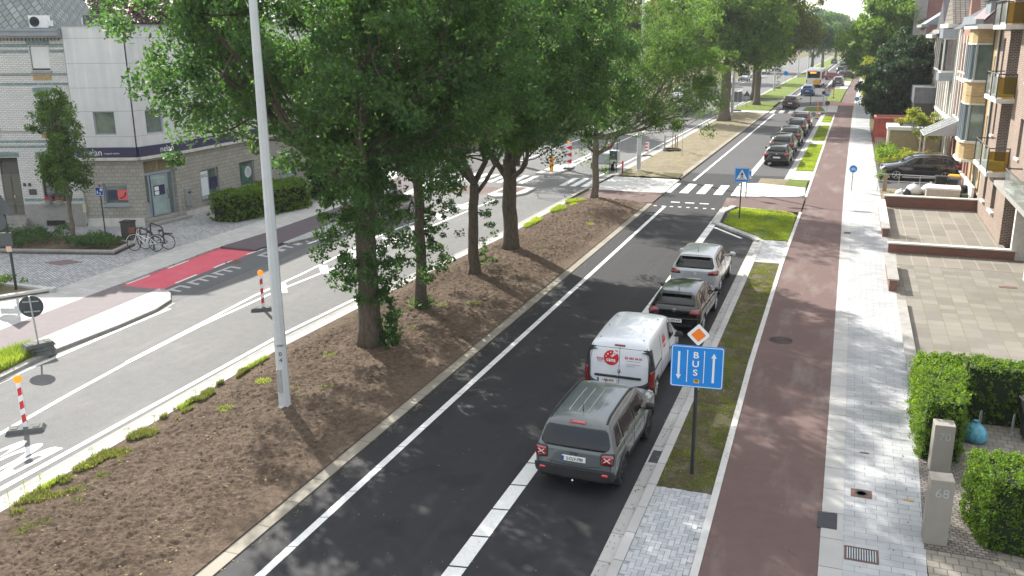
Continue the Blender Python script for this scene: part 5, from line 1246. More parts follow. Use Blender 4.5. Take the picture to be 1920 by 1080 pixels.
# upper floors
b=MB(); uo=[(-1.86,-.85,4.50,5.60)]; facade_mb(b,2.82,3.9,Zr,uo,.2,-.06,-2.82)
sub(b,c2,a2); facade_mb(b,L2,3.9,Zr,[(.7,1.8,4.45,5.6)],.2,-.06,0); sub(b,e2,a3); facade_mb(b,L3,3.9,Zr,[(1.5,2.7,4.45,5.6),(4.6,5.8,4.45,5.6),(8,9.2,4.45,5.6)],.2,-.06,0)
b.M=None; b.build('clad_wall',M_panel,t)
for o_,an,Lw,off in ((Vector((-2.82,0)),0,2.82,0),(c2,a2,L2,0),(e2,a3,L3,0)):
    b=sub(MB(),o_,an)
    for zz in (9.0,7.85,6.72,5.62,4.42):
        ua=0
        b.box(0,-.064,zz-.008,Lw,-.055,zz+.008)
    for u in ([.0] if Lw<3 else [.0,2.2,4.4,6.6,8.8,11]): b.box(u-.010,-.066,3.9,u+.010,-.05,Zr)
    b.build('panel_joints',M_stoneg,t)
    b=sub(MB(),o_,an); b.box(0,-.16,3.42,Lw+.03,-.02,3.90); b.build('sign_band',M_navy,t)
    b=sub(MB(),o_,an); b.box(0,-.22,3.28,Lw+.05,.1,3.42); b.build('white_band',M_stone,t)
    b=sub(MB(),o_,an); b.box(0,-.12,Zr,Lw+.04,.25,Zr+.06); b.build('roof_edge',M_zinc,t)
w_=window(t,-1.86,-.85,4.50,5.60,.08,M_frg,M_wing)
def wsub(o_,an,*a,**k):
    e=bpy.data.objects.new('window_group',None)
    n0=set(bpy.data.objects); w=window(t,*a,**k); M=Matrix.Translation((o_.x,o_.y,0))@Matrix.Rotation(an,4,'Z')
    bpy.data.objects.remove(e)
    w.data.transform(M)
    for ch in w.children: ch.data.transform(M)
    return w
wsub(c2,a2,.7,1.8,4.45,5.6,d=.08,fm=M_frg,gm=M_wing)
for a in (1.5,4.6,8): wsub(e2,a3,a,a+1.2,4.45,5.6,d=.08,fm=M_frg,gm=M_wing)
w=window(t,-1.86,-.66,1.10,2.15,.12,M_frg,M_wing,sill=M_frg)
b=MB(); b.box(-1.70,.10,1.30,-1.22,.115,1.80); b.build('navy_poster',M_navy,w)
b=MB(); b.box(-1.22,.10,1.30,-.72,.115,1.80); b.build('coral_poster',plain('coral',(.80,.14,.13),.5),w)
b=MB(); b.tube([(-1.12+.0,.095,1.40),(-.98,.095,1.42),(-.86,.095,1.52),(-.82,.095,1.70)],.028,6); b.build('poster_curve',M_navy,w)
for a in (1.66,5.19,9.5): wsub(e2,a3,a,a+1.5,.72,2.18,d=.12,fm=M_frg,gm=M_wing,sill=M_frg,split=2 if a<2 else 1)
b=sub(MB(),e2,a3); b.box(1.74,.07,.80,2.35,.085,2.1); pz=b.build('white_poster',M_sgw,t)
b=sub(MB(),e2,a3); b.box(2.5,.07,1.1,3.15,.085,1.7); b.build('navy_poster',M_navy,t)
Mp=Matrix.Translation((e2.x,e2.y,0))@Matrix.Rotation(a3,4,'Z')@Matrix.Translation((2.05,.062,1.85))@Matrix.Rotation(PI/2,4,'X'); lettering('NXG',.26,Mp,M_navy,pz)
b=sub(MB(),e2,a3); b.box(5.5,.08,1.0,6.1,.09,1.9); b.build('green_poster',plain('poster_green',(.05,.16,.13),.5),t)
b=sub(MB(),e2,a3); b.lathe([(.32,0.07),(.32,.078),(.26,.078),(.26,.07)],(6.1,0,1.5),'y',20); b.build('poster_arc',M_sgw,t)
# entrance
b=sub(MB(),c2,a2); 
for x0,x1,z0,z1 in ((.28,.36,.3,2.5),(2.2,2.28,.3,2.5),(.28,2.28,2.42,2.55),(.66,.76,.3,2.42),(1.82,1.92,.3,2.42),(.28,.70,.3,1.1),(.36,.7,1.0,1.08)): b.box(x0,.22,z0,x1,.30,z1)
b.build('entrance_frame',M_frg,t)
b=sub(MB(),c2,a2); b.box(.30,.28,.32,2.26,.295,2.42); b.build('entrance_glass',M_wing,t)
b=sub(MB(),c2,a2); 
for x0,x1,z0,z1 in ((.80,.88,.34,2.4),(1.70,1.78,.34,2.4),(.88,1.70,.34,.46),(.88,1.70,2.3,2.4)): b.box(x0,.17,z0,x1,.215,z1)
dr=b.build('door',M_frg,t); b=sub(MB(),c2,a2); b.box(.88,.19,.46,1.70,.205,2.3); b.build('door_pane',glassm('door_glass',(.25,.32,.31)),dr)
b=sub(MB(),c2,a2); b.box(.94,.175,1.35,1.64,.188,1.85); b.build('notice_board',M_navy,dr); b=sub(MB(),c2,a2); b.box(.98,.17,1.60,1.25,.174,1.80); b.box(.98,.17,1.38,1.25,.174,1.56); b.build('notice_sheet',M_sgw,dr)
b=sub(MB(),c2,a2); b.tube([(1.74,.16,1.1),(1.74,.10,1.15),(1.74,.10,1.55),(1.74,.16,1.6)],.018,6); b.build('handle',M_chr,dr)
b=sub(MB(),c2,a2); 
for k in range(25): x=.32+k*.08; b.box(x,.2,2.56,x+.035,.23,3.14)
b.box(1.25,.17,2.55,1.31,.24,3.15); b.build('ventilation_slats',M_woodl,t)
b=sub(MB(),c2,a2); b.box(.28,.24,2.55,2.28,.33,3.15); b.build('transom_panel',M_frd,t)
b=sub(MB(),c2,a2); b.box(.0,-.55,-.1,2.6,.34,.14); b.box(.1,-.25,.14,2.5,.34,.29); b.build('door_step',M_stoneg,t)
b=sub(MB(),c2,a2); b.tube([(2.1,-.3,.14),(2.1,-.3,1.05),(2.1,.0,1.05)],.02,6); b.build('handrail',M_galv,t)
b=sub(MB(),e2,a3); b.box(.25,-.16,.55,.62,.0,1.45); b.box(.28,-.19,1.40,.60,.0,1.47); mb_=b.build('letter_box',M_galv,t,bevel=.01); b=sub(MB(),e2,a3); b.box(.32,-.165,1.2,.56,-.15,1.28); b.build('slot',M_blk,mb_)
b=MB(); roof=[(-2.82,.05),(0,.05)]; r1=Mp; pts=[(-2.82,.2),(0,.2),(e2.x-.2,e2.y),(e2.x+math.cos(a3)*L3-.2,e2.y+math.sin(a3)*L3),(-9,e2.y+L3),(-2.82,12)]; b.prism(pts,9.3,9.5); b.build('roof',M_zinc,t)
b=MB(); b.prism([(p[0]*.985,p[1]*.99+.15) for p in pts],-.1,9.3)
bk=MB(); bk.poly([(-2.82,.25,-.1),(-2.82,12,-.1),(-2.82,12,9.5),(-2.82,.25,9.5)]); bk.build('party_wall',M_bkR2,t)
# interior core so openings look dark
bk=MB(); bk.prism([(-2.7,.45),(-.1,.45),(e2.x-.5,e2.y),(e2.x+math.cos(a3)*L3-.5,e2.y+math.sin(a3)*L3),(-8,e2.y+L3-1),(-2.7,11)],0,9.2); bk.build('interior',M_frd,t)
Mb=lambda x,ang,o_,y,z: Matrix.Translation((o_.x,o_.y,0))@Matrix.Rotation(ang,4,'Z')@Matrix.Translation((x,y,z))@Matrix.Rotation(PI/2,4,'X')
lettering('nelan',.42,Mb(-2.05,0,Vector((0,0)),-.166,3.66),M_sgw,t,'sign_lettering'); lettering('vastgoed wielrijn',.11,Mb(-1.15,0,Vector((0,0)),-.166,3.62),M_sgw,t,'sign_lettering')
lettering('nelan',.42,Mb(1.75,a2,c2,-.166,3.66),M_sgw,t,'sign_lettering'); lettering('vastgoed wielrijn',.11,Mb(.9,a3,e2,-.166,3.66),M_sgw,t,'sign_lettering')
# roof things
b=MB(); b.box(-2.3,1.2,9.5,-1.35,2.2,10.05); ch=b.build('roof_chimney',plain('chimney_dark',(.10,.10,.10),.8),t); b=MB(); b.box(-2.36,1.14,10.05,-1.29,2.26,10.10); b.build('cap',M_stoneg,ch)
b=MB(); b.tube([(-2.42,1.4,9.5),(-2.42,1.4,9.85),(-2.34,1.4,10.0)],.04,6); b.build('vent_pipe',M_wht,t)
b=MB(); b.tube([(.05,.4,9.5),(.05,.4,10.05)],.02,5); b.box(-.05,.3,9.88,.35,.34,9.91); b.box(-.15,.3,9.75,.2,.33,9.77); b.build('antenna',M_galv,t)
b=MB(); b.tube([(-2.80,-.10,.2),(-2.80,-.10,2.0),(-2.84,-.08,3.3)],.035,7); b.build('downpipe',M_galv,t); b=MB(); b.box(-2.9,-.15,.75,-2.75,-.02,1.15); b.build('meter_box',plain('cream',(.55,.5,.36),.6),t)
# ---- left: glazed brick town house --------------------------------
Wd=12.0; Ob=P1-u1*(2.84+Wd)
t=thing('town_house','white and turquoise glazed brick town house with grey cornice, next to the corner building','building',(Ob.x,Ob.y,.1),A1); W0=Wd+2.84
bays=[W0-4.46,W0-7.35,W0-10.3]
ops=[];
for a in bays: ops+= [(a,a+.86,7.55,8.66),(a,a+.9,4.9,6.5)]
ops+=[(W0-4.78,W0-3.68,1.28,3.45),(W0-6.72,W0-5.80,.62,3.45),(W0-9.8,W0-8.6,1.28,3.45)]
b=MB(); facade_mb(b,Wd,1.15,9.15,ops,.18); b.build('wall',M_bkW,t)
b=MB(); facade_mb(b,Wd,-.1,1.15,[(W0-6.72,W0-5.80,.60,1.16),(W0-4.82,W0-3.89,.06,.34)],.16,-.03); b.box(W0-4.95,-.12,1.1,W0-3.5,.0,1.2); b.build('stone_base',M_stoneg,t)
b=MB()
for z0 in (7.30,6.85,8.35,8.62,4.15,3.9,1.3): 
    cuts=[0]+sorted(sum([[o[0]-.06,o[1]+.06] for o in ops if o[2]<z0+.13 and o[3]+.02>z0],[]))+[Wd]
    for p,q in zip(cuts[::2],cuts[1::2]):
        if q>p: b.box(p,-.008,z0,q,.004,z0+.13)
b.build('turquoise_brick_bands',M_bkT,t)
for o in ops:
    if o[3]<9 : 
        b=MB(); n=12
        for k in range(n):
            uu=o[0]-.12+(o[1]-o[0]+.24)*k/n; hh=.03*math.sin(PI*(k+.5)/n); b.box(uu+.006,-.02,o[3]+.02+hh,uu+(o[1]-o[0]+.24)/n-.006,.004,o[3]+.24+hh)
        b.build('window_arch',M_bkT,t)
b=MB()
for a in bays: 
    b.box(a-.03,-.05,7.42,a+.92,.1,7.53); b.box(a-.03,-.05,4.77,a+.95,.1,4.88)
b.box(0,-.035,7.34,Wd,.0,7.40); b.box(0,-.035,4.66,Wd,.0,4.72); b.build('sill_bands',M_stoneg,t)
for a in bays:
    window(t,a,a+.86,7.55,8.66,.14,M_frd,M_win,shutter=.92)
    window(t,a,a+.9,4.9,6.5,.14,M_frd,M_win,shutter=.22 if a==bays[0] else .95,split=1 if a!=bays[0] else 2)
b=MB()
for a in bays:
    b.box(a,-.02,7.10,a+.86,.005,7.32); b.box(a,-.02,4.38,a+.9,.005,4.6)
b.build('ochre_tile_panels',plain('ochre',(.38,.25,.10),.6,var=.3,scale=9),t)
w=window(t,W0-4.78,W0-3.68,1.28,3.45,.15,M_frd,M_win,split=2,hs=(.62,),fw_=.08); window(t,W0-9.8,W0-8.6,1.28,3.45,.15,M_frd,M_win,split=2,hs=(.62,),fw_=.08)
b=MB(); b.box(W0-6.72,.10,2.62,W0-5.80,.16,3.45); b.build('fanlight',M_carg,t)
b=MB(); b.box(W0-6.72,.08,.60,W0-6.27,.15,2.55); b.box(W0-6.25,.08,.60,W0-5.80,.15,2.55); b.box(W0-6.74,.05,2.55,W0-5.78,.16,2.63)
for k in (0,1):
    x0=W0-6.68+k*.47; b.box(x0,.06,.7,x0+.37,.085,1.3); b.box(x0,.06,1.4,x0+.37,.085,2.45)
dd=b.build('double_door',plain('door_olive',(.13,.12,.095),.5),t); b=MB(); b.tube([(W0-6.2,.05,1.45),(W0-6.2,.02,1.5),(W0-6.2,.05,1.6)],.02,5); b.build('handle',M_chr,dd)
b=MB()
for k in range(4): b.box(W0-7.0,-.15-.28*(3-k)-.2,-.1,W0-5.55,-.028,.0+.14*k+.04) if False else b.box(W0-7.0+.04*k,-.95+.24*k,-.1+.14*k,W0-5.55-.04*k,-.03,.04+.14*k)
b.build('steps',M_stoneg,t)
b=MB(); b.box(0,-.42,9.12,Wd,.2,9.34); b.box(0,-.50,9.34,Wd,.25,9.44); b.build('gutter_cornice',M_zinc,t)
b=MB(); b.box(0,-.28,9.02,Wd,.0,9.12)
for k in range(70): b.box(k*.17+.03,-.14,8.9,k*.17+.11,.0,9.02)
b.build('cornice_brackets',M_stoneg,t)
b=MB(); b.poly([(0,.2,9.42),(Wd-.6,.2,9.42),(Wd-1.9,2.2,11.9),(0,2.2,11.9)]); b.poly([(Wd-.6,.2,9.42),(Wd-.6,6,9.42),(Wd-1.9,6,11.9),(Wd-1.9,2.2,11.9)]); b.poly([(0,.2,9.42),(0,6,9.42),(Wd,6,9.42),(Wd,.2,9.42)])
rf=b.build('mansard_roof',pavers('zinc_shingles',(.22,.24,.235),(.34,.36,.35),(.08,.09,.09),.30,.30,.5,.02,coord='UV',bump=1.0,rot=.785),t)
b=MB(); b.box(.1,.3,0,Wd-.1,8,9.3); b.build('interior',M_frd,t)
b=MB()
for sx in (.36,.12): b.box(W0-5.32-sx,-.04,2.05,W0-5.2-sx,.0,2.2)
b.box(W0-5.45,-.035,1.62,W0-5.1,.0,1.9); b.build('name_plates',M_frd,t)
b=MB(); b.box(W0-4.8,.05,.08,W0-3.9,.12,.3)
for k in range(8): x=W0-4.8+k*.12; b.box(x,-.03,.07,x+.02,.0,.33)
b.build('cellar_grille',M_frd,t)
# flower tubs on the sill
for k,(uu,lab_) in enumerate(((W0-4.5,'left'),(W0-3.95,'right'))):
    wx=Ob+u1*uu+Vector((math.sin(A1),-math.cos(A1)))*.22
    ft=thing('flower_pot','%s one of two grey pots of pink flowers on the sill of the town house'%lab_,'flower pot',(wx.x,wx.y,1.30),A1,'flower pots on the window sill'); b=MB(); b.lathe([(.12,0),(.18,.2),(.2,.22),(.16,.2)],n=12); b.build('pot',M_stoneg,ft)
    crownobj(leafmesh(np.array([[0,0,.3],[.12,0,.28],[-.12,.02,.28]]),np.array([.12,.1,.1]),26,.07,70+k),plain('pink_petals%d'%k,(.6,.05,.12),.6),ft,'flowers'); crownobj(leafmesh(np.array([[0,0,.24],[.1,0,.2],[-.1,.02,.2]]),np.array([.12,.1,.1]),20,.07,75+k),M_hedge,ft,'leaves')
# air conditioner on the roof edge
ac=Ob+u1*(W0-4.4)+Vector((-math.sin(A1),math.cos(A1)))*.35
t=thing('air_conditioner','white air conditioning unit with a round fan on the town house gutter','air conditioner',(ac.x,ac.y,9.56),A1)
b=MB(); b.box(0,-.15,.02,.86,.18,.58); b.build('case',M_wht,t,bevel=.015); b=MB(); b.lathe([(.23,-.155),(.23,-.17),(.205,-.17),(.205,-.157)],(.27,0,.3),'y',24)
for k in range(3): b.lathe([(.16-.05*k,-.165),(.16-.05*k,-.172),(.15-.05*k,-.172),(.15-.05*k,-.165)],(.27,0,.3),'y',20)
b.lathe([(.03,-.16),(.03,-.175)],(.27,0,.3),'y',10); b.build('fan_grille',M_dkmet,t); b=MB(); b.box(.05,-.12,-.1,.1,.15,.02); b.box(.76,-.12,-.1,.81,.15,.02); b.build('bracket',M_galv,t); b=MB(); b.box(.86,-.05,.1,1.0,.12,.35); b.build('pipe_cover',M_wht,t)
# ---- plain houses in depth, left far side (seen only through foliage gaps)
def block(name,label,x0,y0,ang,W,D,H,wall,roof,ops_rows,u_start=.8,uw=1.1,gap=1.9,sillm=M_stone,gm=None):
    t=thing(name,label,'building',(x0,y0,.1),ang); ops=[]
    for (z0,z1) in ops_rows:
        u=u_start
        while u+uw<W-.3: ops.append((u,u+uw,z0,z1)); u+=gap
    b=MB(); facade_mb(b,W,-.1,H,ops,.16)
    b.poly([(0,D,-.1),(0,0,-.1),(0,0,H),(0,D,H)]); b.poly([(W,0,-.1),(W,D,-.1),(W,D,H),(W,0,H)]); b.poly([(W,D,-.1),(0,D,-.1),(0,D,H),(W,D,H)]); b.build('wall',wall,t)
    for o in ops: window(t,*o,.12,gm,M_win,sill=sillm)
    b=MB(); b.box(-.02,-.35,H,W+.02,.1,H+.25); b.build('cornice',M_frw,t)
    b=MB(); b.poly([(0,-.1,H+.2),(W,-.1,H+.2),(W,D/2,H+D*.32),(0,D/2,H+D*.32)]); b.poly([(W,D,H+.2),(0,D,H+.2),(0,D/2,H+D*.32),(W,D/2,H+D*.32)])
    b.poly([(0,D,H+.19),(0,-.1,H+.19),(0,D/2,H+D*.32)]); b.poly([(W,-.1,H+.19),(W,D,H+.19),(W,D/2,H+D*.32)]); b.build('roof',roof,t)
    return t
for k,(y0,W,H,wl) in enumerate(((72,9,8.5,M_bkR),(82,8,9.5,M_bkY),(91,10,8,M_bkA),(102,9,10,M_bkR2),(112,12,8.6,M_bkW),(125,10,9.6,M_bkR))):
    block('row_house','%s house in the row behind the left pavement trees'%['red brick corner','yellow brick','pale brick','tall dull red brick','white brick','last red brick'][k],-38-.02*k,y0,R_(88),W,9,H,wl,M_slate,((1.1,2.7),(4.0,5.7),(6.6,8.0)))
# ================================================================ right-hand houses (local u runs toward the camera)
XF=6.85
def house(name,label,Yn,Yf,x=XF): return thing(name,label,'house',(x,Yf,.1),R_(-90)),Yf-Yn
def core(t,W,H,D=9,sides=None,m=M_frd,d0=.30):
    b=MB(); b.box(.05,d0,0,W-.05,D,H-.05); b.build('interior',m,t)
def sidewalls(t,W,H,wall,D=9,z0=-.1):
    b=MB(); b.poly([(0,D,z0),(0,0,z0),(0,0,H),(0,D,H)]); b.poly([(W,0,z0),(W,D,z0),(W,D,H),(W,0,H)]); b.build('party_wall',wall,t)
# A: large pinkish brick apartment house with recessed balcony bays, nearest
t,W=house('apartment_house','pinkish brick apartment house with glass balconies, nearest on the right',30.0,52.0); H=12.6
ops=[(1.6,2.5,.95,2.4),(4.4,5.6,.95,2.4)]; ups=[(1.0,1.6,4.1,5.6),(1.0,1.6,7.0,8.7)]
b=MB(); facade_mb(b,8.2,-.1,2.75,ops,.28,-.12,0); b.poly([(0,9,-.1),(0,0,-.1),(0,0,H),(0,9,H)]); facade_mb(b,2.8,2.75,H,ups,.28,0,0); b.build('far_wall',M_bkA,t)
for o in ops: window(t,*o,.1,M_frd,M_win,sill=M_stone,sd=.26)
for o in ups: window(t,*o,.22,M_frd,M_win,sill=M_stone,sd=.12)
nops=[(8.6,9.4,3.9,5.5),(12.6,14.0,3.9,5.5),(8.6,9.4,7.0,8.6),(12.6,14.0,7.0,8.6)]
b=MB(); facade_mb(b,16,2.9,H,nops,.22,0,6.0); facade_mb(b,13.6,-.1,2.62,[(11.2,14.4,.12,2.35),(16.2,19.4,.12,2.35)],.22,.42,8.4); b.poly([(22.003,0,-.1),(22.003,9,-.1),(22.003,9,H),(22.003,0,H)]); b.build('near_wall',M_bkA,t)
for o in nops: window(t,*o,.16,M_frg,M_win,sill=M_stone)
# recess returns along the street: their shade is painted in as darker brick
b=MB(); b.poly([(2.8,0,2.75),(2.8,1.5,2.75),(2.8,1.5,H),(2.8,0,H)]); b.poly([(6.0,1.5,2.75),(6.0,0,2.75),(6.0,0,H),(6.0,1.5,H)]); b.poly([(2.8,1.5,2.75),(6.0,1.5,2.75),(6.0,1.5,H),(2.8,1.5,H)])
b.poly([(8.2,-.12,-.1),(8.2,.42,-.1),(8.2,.42,2.62),(8.2,-.12,2.62)]); b.build('recess_wall',M_bkD,t)
for zz in (3.0,6.15,9.3):
    window(t,3.2,5.6,zz+.1,zz+2.2,1.42,M_frw,M_win,split=2,name='balcony_door')
    sl=MB(); sl.box(2.4,-.85,zz-.2,7.2,1.5,zz) if zz<4 else sl.box(2.5,-.75,zz-.2,6.4,1.5,zz); s_=sl.build('balcony',M_stone,t,bevel=.02)
    u1_=7.1 if zz<4 else 6.3; dd_=-.82 if zz<4 else -.72
    b=MB(); b.box(2.5,dd_,zz+.06,u1_,dd_+.02,zz+.92); b.build('front_glass',M_gclr,s_); b=MB(); b.box(u1_-.03,dd_+.02,zz+.06,u1_-.01,-.02,zz+.92); b.build('end_glass',M_gyel,s_)
    b=MB(); b.box(u1_-.9,dd_+.25,zz+.005,u1_-.1,-.05,zz+.04); b.build('floor_mat',plain('amber_mat_%d'%int(zz*10),(.50,.30,.04),.6),s_); b=MB(); b.box(u1_-.35,dd_+.03,zz+.1,u1_-.2,dd_+.05,zz+.9); b.build('yellow_strip',M_yel,s_)
    b=MB()
    for u in (2.5,(2.5+u1_)/2,u1_): b.box(u-.02,dd_-.04,zz,u+.02,dd_+.01,zz+1.02)
    b.box(u1_-.02,-.04,zz,u1_+.02,0.0,zz+1.02); b.tube([(2.5,0,zz+1.05),(2.5,dd_,zz+1.05),(u1_,dd_,zz+1.05),(u1_,0,zz+1.05)],.028,6); b.build('railing',M_frd,s_)
g=MB(); g.box(11.2,.58,.1,14.4,.63,2.35); gg=g.build('garage_door',plain('garage_grey',(.20,.19,.20),.5,0,.06,2),t)
g=MB(); 
for k in range(1,5): g.box(11.2,.572,.1+k*.45,14.4,.579,.11+k*.45)
g.build('door_grooves',M_frd,gg); g=MB(); g.box(16.2,.58,.1,19.4,.63,2.35); g.build('garage_door',plain('garage_grey2',(.20,.19,.20),.5),t)
g=MB(); g.box(10.9,-.1,-.1,11.2,.42,2.6); g.build('concrete_pier',M_stone,t); g=MB(); g.box(14.4,-.1,-.1,14.7,.42,2.6); g.build('concrete_pier',M_stone,t); g=MB(); g.box(8.0,-.62,2.62,16.4,.42,2.80); g.build('canopy_slab',M_stoneg,t)
g=MB(); g.box(10.6,-.60,2.8,16.3,-.57,3.6); g.build('terrace_glass',M_gclr,t); g=MB(); g.tube([(10.6,0,3.65),(10.6,-.6,3.65),(16.3,-.6,3.65)],.03,6); g.build('terrace_rail',M_frd,t)
b=MB(); b.box(11.2,-.45,2.8,12.2,-.2,3.05); pt=b.build('planter_box',M_wht,t); crownobj(leafmesh(np.array([[11.5,-.32,3.2],[11.9,-.32,3.22]]),np.array([.22,.22]),60,.1,5),M_hedge,pt,'leaves')
g=MB(); g.box(-.02,-.25,9.25,2.7,-.003,9.45); g.build('cornice_ledge',M_stone,t)
core(t,22,H,9,d0=1.9)
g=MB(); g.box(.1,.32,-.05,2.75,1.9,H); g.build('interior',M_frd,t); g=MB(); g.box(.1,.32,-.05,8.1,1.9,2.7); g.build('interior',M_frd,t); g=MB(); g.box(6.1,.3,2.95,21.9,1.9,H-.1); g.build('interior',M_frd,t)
g=MB(); g.tube([(.12,-.06,0),(.12,-.06,9.2)],.045,7); g.build('downpipe',M_frd,t); b=MB(); b.box(0,-.4,H,22,9,H+.2); b.build('roof',M_zinc,t)
# B: yellow brick house with stacked bay windows
t,W=house('bay_window_house','yellow brick house with stacked rounded bay windows','52','58') if False else (thing('bay_window_house','yellow brick house with stacked rounded bay windows','house',(XF,58,.1),R_(-90)),6.0)
H=9.2
ops=[(4.3,5.1,.8,2.3),(4.5,4.95,3.4,4.8),(4.5,4.95,6.1,7.8),(.5,1.5,.1,2.2),(2.0,3.6,.6,2.1)]
b=MB(); facade_mb(b,W,-.1,H,ops,.18); b.build('wall',M_bkY,t)
window(t,*ops[0],.12,M_frw,M_win,sill=M_stone); window(t,*ops[1],.12,M_frw,M_win); window(t,*ops[2],.12,M_frw,M_win,sill=M_stone); window(t,*ops[4],.12,M_frw,M_win,split=2,sill=M_stone)
g=MB(); g.box(.5,.1,.1,1.5,.15,2.2); g.build('front_door',M_frw,t)
for zz0,zw0,zw1,zz1 in ((2.35,3.35,5.25,5.7),(5.72,6.55,8.35,9.15)):
    bay=[(.5,0),(.8,-.75),(1.2,-.95),(2.9,-.95),(3.3,-.75),(3.6,0)]
    g=MB(); g.prism(bay,zz0,zw0-.12); bb=g.build('bay_window',M_bkY,t); g=MB(); g.prism(bay,zw1+.08,zz1); g.build('bay_head',M_bkY,bb)
    g=MB(); g.prism([((x-2.05)*1.07+2.05,y*1.1) for x,y in bay],zw0-.12,zw0); g.prism([((x-2.05)*1.03+2.05,y*1.03) for x,y in bay],zw1,zw1+.08); g.build('bay_ledge',M_stone,bb)
    g=MB(); g.prism([((x-2.05)*.95+2.05,y*.94) for x,y in bay],zw0,zw1); g.build('bay_glass',M_wing,bb)
    g=MB()
    for x,y in bay[1:5]+[(2.05,-.95)]: g.box(x-.05,y-.02,zw0,x+.05,y+.08,zw1)
    g.build('bay_frame',M_frg,bb)
g=MB(); g.prism([(.4,0),(.7,-.85),(1.2,-1.05),(2.9,-1.05),(3.4,-.85),(3.7,0)],2.22,2.36); g.build('bay_base',M_stone,t)
g=MB(); g.box(-.05,-1.15,9.15,W+.05,.1,9.38); g.build('white_eaves',M_frw,t); g=MB(); g.box(-.05,-1.25,9.38,W+.05,-.9,9.62); g.build('gutter',M_zinc,t)
g=MB(); g.poly([(0,-.95,9.5),(W,-.95,9.5),(W,1.6,12.2),(0,1.6,12.2)]); g.poly([(W,-.95,9.38),(W,6,9.38),(W,6,12.2),(W,1.6,12.2)]); g.poly([(0,6,9.4),(0,-.95,9.4),(0,1.6,12.2),(0,6,12.2)]); g.build('mansard_roof',plain('purple_roof',(.16,.115,.12),.7,var=.15,scale=5),t)
g=MB(); g.box(3.6,-.6,9.6,5.6,1.2,10.5); dm=g.build('dormer',M_zinc,t); g=MB(); g.box(3.5,-.75,10.5,5.7,1.3,10.6); g.build('dormer_roof',M_frd,dm)
g=MB(); g.tube([(5.9,-.08,0),(5.9,-.08,9.2)],.05,7); g.build('downpipe',M_stone,t); g=MB(); g.tube([(4.1,-.08,2.3),(4.1,-.08,9.2)],.04,7); g.build('downpipe',M_frd,t)
core(t,W,H)
# C: red brick house with white arches and green window trim
t=thing('arched_house','red brick house with white arched lintels and green sills','house',(XF,64.5,.1),R_(-90)); W=6.5; H=9.6
ops=[]
for u in (.5,1.95,3.4,4.85): ops+=[(u,u+.95,3.6,5.6)]
ops+=[(.5,1.5,.2,2.6),(2.4,3.3,.8,2.7),(3.9,4.8,.8,2.7),(5.2,6.0,.8,2.7)]
b=MB(); facade_mb(b,W,-.1,6.6,ops,.22); b.build('wall',M_bkR,t)
for o in ops: window(t,*o,.16,M_frw,M_win,sill=M_stone,sd=.12)
g=MB()
for o in ops[:4]+ops[5:]:
    for k in range(7):
        a0,a1=PI*k/7,PI*(k+1)/7; cx=(o[0]+o[1])/2; r0,r1=.46,.68
        q=[(cx+r0*math.cos(a0),o[3]-.02+.4*r0*math.sin(a0)),(cx+r1*math.cos(a0),o[3]-.02+.6*r1*math.sin(a0)),(cx+r1*math.cos(a1),o[3]-.02+.6*r1*math.sin(a1)),(cx+r0*math.cos(a1),o[3]-.02+.4*r0*math.sin(a1))]
        i=g._a([(x,-.06,z) for x,z in q]+[(x,.01,z) for x,z in q]); 
        for f in ((0,1,2,3),(7,6,5,4),(0,4,5,1),(1,5,6,2),(2,6,7,3),(3,7,4,0)): g.f.append(tuple(i+k_ for k_ in f))
g.build('white_arches',M_stone,t)
g=MB(); 
for u in (1.45,2.9,4.35): g.box(u+.1,-.12,3.5,u+.4,.0,5.65)
g.build('pilasters',M_bkA,t); g=MB(); g.box(0,-.1,3.15,W,.0,3.3); g.box(0,-.12,2.95,W,.0,3.02) ; g.build('string_course',M_stone,t)
g=MB(); 
for u in (.4,1.85,3.3,4.75): g.box(u,-.17,3.42,u+1.15,.0,3.5)
g.build('green_trim',plain('green_trim',(.25,.38,.30),.6),t)
g=MB(); facade_mb(g,W,6.6,H,[(u,u+.5,7.4,9.1) for u in (.6,1.5,2.4,3.6,4.5,5.4)],.15,-.02); g.build('slate_wall',M_slate,t)
g=MB(); g.box(0,-.14,6.5,W,.0,6.7); g.box(0,-.1,6.9,W,-.02,7.3); g.build('zinc_band',M_zinc,t)
for u in (.6,1.5,2.4,3.6,4.5,5.4): window(t,u,u+.5,7.4,9.1,.08,M_frg,M_wing)
g=MB(); g.box(-.05,-.6,H,W+.05,.2,H+.28); g.build('gutter_box',M_zinc,t); g=MB(); g.poly([(0,-.5,H+.25),(W,-.5,H+.25),(W,3.5,12.2),(0,3.5,12.2)]); g.poly([(W,-.5,H+.2),(W,7,H+.2),(W,3.5,12.2)]); g.build('roof',M_slate,t)
core(t,W,H,d0=.35); sidewalls(t,W,H,M_bkR2); g=MB(); g.tube([(.05,-.1,0),(.05,-.1,H)],.05,7); g.build('downpipe',M_frd,t)
g=MB(); g.box(6.0,1.0,10.2,6.6,2.0,13.2); g.build('chimney',M_bkR2,t)
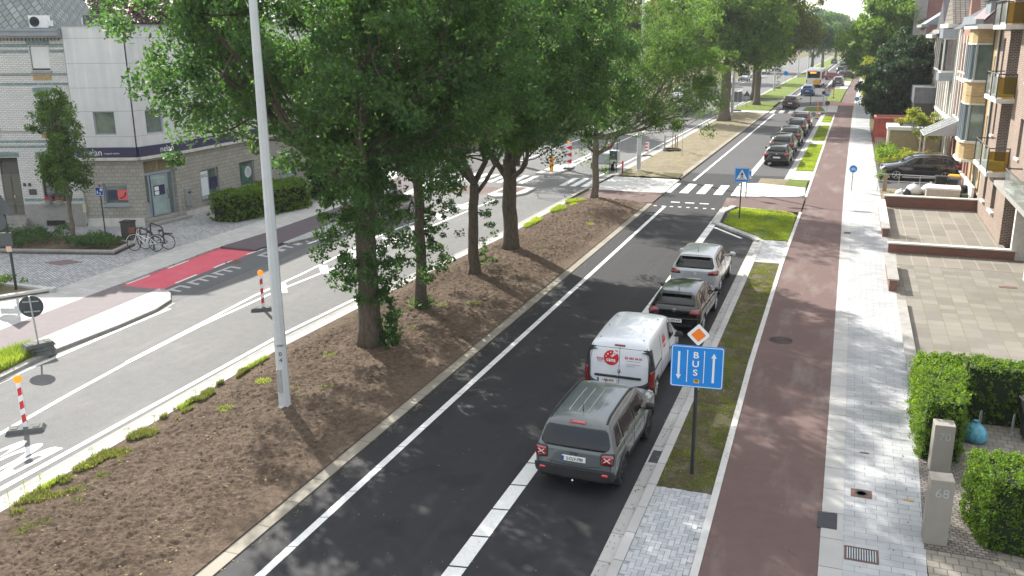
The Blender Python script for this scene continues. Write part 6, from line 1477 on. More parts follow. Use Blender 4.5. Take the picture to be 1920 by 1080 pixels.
# D: narrow house with glass porch and stepped gable in red brick
t=thing('gabled_house','narrow red brick house with a pointed gable and glass porch roof','house',(XF,70.0,.1),R_(-90)); W=5.5; H=8.8
ops=[(.6,1.6,3.6,5.7),(2.2,3.2,3.6,5.7),(3.8,4.8,3.6,5.7),(.6,1.6,6.5,8.3),(2.2,3.2,6.5,8.3),(3.8,4.8,6.5,8.3),(.7,1.8,.2,2.5),(2.6,4.6,.8,2.6)]
b=MB(); facade_mb(b,W,-.1,H,ops,.2); b.build('wall',M_bkR,t)
for o in ops: window(t,*o,.14,M_frw,M_win,split=2,sill=M_stone)
g=MB(); i=g._a([(0,0,H),(W,0,H),(W*.62,0,H+1.0),(W*.5,0,H+3.0),(W*.38,0,H+1.0),(0,.5,H),(W,.5,H),(W*.62,.5,H+1.0),(W*.5,.5,H+3.0),(W*.38,.5,H+1.0)])
for f in ((0,1,2,3,4),(9,8,7,6,5),(0,5,6,1),(1,6,7,2),(2,7,8,3),(3,8,9,4),(4,9,5,0)): g.f.append(tuple(i+k for k in f))
g.build('gable',M_bkR,t); g=MB(); g.box(0,-.1,5.9,W,.0,6.1); g.box(0,-.1,3.2,W,0,3.35)
for u in (0,1.8,3.4,5.15): g.box(u,-.07,3.4,u+.3,0,8.8)
g.build('stone_trim',M_stone,t)
core(t,W,H); g=MB(); g.poly([(0,.3,H),(W,.3,H),(W,4,H+2.6),(0,4,H+2.6)]); g.build('roof',M_rooft,t)
g=MB(); i=g._a([(1.0,-2.0,2.5),(4.6,-2.0,2.5),(4.6,0,3.5),(1.0,0,3.5)]); g.f.append((i,i+1,i+2,i+3)); gp_=g.build('porch_roof',glassm('porch_glass',(.32,.34,.34),.2),t); g=MB()
for u in (1.0,2.2,3.4,4.6): g.tube([(u,-2.02,2.5),(u,.0,3.52)],.035,5)
g.tube([(1.0,-2.02,2.48),(4.6,-2.02,2.48)],.04,5)
g.poly([(4.6,-2.0,2.48),(4.6,0,2.5),(4.6,0,3.48)]); g.build('porch_beams',M_galv,gp_)
g=MB(); g.box(1.0,-1.98,-.05,1.08,-1.9,2.48); g.box(4.52,-1.98,-.05,4.6,-1.9,2.48); g.build('porch_post',M_stone,t)
# E: white rendered house with oriel
t=thing('oriel_house','white stone house with a dark slate oriel box','house',(XF,75.5,.1),R_(-90)); W=5.5; H=9.2
ops=[(.5,1.3,3.5,5.6),(1.9,3.6,3.4,5.7),(4.2,5.0,3.5,5.6),(.5,1.3,6.4,8.4),(1.9,3.6,6.2,8.6),(4.2,5.0,6.4,8.4),(.7,1.7,.2,2.5),(2.6,4.6,.8,2.6)]
b=MB(); facade_mb(b,W,-.1,H,ops,.2); b.build('wall',M_stone,t)
for o in ops: window(t,*o,.14,M_frw,M_win,split=2)
g=MB(); g.box(1.6,-1.05,5.7,3.9,0,6.25); g.build('oriel_base',M_zinc,t); g=MB(); g.box(1.7,-.95,6.25,3.8,-.02,8.6); g.build('oriel_frame',M_frw,t); g=MB(); g.box(1.8,-.97,6.4,3.7,-.955,8.5); g.box(3.802,-.85,6.4,3.815,-.1,8.5); g.build('oriel_glass',M_win,t); g=MB(); g.box(1.5,-1.1,8.6,4.0,0,9.2); g.build('oriel_top',M_zinc,t)
g=MB(); 
for u in (0,1.45,3.75,5.15): g.box(u,-.16,0,u+.35,0,H)
g.box(0,-.2,3.0,W,0,3.25); g.build('stone_columns',M_stone,t); core(t,W,H); g=MB(); g.poly([(0,-.2,H),(W,-.2,H),(W,4,H+3),(0,4,H+3)]); g.poly([(W,-.2,H),(W,8,H),(W,4,H+3)]); g.build('roof',M_slate,t)
# F..: brown pilastered houses
def pil_house(name,label,Yf,W,H,wall,trim,roof,tile=False,gab=False,x=XF):
    t=thing(name,label,'house',(x,Yf,.1),R_(-90)); ops=[]
    n=int(W/1.7); g_=W/n
    for k in range(n):
        u=k*g_+g_*.28
        ops+=[(u,u+g_*.48,3.5,5.6),(u,u+g_*.48,6.5,8.4 if H>8.8 else 7.8),(u,u+g_*.48,.7 if k else .15,2.5)]
    b=MB(); facade_mb(b,W,-.1,H,ops,.2); b.build('wall',wall,t)
    for o in ops: window(t,*o,.14,M_frd,M_win,sill=trim)
    g=MB()
    for k in range(n+1): u=min(max(0,k*g_-.13),W-.26); g.box(u,-.18,0,u+.26,0,H-.2)
    g.box(0,-.22,3.0,W,0,3.2); g.box(0,-.22,5.95,W,0,6.12); g.build('pilasters',trim,t)
    g=MB(); g.box(-.03,-.5,H-.1,W+.03,.2,H+.2); g.build('cornice',M_frd if tile else trim,t)
    g=MB()
    if gab:
        g.poly([(0,-.2,H+.2),(W,-.2,H+.2),(W/2,-.2,H+2.6)]); g.poly([(0,8,H+.2),(0,-.2,H+.2),(W/2,-.2,H+2.6),(W/2,8,H+2.6)]); g.poly([(W,-.2,H+.2),(W,8,H+.2),(W/2,8,H+2.6),(W/2,-.2,H+2.6)])
    else:
        g.poly([(0,-.2,H+.2),(W,-.2,H+.2),(W,3.6,H+2.8),(0,3.6,H+2.8)]); g.poly([(W,-.2,H+.2),(W,8,H+.2),(W,3.6,H+2.8)]); g.poly([(0,8,H+.2),(0,-.2,H+.2),(0,3.6,H+2.8)])
    g.build('roof',roof,t); core(t,W,H); sidewalls(t,W,H,M_bkR2); return t
pil_house('pilaster_house','brown brick house with pale pilasters and tiled roof, beyond the white oriel house',82.5,7,9.4,M_bkD,M_stone,M_rooft,gab=True)
pil_house('pilaster_house','beige columned house right of the dark tree top',89.5,7,9.0,M_bkA,M_stoneg,M_slate,gab=True)
pil_house('row_house','dull red brick house with a small roof, behind the dark tree',97,7.5,8.6,M_bkR2,M_stone,M_slate)
pil_house('row_house','red brick house with a flat dark cornice, before the tall brick block',105,8,8.4,M_bkR,M_stoneg,M_slate,tile=True); pil_house('row_house','low red brick house touching the tall brick block',113,8,9.6,M_bkR2,M_stoneg,M_zinc)
# tall block with blank brick side wall
t=thing('tall_block','tall apartment block with a blank red brick side wall and concrete front edge','building',(XF-.3,142,.1),R_(-90)); W=24; H=24; ops=[]
for z in range(7):
    for k in range(7): ops.append((1+k*3.2,3+k*3.2,1+z*3.1,2.7+z*3.1))
b=MB(); facade_mb(b,W,-.1,H,ops,.3); b.build('front_wall',M_stoneg,t)
for o in ops: window(t,*o,.2,M_frw,M_win)
g=MB(); g.poly([(W,1.0,-.1),(W,16,-.1),(W,16,H),(W,1.0,H)]); g.build('side_wall',M_bkR2,t); g=MB(); g.box(W-.4,-.3,-.1,W+.25,1.0,H+.2); g.build('concrete_edge',M_stoneg,t); g=MB(); g.box(0,0,H,W,16,H+.3); g.build('roof',M_zinc,t); core(t,W,H,15,d0=.5)
g=MB(); g.box(W+.01,3.5,H*.0+15.2,W+.1,5.2,18); g.build('grey_patch',M_stoneg,t)
for k,(yy,HH,ww,rf) in enumerate(((152,9,M_bkR,M_rooft),(161,11,M_bkA,M_slate),(170,8.6,M_bkR2,M_slate),(180,10,M_bkW,M_rooft),(191,9.5,M_bkR,M_slate),(202,12,M_bkA,M_slate),(214,9,M_bkR2,M_rooft))):
    pil_house('row_house','%s house in the far right row behind the big trees'%['first red','tall pale','low dull red','white','second red','tallest pale','last red'][k],yy,9,HH,ww,M_stone,rf,x=XF+.4+.018*(yy-110))
# closing the street: distant buildings
block('distant_building','distant pale building closing the end of the street',-30,520,0,26,14,12,M_bkA,M_slate,((1,3),(4.5,6.5),(8,10)),gap=3,uw=1.5)
block('distant_building','distant red brick building closing the end of the street, right',0,540,0,30,14,10,M_bkR,M_slate,((1,3),(4.5,6.5)),gap=3,uw=1.5)
# ================================================================ HEDGES AND SHRUBS
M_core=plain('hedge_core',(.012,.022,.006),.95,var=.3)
def hedge(name,label,P,h,mat,leaf,dens,seed,cat='hedge',z0=.1,bump_=.055,per=16,rise=0):
    """P: footprint polygon. surface scattered leaf clumps over a dark core"""
    t=thing(name,label,cat,(P[0][0],P[0][1],z0)); ox,oy=P[0]; Q=[(x-ox,y-oy) for x,y in P]; cx=sum(q[0] for q in Q)/len(Q); cy=sum(q[1] for q in Q)/len(Q)
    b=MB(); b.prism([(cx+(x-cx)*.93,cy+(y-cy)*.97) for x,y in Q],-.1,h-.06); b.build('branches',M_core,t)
    R=np.random.default_rng(seed); C=[]
    n=len(Q)
    for i in range(n):
        a=np.array(Q[i]);c=np.array(Q[(i+1)%n]); L=np.linalg.norm(c-a)
        for k in range(int(L*h*dens)): s=R.random(); p=a+(c-a)*s; C.append([p[0],p[1],R.random()*h])
    xs=[q[0] for q in Q];ys=[q[1] for q in Q]; area=(max(xs)-min(xs))*(max(ys)-min(ys))
    for k in range(int(area*dens)):
        x=R.uniform(min(xs),max(xs)); y=R.uniform(min(ys),max(ys)); ins=False
        for i in range(n):
            (x1,y1),(x2,y2)=Q[i],Q[(i+1)%n]
            if (y1>y)!=(y2>y) and x<(x2-x1)*(y-y1)/(y2-y1)+x1: ins=not ins
        if ins: C.append([x,y,h+rise*noise.noise(Vector((x*1.1,y*1.1,seed)))])
    C=np.array(C); C[:,:2]+=R.normal(size=(len(C),2))*bump_
    for c_ in C:
        q=noise.noise(Vector((c_[0]*1.5,c_[1]*1.5,c_[2]*1.5+seed)))*.05; c_[2]+=q
    crownobj(leafmesh(C,R.uniform(.05,.10,len(C)),per,leaf,seed,shape=(1,1,1),droop=0),mat,t,'leaves'); return t
hedge('clipped_hedge','clipped green hedge along the pavement beside the gatepost 70',[(2.14,20.05),(2.88,20.1),(3.0,22.5),(3.0,23.25),(2.12,23.3)],1.40,M_hedge,.062,130,1,per=13)
hedge('clipped_hedge','long dark green hedge running away from the pavement behind the blue bag',[(3.02,22.55),(9,22.8),(9,23.6),(3.02,23.3)],1.42,M_hedge,.062,110,2,per=12)
hedge('clipped_hedge','bright green clipped block hedge in the bottom right corner behind the gatepost 68',[(2.98,16.55),(6.2,16.0),(6.2,17.7),(2.74,17.75)],1.40,M_hedge,.055,150,3,per=15,bump_=.03)
hedge('round_hedge','full green hedge beside the corner building, nearest its door',[(-29.8,37.3),(-28.5,37.4),(-27.3,42.3),(-29.5,43.6)],1.35,M_hedge,.11,60,4,per=13,bump_=.12,rise=.25)
hedge('round_hedge','dark green hedge behind the first one along the walkway',[(-28.9,44.7),(-27.2,44.3),(-27.9,51.5),(-30.5,52)],1.5,M_lfA,.12,50,5,per=13,bump_=.14,rise=.25)
def lowshrub(label,P,h,seed,mat=M_lfA,n=150,leaf=.10,rad=(.14,.26)):
    t=thing('ground_shrub',label,'shrub',(P[0][0],P[0][1],.12)); R=np.random.default_rng(seed); Q=[(x-P[0][0],y-P[0][1]) for x,y in P]; C=[]
    xs=[q[0] for q in Q];ys=[q[1] for q in Q]
    while len(C)<n:
        x=R.uniform(min(xs),max(xs)); y=R.uniform(min(ys),max(ys)); ins=False
        for i in range(len(Q)):
            (x1,y1),(x2,y2)=Q[i],Q[(i+1)%len(Q)]
            if (y1>y)!=(y2>y) and x<(x2-x1)*(y-y1)/(y2-y1)+x1: ins=not ins
        if ins: C.append([x,y,h*(.45+.4*noise.noise(Vector((x,y,seed))) +.35*R.random())])
    crownobj(leafmesh(np.array(C),R.uniform(*rad,n),26,leaf,seed),mat,t,'leaves')
    for k in range(4): c=C[k]; b=MB(); b.tube([(c[0],c[1],-.1),(c[0]+.05,c[1],c[2]*.9)],.02,5); b.build('stem',M_bark,t)
    return t
# raised planters
PL=[(-36.9,27.7),(-34.15,28.47),(-29.13,29.83),(-29.6,31.6),(-32.3,32.4),(-37.6,31.0)]
t=thing('planter_bed','long planter bed with grey kerb in front of the corner building','planter',(0,0,0)); b=MB(); b.prism(PL,.0,.20); b.build('soil',M_soil,t)
b=MB()
for i in range(len(PL)):
    a=Vector(PL[i]);c=Vector(PL[(i+1)%len(PL)]); d=(c-a).normalized(); n=Vector((-d.y,d.x))*.22; b.prism([tuple(a),tuple(c),tuple(c+n),tuple(a+n)],.0,.27+.002*(i%2))
b.build('kerb',M_stoneg,t)
lowshrub('low spreading green shrubs in the long planter, left of the young tree',[(-36.5,28.2),(-33.0,29.2),(-33.0,31.6),(-37,30.6)],.75,61,n=190)
lowshrub('low spreading green shrubs in the long planter, right of the young tree',[(-32.0,29.4),(-29.7,30.1),(-29.9,31.2),(-32.0,31.8)],.62,62,n=110)
PL2=[(-31.5,21.6),(-28.07,22.75),(-26.75,22.75),(-27.5,24.6),(-31.5,25.2)]
PL2=[(-31.5,21.8),(-27.9,22.85),(-26.85,24.5),(-31.5,24.5)]
t=thing('planter_bed','smaller planter bed with pale kerb at the left edge of the photo','planter',(0,0,0)); b=MB(); b.prism(PL2,.0,.17); b.build('soil',M_soilf,t); b=MB()
for i in range(len(PL2)):
    a=Vector(PL2[i]);c=Vector(PL2[(i+1)%len(PL2)]); d=(c-a).normalized(); n=Vector((-d.y,d.x))*.22; b.prism([tuple(a),tuple(c),tuple(c+n),tuple(a+n)],.0,.25+.002*(i%2))
b.build('kerb',M_conc,t)
lowshrub('leafy low shrub in the smaller planter by the sign post',[(-31,22.6),(-28.3,23.3),(-28.0,24.2),(-31,24.2)],.55,63,n=70,mat=M_hedge)
# ================================================================ STREET FURNITURE
def post(t,x,y,h,r=.035,mat=None,n=8,z0=-.1,name='pole'): b=MB(); b.tube([(x,y,z0),(x,y,h)],r,n); return b.build(name,mat or M_galv,t,smooth=True)
def rr2(w,h,r=.05): return rrect(-w/2,-h/2,w/2,h/2,r,5)
def plate2(pts,y0,y1,zc,name,mat,parent,M=None):
    """upright plate: pts in (x,z)"""
    b=MB(); n=len(pts); b.M=M; i=b._a([(x,y0,z+zc) for x,z in pts]+[(x,y1,z+zc) for x,z in pts])
    b.f.append(tuple(i+k for k in range(n))); b.f.append(tuple(i+n+k for k in range(n))[::-1])
    for k in range(n): l=(k+1)%n; b.f.append((i+k,i+n+k,i+n+l,i+l))
    return b.build(name,mat,parent)
def LM(x,y,z,tilt=0): return Matrix.Translation((x,y,z))@Matrix.Rotation(PI/2,4,'X')
# big bus lane sign
bx,by=G(1297,888,.08)
t=thing('lane_sign','blue bus lane sign with arrows and an orange diamond, in the grass strip','road sign',(bx,by,.08),R_(5))
post(t,0,0,3.05,.038,M_dkmet)
s=plate2(rr2(1.07,.90,.05),-.075,-.05,2.44,'panel',M_blue,t)
plate2(rr2(1.07,.90,.05),-.048,-.044,2.44,'panel_back',M_sgb,t)
def frame2(w,h,r,e,y,zc,mat,parent,name='border'):
    o_=rr2(w,h,r); i_=rr2(w-2*e,h-2*e,r*.8); b=MB(); n=len(o_); k0=b._a([(x,y,z+zc) for x,z in o_]+[(x,y,z+zc) for x,z in i_])
    for k in range(n): l=(k+1)%n; b.f.append((k0+k,k0+l,k0+n+l,k0+n+k))
    return b.build(name,mat,parent)
frame2(1.04,.87,.045,.014,-.077,2.44,M_sgw,s)
b=MB()
for x in (-.20,.14): b.poly([(x-.008,-.0775,2.10),(x+.008,-.0775,2.10),(x+.008,-.0775,2.80),(x-.008,-.0775,2.80)])
b.build('divider',M_sgw,s)
def arrow(x,z0,z1,up,s,w=.022):
    b=MB(); y=-.078
    if up: b.poly([(x-w,y,z0),(x+w,y,z0),(x+w,y,z1-.10),(x-w,y,z1-.10)]); b.poly([(x-.055,y,z1-.105),(x+.055,y,z1-.105),(x,y,z1)])
    else: b.poly([(x-w,y,z0+.10),(x+w,y,z0+.10),(x+w,y,z1),(x-w,y,z1)]); b.poly([(x,y,z0),(x+.055,y,z0+.105),(x-.055,y,z0+.105)])
    b.build('arrow',M_sgw,s)
arrow(-.37,2.15,2.76,False,s); arrow(.33,2.12,2.76,True,s)
for k,ch_ in enumerate('BUS'): lettering(ch_,.19,LM(-.03,-.0785,2.69-.19*k),M_sgw,s,'letter',bold=.004,sx=1.1)
plate2([(x*.055,z*.05) for x,z in rr2(2,1.6,.3)],-.080,-.078,2.13,'bus_symbol',M_yel,s); plate2(rr2(.07,.025,.005),-.0815,-.0805,2.145,'bus_window',M_sgk,s); plate2(rr2(.05,.012,.004),-.0815,-.0805,2.115,'bus_bumper',M_sgk,s)
b=MB(); b.box(-.3,-.05,2.6,.3,-.035,2.63); b.box(-.3,-.05,2.2,.3,-.035,2.23); b.build('bracket',M_galv,s)
D=[(0,-.225),(.225,0),(0,.225),(-.225,0)]
def dia(r,c=.016): return [(c,-r+c),(r-c,-c),(r-c,c),(c,r-c),(-c,r-c),(-r+c,c),(-r+c,-c),(-c,-r+c)]
d_=plate2(dia(.235),-.07,-.05,3.13,'priority_diamond',M_sgw,t); plate2(dia(.150,.01),-.073,-.0705,3.13,'diamond_centre',plain('sign_orange',(.9,.22,.015),.4,var=.04),d_); plate2(dia(.245),-.049,-.045,3.13,'diamond_back',M_sgb,d_)
# pedestrian crossing sign
def ped_sign(x,y,z,label,rz,back=False,w=.72,h=2.22,pm=M_dkmet):
    t=thing('crossing_sign',label,'road sign',(x,y,z),rz); post(t,0,0,h+w*.5-.02,.032,pm)
    s=plate2(rr2(w,w,.04),-.06,-.042,h,'panel',M_blue,t); plate2(rr2(w*.99,w*.99,.04),-.040,-.036,h,'panel_back',M_sgb,t)
    frame2(w*.95,w*.95,.03,.016,-.0615,h,M_sgw,s)
    plate2([(-.28,-.22),(.28,-.22),(0,.28)],-.066,-.062,h,'triangle',M_sgw,s)
    b=MB(); yy=-.068
    for pts in (circ(.0,.13,.028,10),[(-.03,.10),(.04,.10),(.035,-.04),(-.02,-.04)],[(-.02,-.03),(.015,-.03),(-.05,-.18),(-.085,-.17)],[(0,-.03),(.035,-.03),(.08,-.17),(.05,-.18)],[(-.03,.09),(-.02,.05),(-.09,-.02),(-.10,.005)],[(.03,.09),(.09,.03),(.07,.005),(.025,.05)]): b.poly([(x_,yy,z_+h) for x_,z_ in pts])
    b.build('walking_figure',M_sgk,s)
    if False: pass
    b=MB()
    for k in range(5): b.poly([(-.2+k*.085,-.0675,h-.205),(-.165+k*.085,-.0675,h-.205),(-.165+k*.08,-.0675,h-.17),(-.195+k*.08,-.0675,h-.17)])
    b.build('stripe_marks',M_sgk,s); return t
x,y=G(1386,410,.08); ped_sign(x,y,.08,'blue pedestrian crossing sign on a dark pole in the grass wedge',R_(8))
x,y=G(1398,371,.09); ped_sign(x,y,.09,'second blue crossing sign, on a thin post at the pale slab behind the first',R_(6),w=.5,h=1.32,pm=M_galv)
def round_sign(name,label,x,y,z,h,r,rz,face=None,pm=M_galv,backm=M_sgb,pr=.028,lean=None,ph=None):
    t=thing(name,label,'road sign',(x,y,z),rz); post(t,0,0,ph or h+r*.6,pr,pm); C_=circ(0,0,r,28)
    s=plate2(C_,-.055,-.04,h,'disc',face or backm,t); plate2(C_,-.038,-.034,h,'disc_back',backm,t); return t,s
def bikesym(s,h,sc=1.0,mat=M_sgw,y=-.058):
    b=MB()
    for cx in (-.085,.085):
        o_=circ(cx*sc,-.035*sc,.062*sc,16); i_=circ(cx*sc,-.035*sc,.048*sc,16); k0=b._a([(a,y,c+h) for a,c in o_]+[(a,y,c+h) for a,c in i_])
        for k in range(16): l=(k+1)%16; b.f.append((k0+k,k0+l,k0+16+l,k0+16+k))
    for p,q in (((-.085,-.035),(-.03,.05)),((-.03,.05),(.06,.05)),((.06,.05),(.085,-.035)),((-.085,-.035),(0,-.035)),((0,-.035),(.06,.05)),((0,-.035),(-.03,.05)),((.06,.05),(.05,.085)),((-.045,.07),(-.01,.07))):
        dx,dz=q[0]-p[0],q[1]-p[1]; l=math.hypot(dx,dz); nx,nz=-dz/l*.007*sc,dx/l*.007*sc
        b.poly([(p[0]*sc-nx,y,p[1]*sc-nz+h),(q[0]*sc-nx,y,q[1]*sc-nz+h),(q[0]*sc+nx,y,q[1]*sc+nz+h),(p[0]*sc+nx,y,p[1]*sc+nz+h)])
    b.build('bicycle_symbol',mat,s)
x,y=G(1596,357,.1); t,s=round_sign('cycle_sign','round blue cycle path sign on the pavement, nearer of the two',x,y,.1,1.28,.22,R_(3),M_blue); bikesym(s,1.28)
x,y=G(1605,205,.1); t,s=round_sign('cycle_sign','round blue cycle path sign farther off by the dark tree',x,y,.1,1.25,.25,R_(3),M_blue); bikesym(s,1.25)
x,y=G(1549,200,.1); t,s=round_sign('speed_sign','red rimmed round speed limit 50 sign beside the far zebra crossing',x,y,.1,2.0,.36,R_(4),M_red); q=plate2(circ(0,0,.27,24),-.060,-.056,2.0,'white_disc',M_sgw,s); lettering('50',.30,LM(0,-.062,2.0),M_sgk,q,'numerals',bold=.01); plate2(rr2(.6,.22,.02),-.055,-.04,1.45,'blue_plate',M_blue,t)
x,y=G(1549.7,215,.1); round_sign('round_sign','dark round sign back on a post at the mouth of the red crossing',x,y,.1,1.3,.27,R_(4),M_sgb)
x,y=G(1543,196,.1); round_sign('round_sign','dark round sign back left of the speed limit sign',x,y,.1,1.5,.25,R_(4),M_sgb)
x,y=G(1501+20,152,.1); round_sign('round_sign','blue keep right sign on the green verge beside the bus',-10.6,168,.1,2.3,.38,R_(4),M_blue); 
x,y=G(1495,140); round_sign('round_sign','dark round sign back in the opposite pavement far away',-17.2,196,.1,2.2,.34,0,M_sgb)
# orange marker stakes
for (px,py,h,l) in ((1531.7,222.5,1.8,'tall orange marker stake on the lawn by the red car'),(1562.5,184,1.6,'thin orange marker stake on the lawn beyond the speed sign')):
    x,y=G(px,py,.1); t=thing('marker_stake',l,'marker stake',(x,y,.1)); b=MB(); b.box(-.05,-.03,0,.05,.03,h); b.build('post',M_org,t); b=MB(); b.box(-.22,-.12,-.02,.22,.12,.08); b.build('foot',M_rubg,t)
x,y=G(1519,197,.1); t=thing('thin_post','slim dark post at the kerb of the far zebra crossing','post',(x,y,.1)); post(t,0,0,1.2,.04,M_dkmet); b=MB(); b.lathe([(.05,1.2),(.03,1.26)],n=8); b.build('cap',M_dkmet,t)
# lamp posts
def lamp(x,y,label,h=11.5,r=.13,group='street lamp posts in the verge',arm=1,z=.1,rz=0):
    t=thing('lamp_post',label,'lamp post',(x,y,z),rz,group); b=MB(); b.tube([(0,0,-.2),(0,0,1.9),(0,0,h)],[r,r*.93,r*.52],8); b.build('pole',M_lamp,t,smooth=True)
    b=MB(); b.lathe([(r*1.25,-.1),(r*1.25,.05),(r,.12)],n=10); b.build('base',M_lamp,t)
    for sg in ((-1,1) if arm==2 else (1,)):
        b=MB(); b.tube([(0,0,h-.1),(sg*.5,0,h+.15),(sg*1.3,0,h+.25)],.045,6); a=b.build('arm',M_lamp,t); b=MB(); b.box(min(sg*1.2,sg*2.0),-.14,h+.19,max(sg*1.2,sg*2.0),.14,h+.33); b.build('lamp_head',M_dkmet,a)
    b=MB(); b.box(-.06,-r-.01,.5,.06,-r+.02,1.1); b.build('service_door',M_galv,t); return t
lx,ly=G(535,765,.12)
t=lamp(lx,ly,'tall pale grey lamp post standing in the soil, nearest the camera',12.0,.155,arm=2)
# slight lean seen in the photograph
Mt=Matrix.Rotation(-math.atan2(lx,-ly)*0+R_(20),4,'Z')@Matrix.Translation((0,-.146,1.36))@Matrix.Rotation(PI/2,4,'X')
lettering('0',.15,Matrix.Rotation(R_(28),4,'Z')@Matrix.Translation((0,-.150,1.50))@Matrix.Rotation(PI/2,4,'X'),M_sgk,t,'number'); lettering('4',.15,Matrix.Rotation(R_(28),4,'Z')@Matrix.Translation((0,-.150,1.34))@Matrix.Rotation(PI/2,4,'X'),M_sgk,t,'number'); lettering('U460',.085,Matrix.Rotation(R_(28),4,'Z')@Matrix.Translation((0,-.150,1.72))@Matrix.Rotation(PI/2,4,'X'),M_sgk,t,'number')
L2=lamp(-13.1,61.14,'lamp post at the corner of the dry verge near the red bollard',11.5,.16,arm=2)
for x,y,l in ((-12.4,107.4,'lamp post behind the plane tree and the square board'),(-11.6,156.8,'lamp post on the green verge left of the bus'),(-10.33,200.6,'lamp post on the verge beyond the bus'),(-9.53,244,'lamp post, right one of the far close pair'),(-9.9,238,'lamp post, left one of the far close pair'),(-8.2,290,'farthest lamp post on the verge')): dup(L2,(x,y,.1),0,l)
for x,y,l in ((-24.6,96,'lamp post on the left pavement opposite the plane tree'),(-24.0,150,'lamp post far down the left pavement')): dup(L2,(x,y,.1),0,l,'lamp posts on the left pavement')
# sign board backs
x,y=G(1382,208,.1); t=thing('sign_board','grey square sign board seen from behind beside the plane tree','sign board',(x,y,.1),R_(4)); post(t,0,0,2.3,.03); b=MB(); b.box(-.48,.03,1.05,.48,.05,2.28); b.build('panel',plain('board_back',(.13,.14,.16),.5,.2),t); b=MB(); b.box(-.45,-.3,-.1,.45,.3,.14); b.build('foot',M_rubg,t)
x,y=G(1399,202,.1); t=thing('triangle_sign','grey back of a triangular sign at the lawn edge','road sign',(x,y,.1),R_(4)); post(t,0,0,2.0,.028); plate2([(-.42,-.3),(.42,-.3),(0,.42)],-.05,-.035,1.72,'panel',M_sgb,t)
# round sign back with stacked rubber base
def rubberbase(t,w=.8,d=.42,n=1,z=0,rot=0):
    for k in range(n):
        b=MB(); b.M=Matrix.Rotation(rot+.25*k,4,'Z'); i=b._a([(-w/2,-d/2,z),(w/2,-d/2,z),(w/2,d/2,z),(-w/2,d/2,z),(-w/2+.06,-d/2+.05,z+.11),(w/2-.06,-d/2+.05,z+.11),(w/2-.06,d/2-.05,z+.11),(-w/2+.06,d/2-.05,z+.11)])
        for q in ((3,2,1,0),(4,5,6,7),(0,1,5,4),(1,2,6,5),(2,3,7,6),(3,0,4,7)): b.f.append(tuple(i+a for a in q))
        for sx in (-.24,.24): b.box(sx-.07,-d/2+.1,z+.11,sx+.07,d/2-.1,z+.125)
        b.build('rubber_foot',M_rubg,t,bevel=.01); z+=.115
    return z
x,y=G(74,662,.12); t=thing('round_sign','grey round road sign back on a leaning pole with stacked rubber feet','road sign',(x,y,.12),R_(35)); z_=rubberbase(t,.85,.5,3,0)
b=MB(); b.tube([(.02,0,0),(-.05,.03,1.75)],.026,8); b.build('pole',M_galv,t); s=plate2(circ(-.04,0,.33,28),.05,.065,1.43,'disc',M_sgb,t); b=MB()
for dz in (-.15,.15): b.box(-.25,.02,1.43+dz-.015,.18,.05,1.43+dz+.015)
b.build('clamp',M_galv,s)
# beacons
M_amb=emis('amber_lens',(1,.30,.01),.35); M_tapew=M_sgw
def beacon(px,py,label,rz):
    x,y=G(px,py,0); t=thing('warning_beacon',label,'beacon',(x,y,.0),rz,'red and white beacons with amber lamps on the opposite lane line'); rubberbase(t,.86,.42,1,0,.0)
    b=MB(); b.box(-.055,-.018,.10,.055,.018,1.18); s=b.build('post',M_sgw,t)
    b=MB()
    for z_ in (.22,.56,.90): 
        i=b._a([(-.045,-.021,z_),(.045,-.021,z_+.05),(.045,-.021,z_+.24),(-.045,-.021,z_+.19)]); b.f.append((i,i+1,i+2,i+3)); b.box(.0565,-.012,z_,.058,.012,z_+.2)
    b.build('red_bands',M_red,s)
    b=MB(); b.box(-.05,-.03,1.18,.05,.03,1.24); b.build('lamp_holder',M_sgw,t); b=MB(); b.lathe([(.02,-.035),(.085,-.03),(.10,0),(.085,.03),(.02,.035)],(0,0,1.33),'y',18); b.build('amber_lamp',M_amb,t,smooth=True); return t
beacon(49,808,'red and white beacon with amber lamp nearest the left edge of the photo',R_(38)); beacon(494,581,'red and white beacon with amber lamp just left of the tall lamp post',R_(35))
def chevron(px,py,label,h=1.5,w=.34,rz=R_(15),lamp_=True,n=3,z=.0,mir_=1):
    x,y=G(px,py,z); t=thing('chevron_beacon',label,'beacon',(x,y,z),rz,'red and white chevron boards round the roadworks'); rubberbase(t,.8,.4,1,0); post(t,0,0.02,.5,.02)
    b=MB(); b.box(-w/2,-.015,.35,w/2,.01,h); s=b.build('panel',M_sgw,t); b=MB(); dz=(h-.35)/n
    for k in range(n): z0=.35+dz*k; b.poly([(mir_*w/2,-.017,z0+.05*dz),(mir_*w/2,-.017,z0+.75*dz),(-mir_*w/2,-.017,z0+.42*dz)])
    b.build('red_arrows',M_red,s)
    if lamp_: b=MB(); b.lathe([(.02,-.03),(.09,-.02),(.09,.02),(.02,.03)],(0,0,h+.1),'y',14); b.build('amber_lamp',M_amb,t)
chevron(1066,317,'large red arrow board with amber lamp on the traffic island',1.75,.42,z=.12); chevron(1112,300,'red arrow board half hidden by the feathery tree',1.5,.34); chevron(1213,293,'small red arrow board at the kerb behind the far lamp post',1.1,.3,lamp_=False,mir_=-1); chevron(1144,302,'red arrow board standing behind the works trailer',1.4,.36,lamp_=False,mir_=-1)
x,y=G(1034,321,.12); t=thing('yellow_bollard','orange yellow island bollard with a blue round sign above','bollard',(x,y,.12)); post(t,0,0,2.6,.04); b=MB(); b.lathe([(.13,0),(.13,1.0),(.10,1.08)],n=12); b.build('sleeve',plain('amber_sleeve',(.9,.42,.02),.4),t)
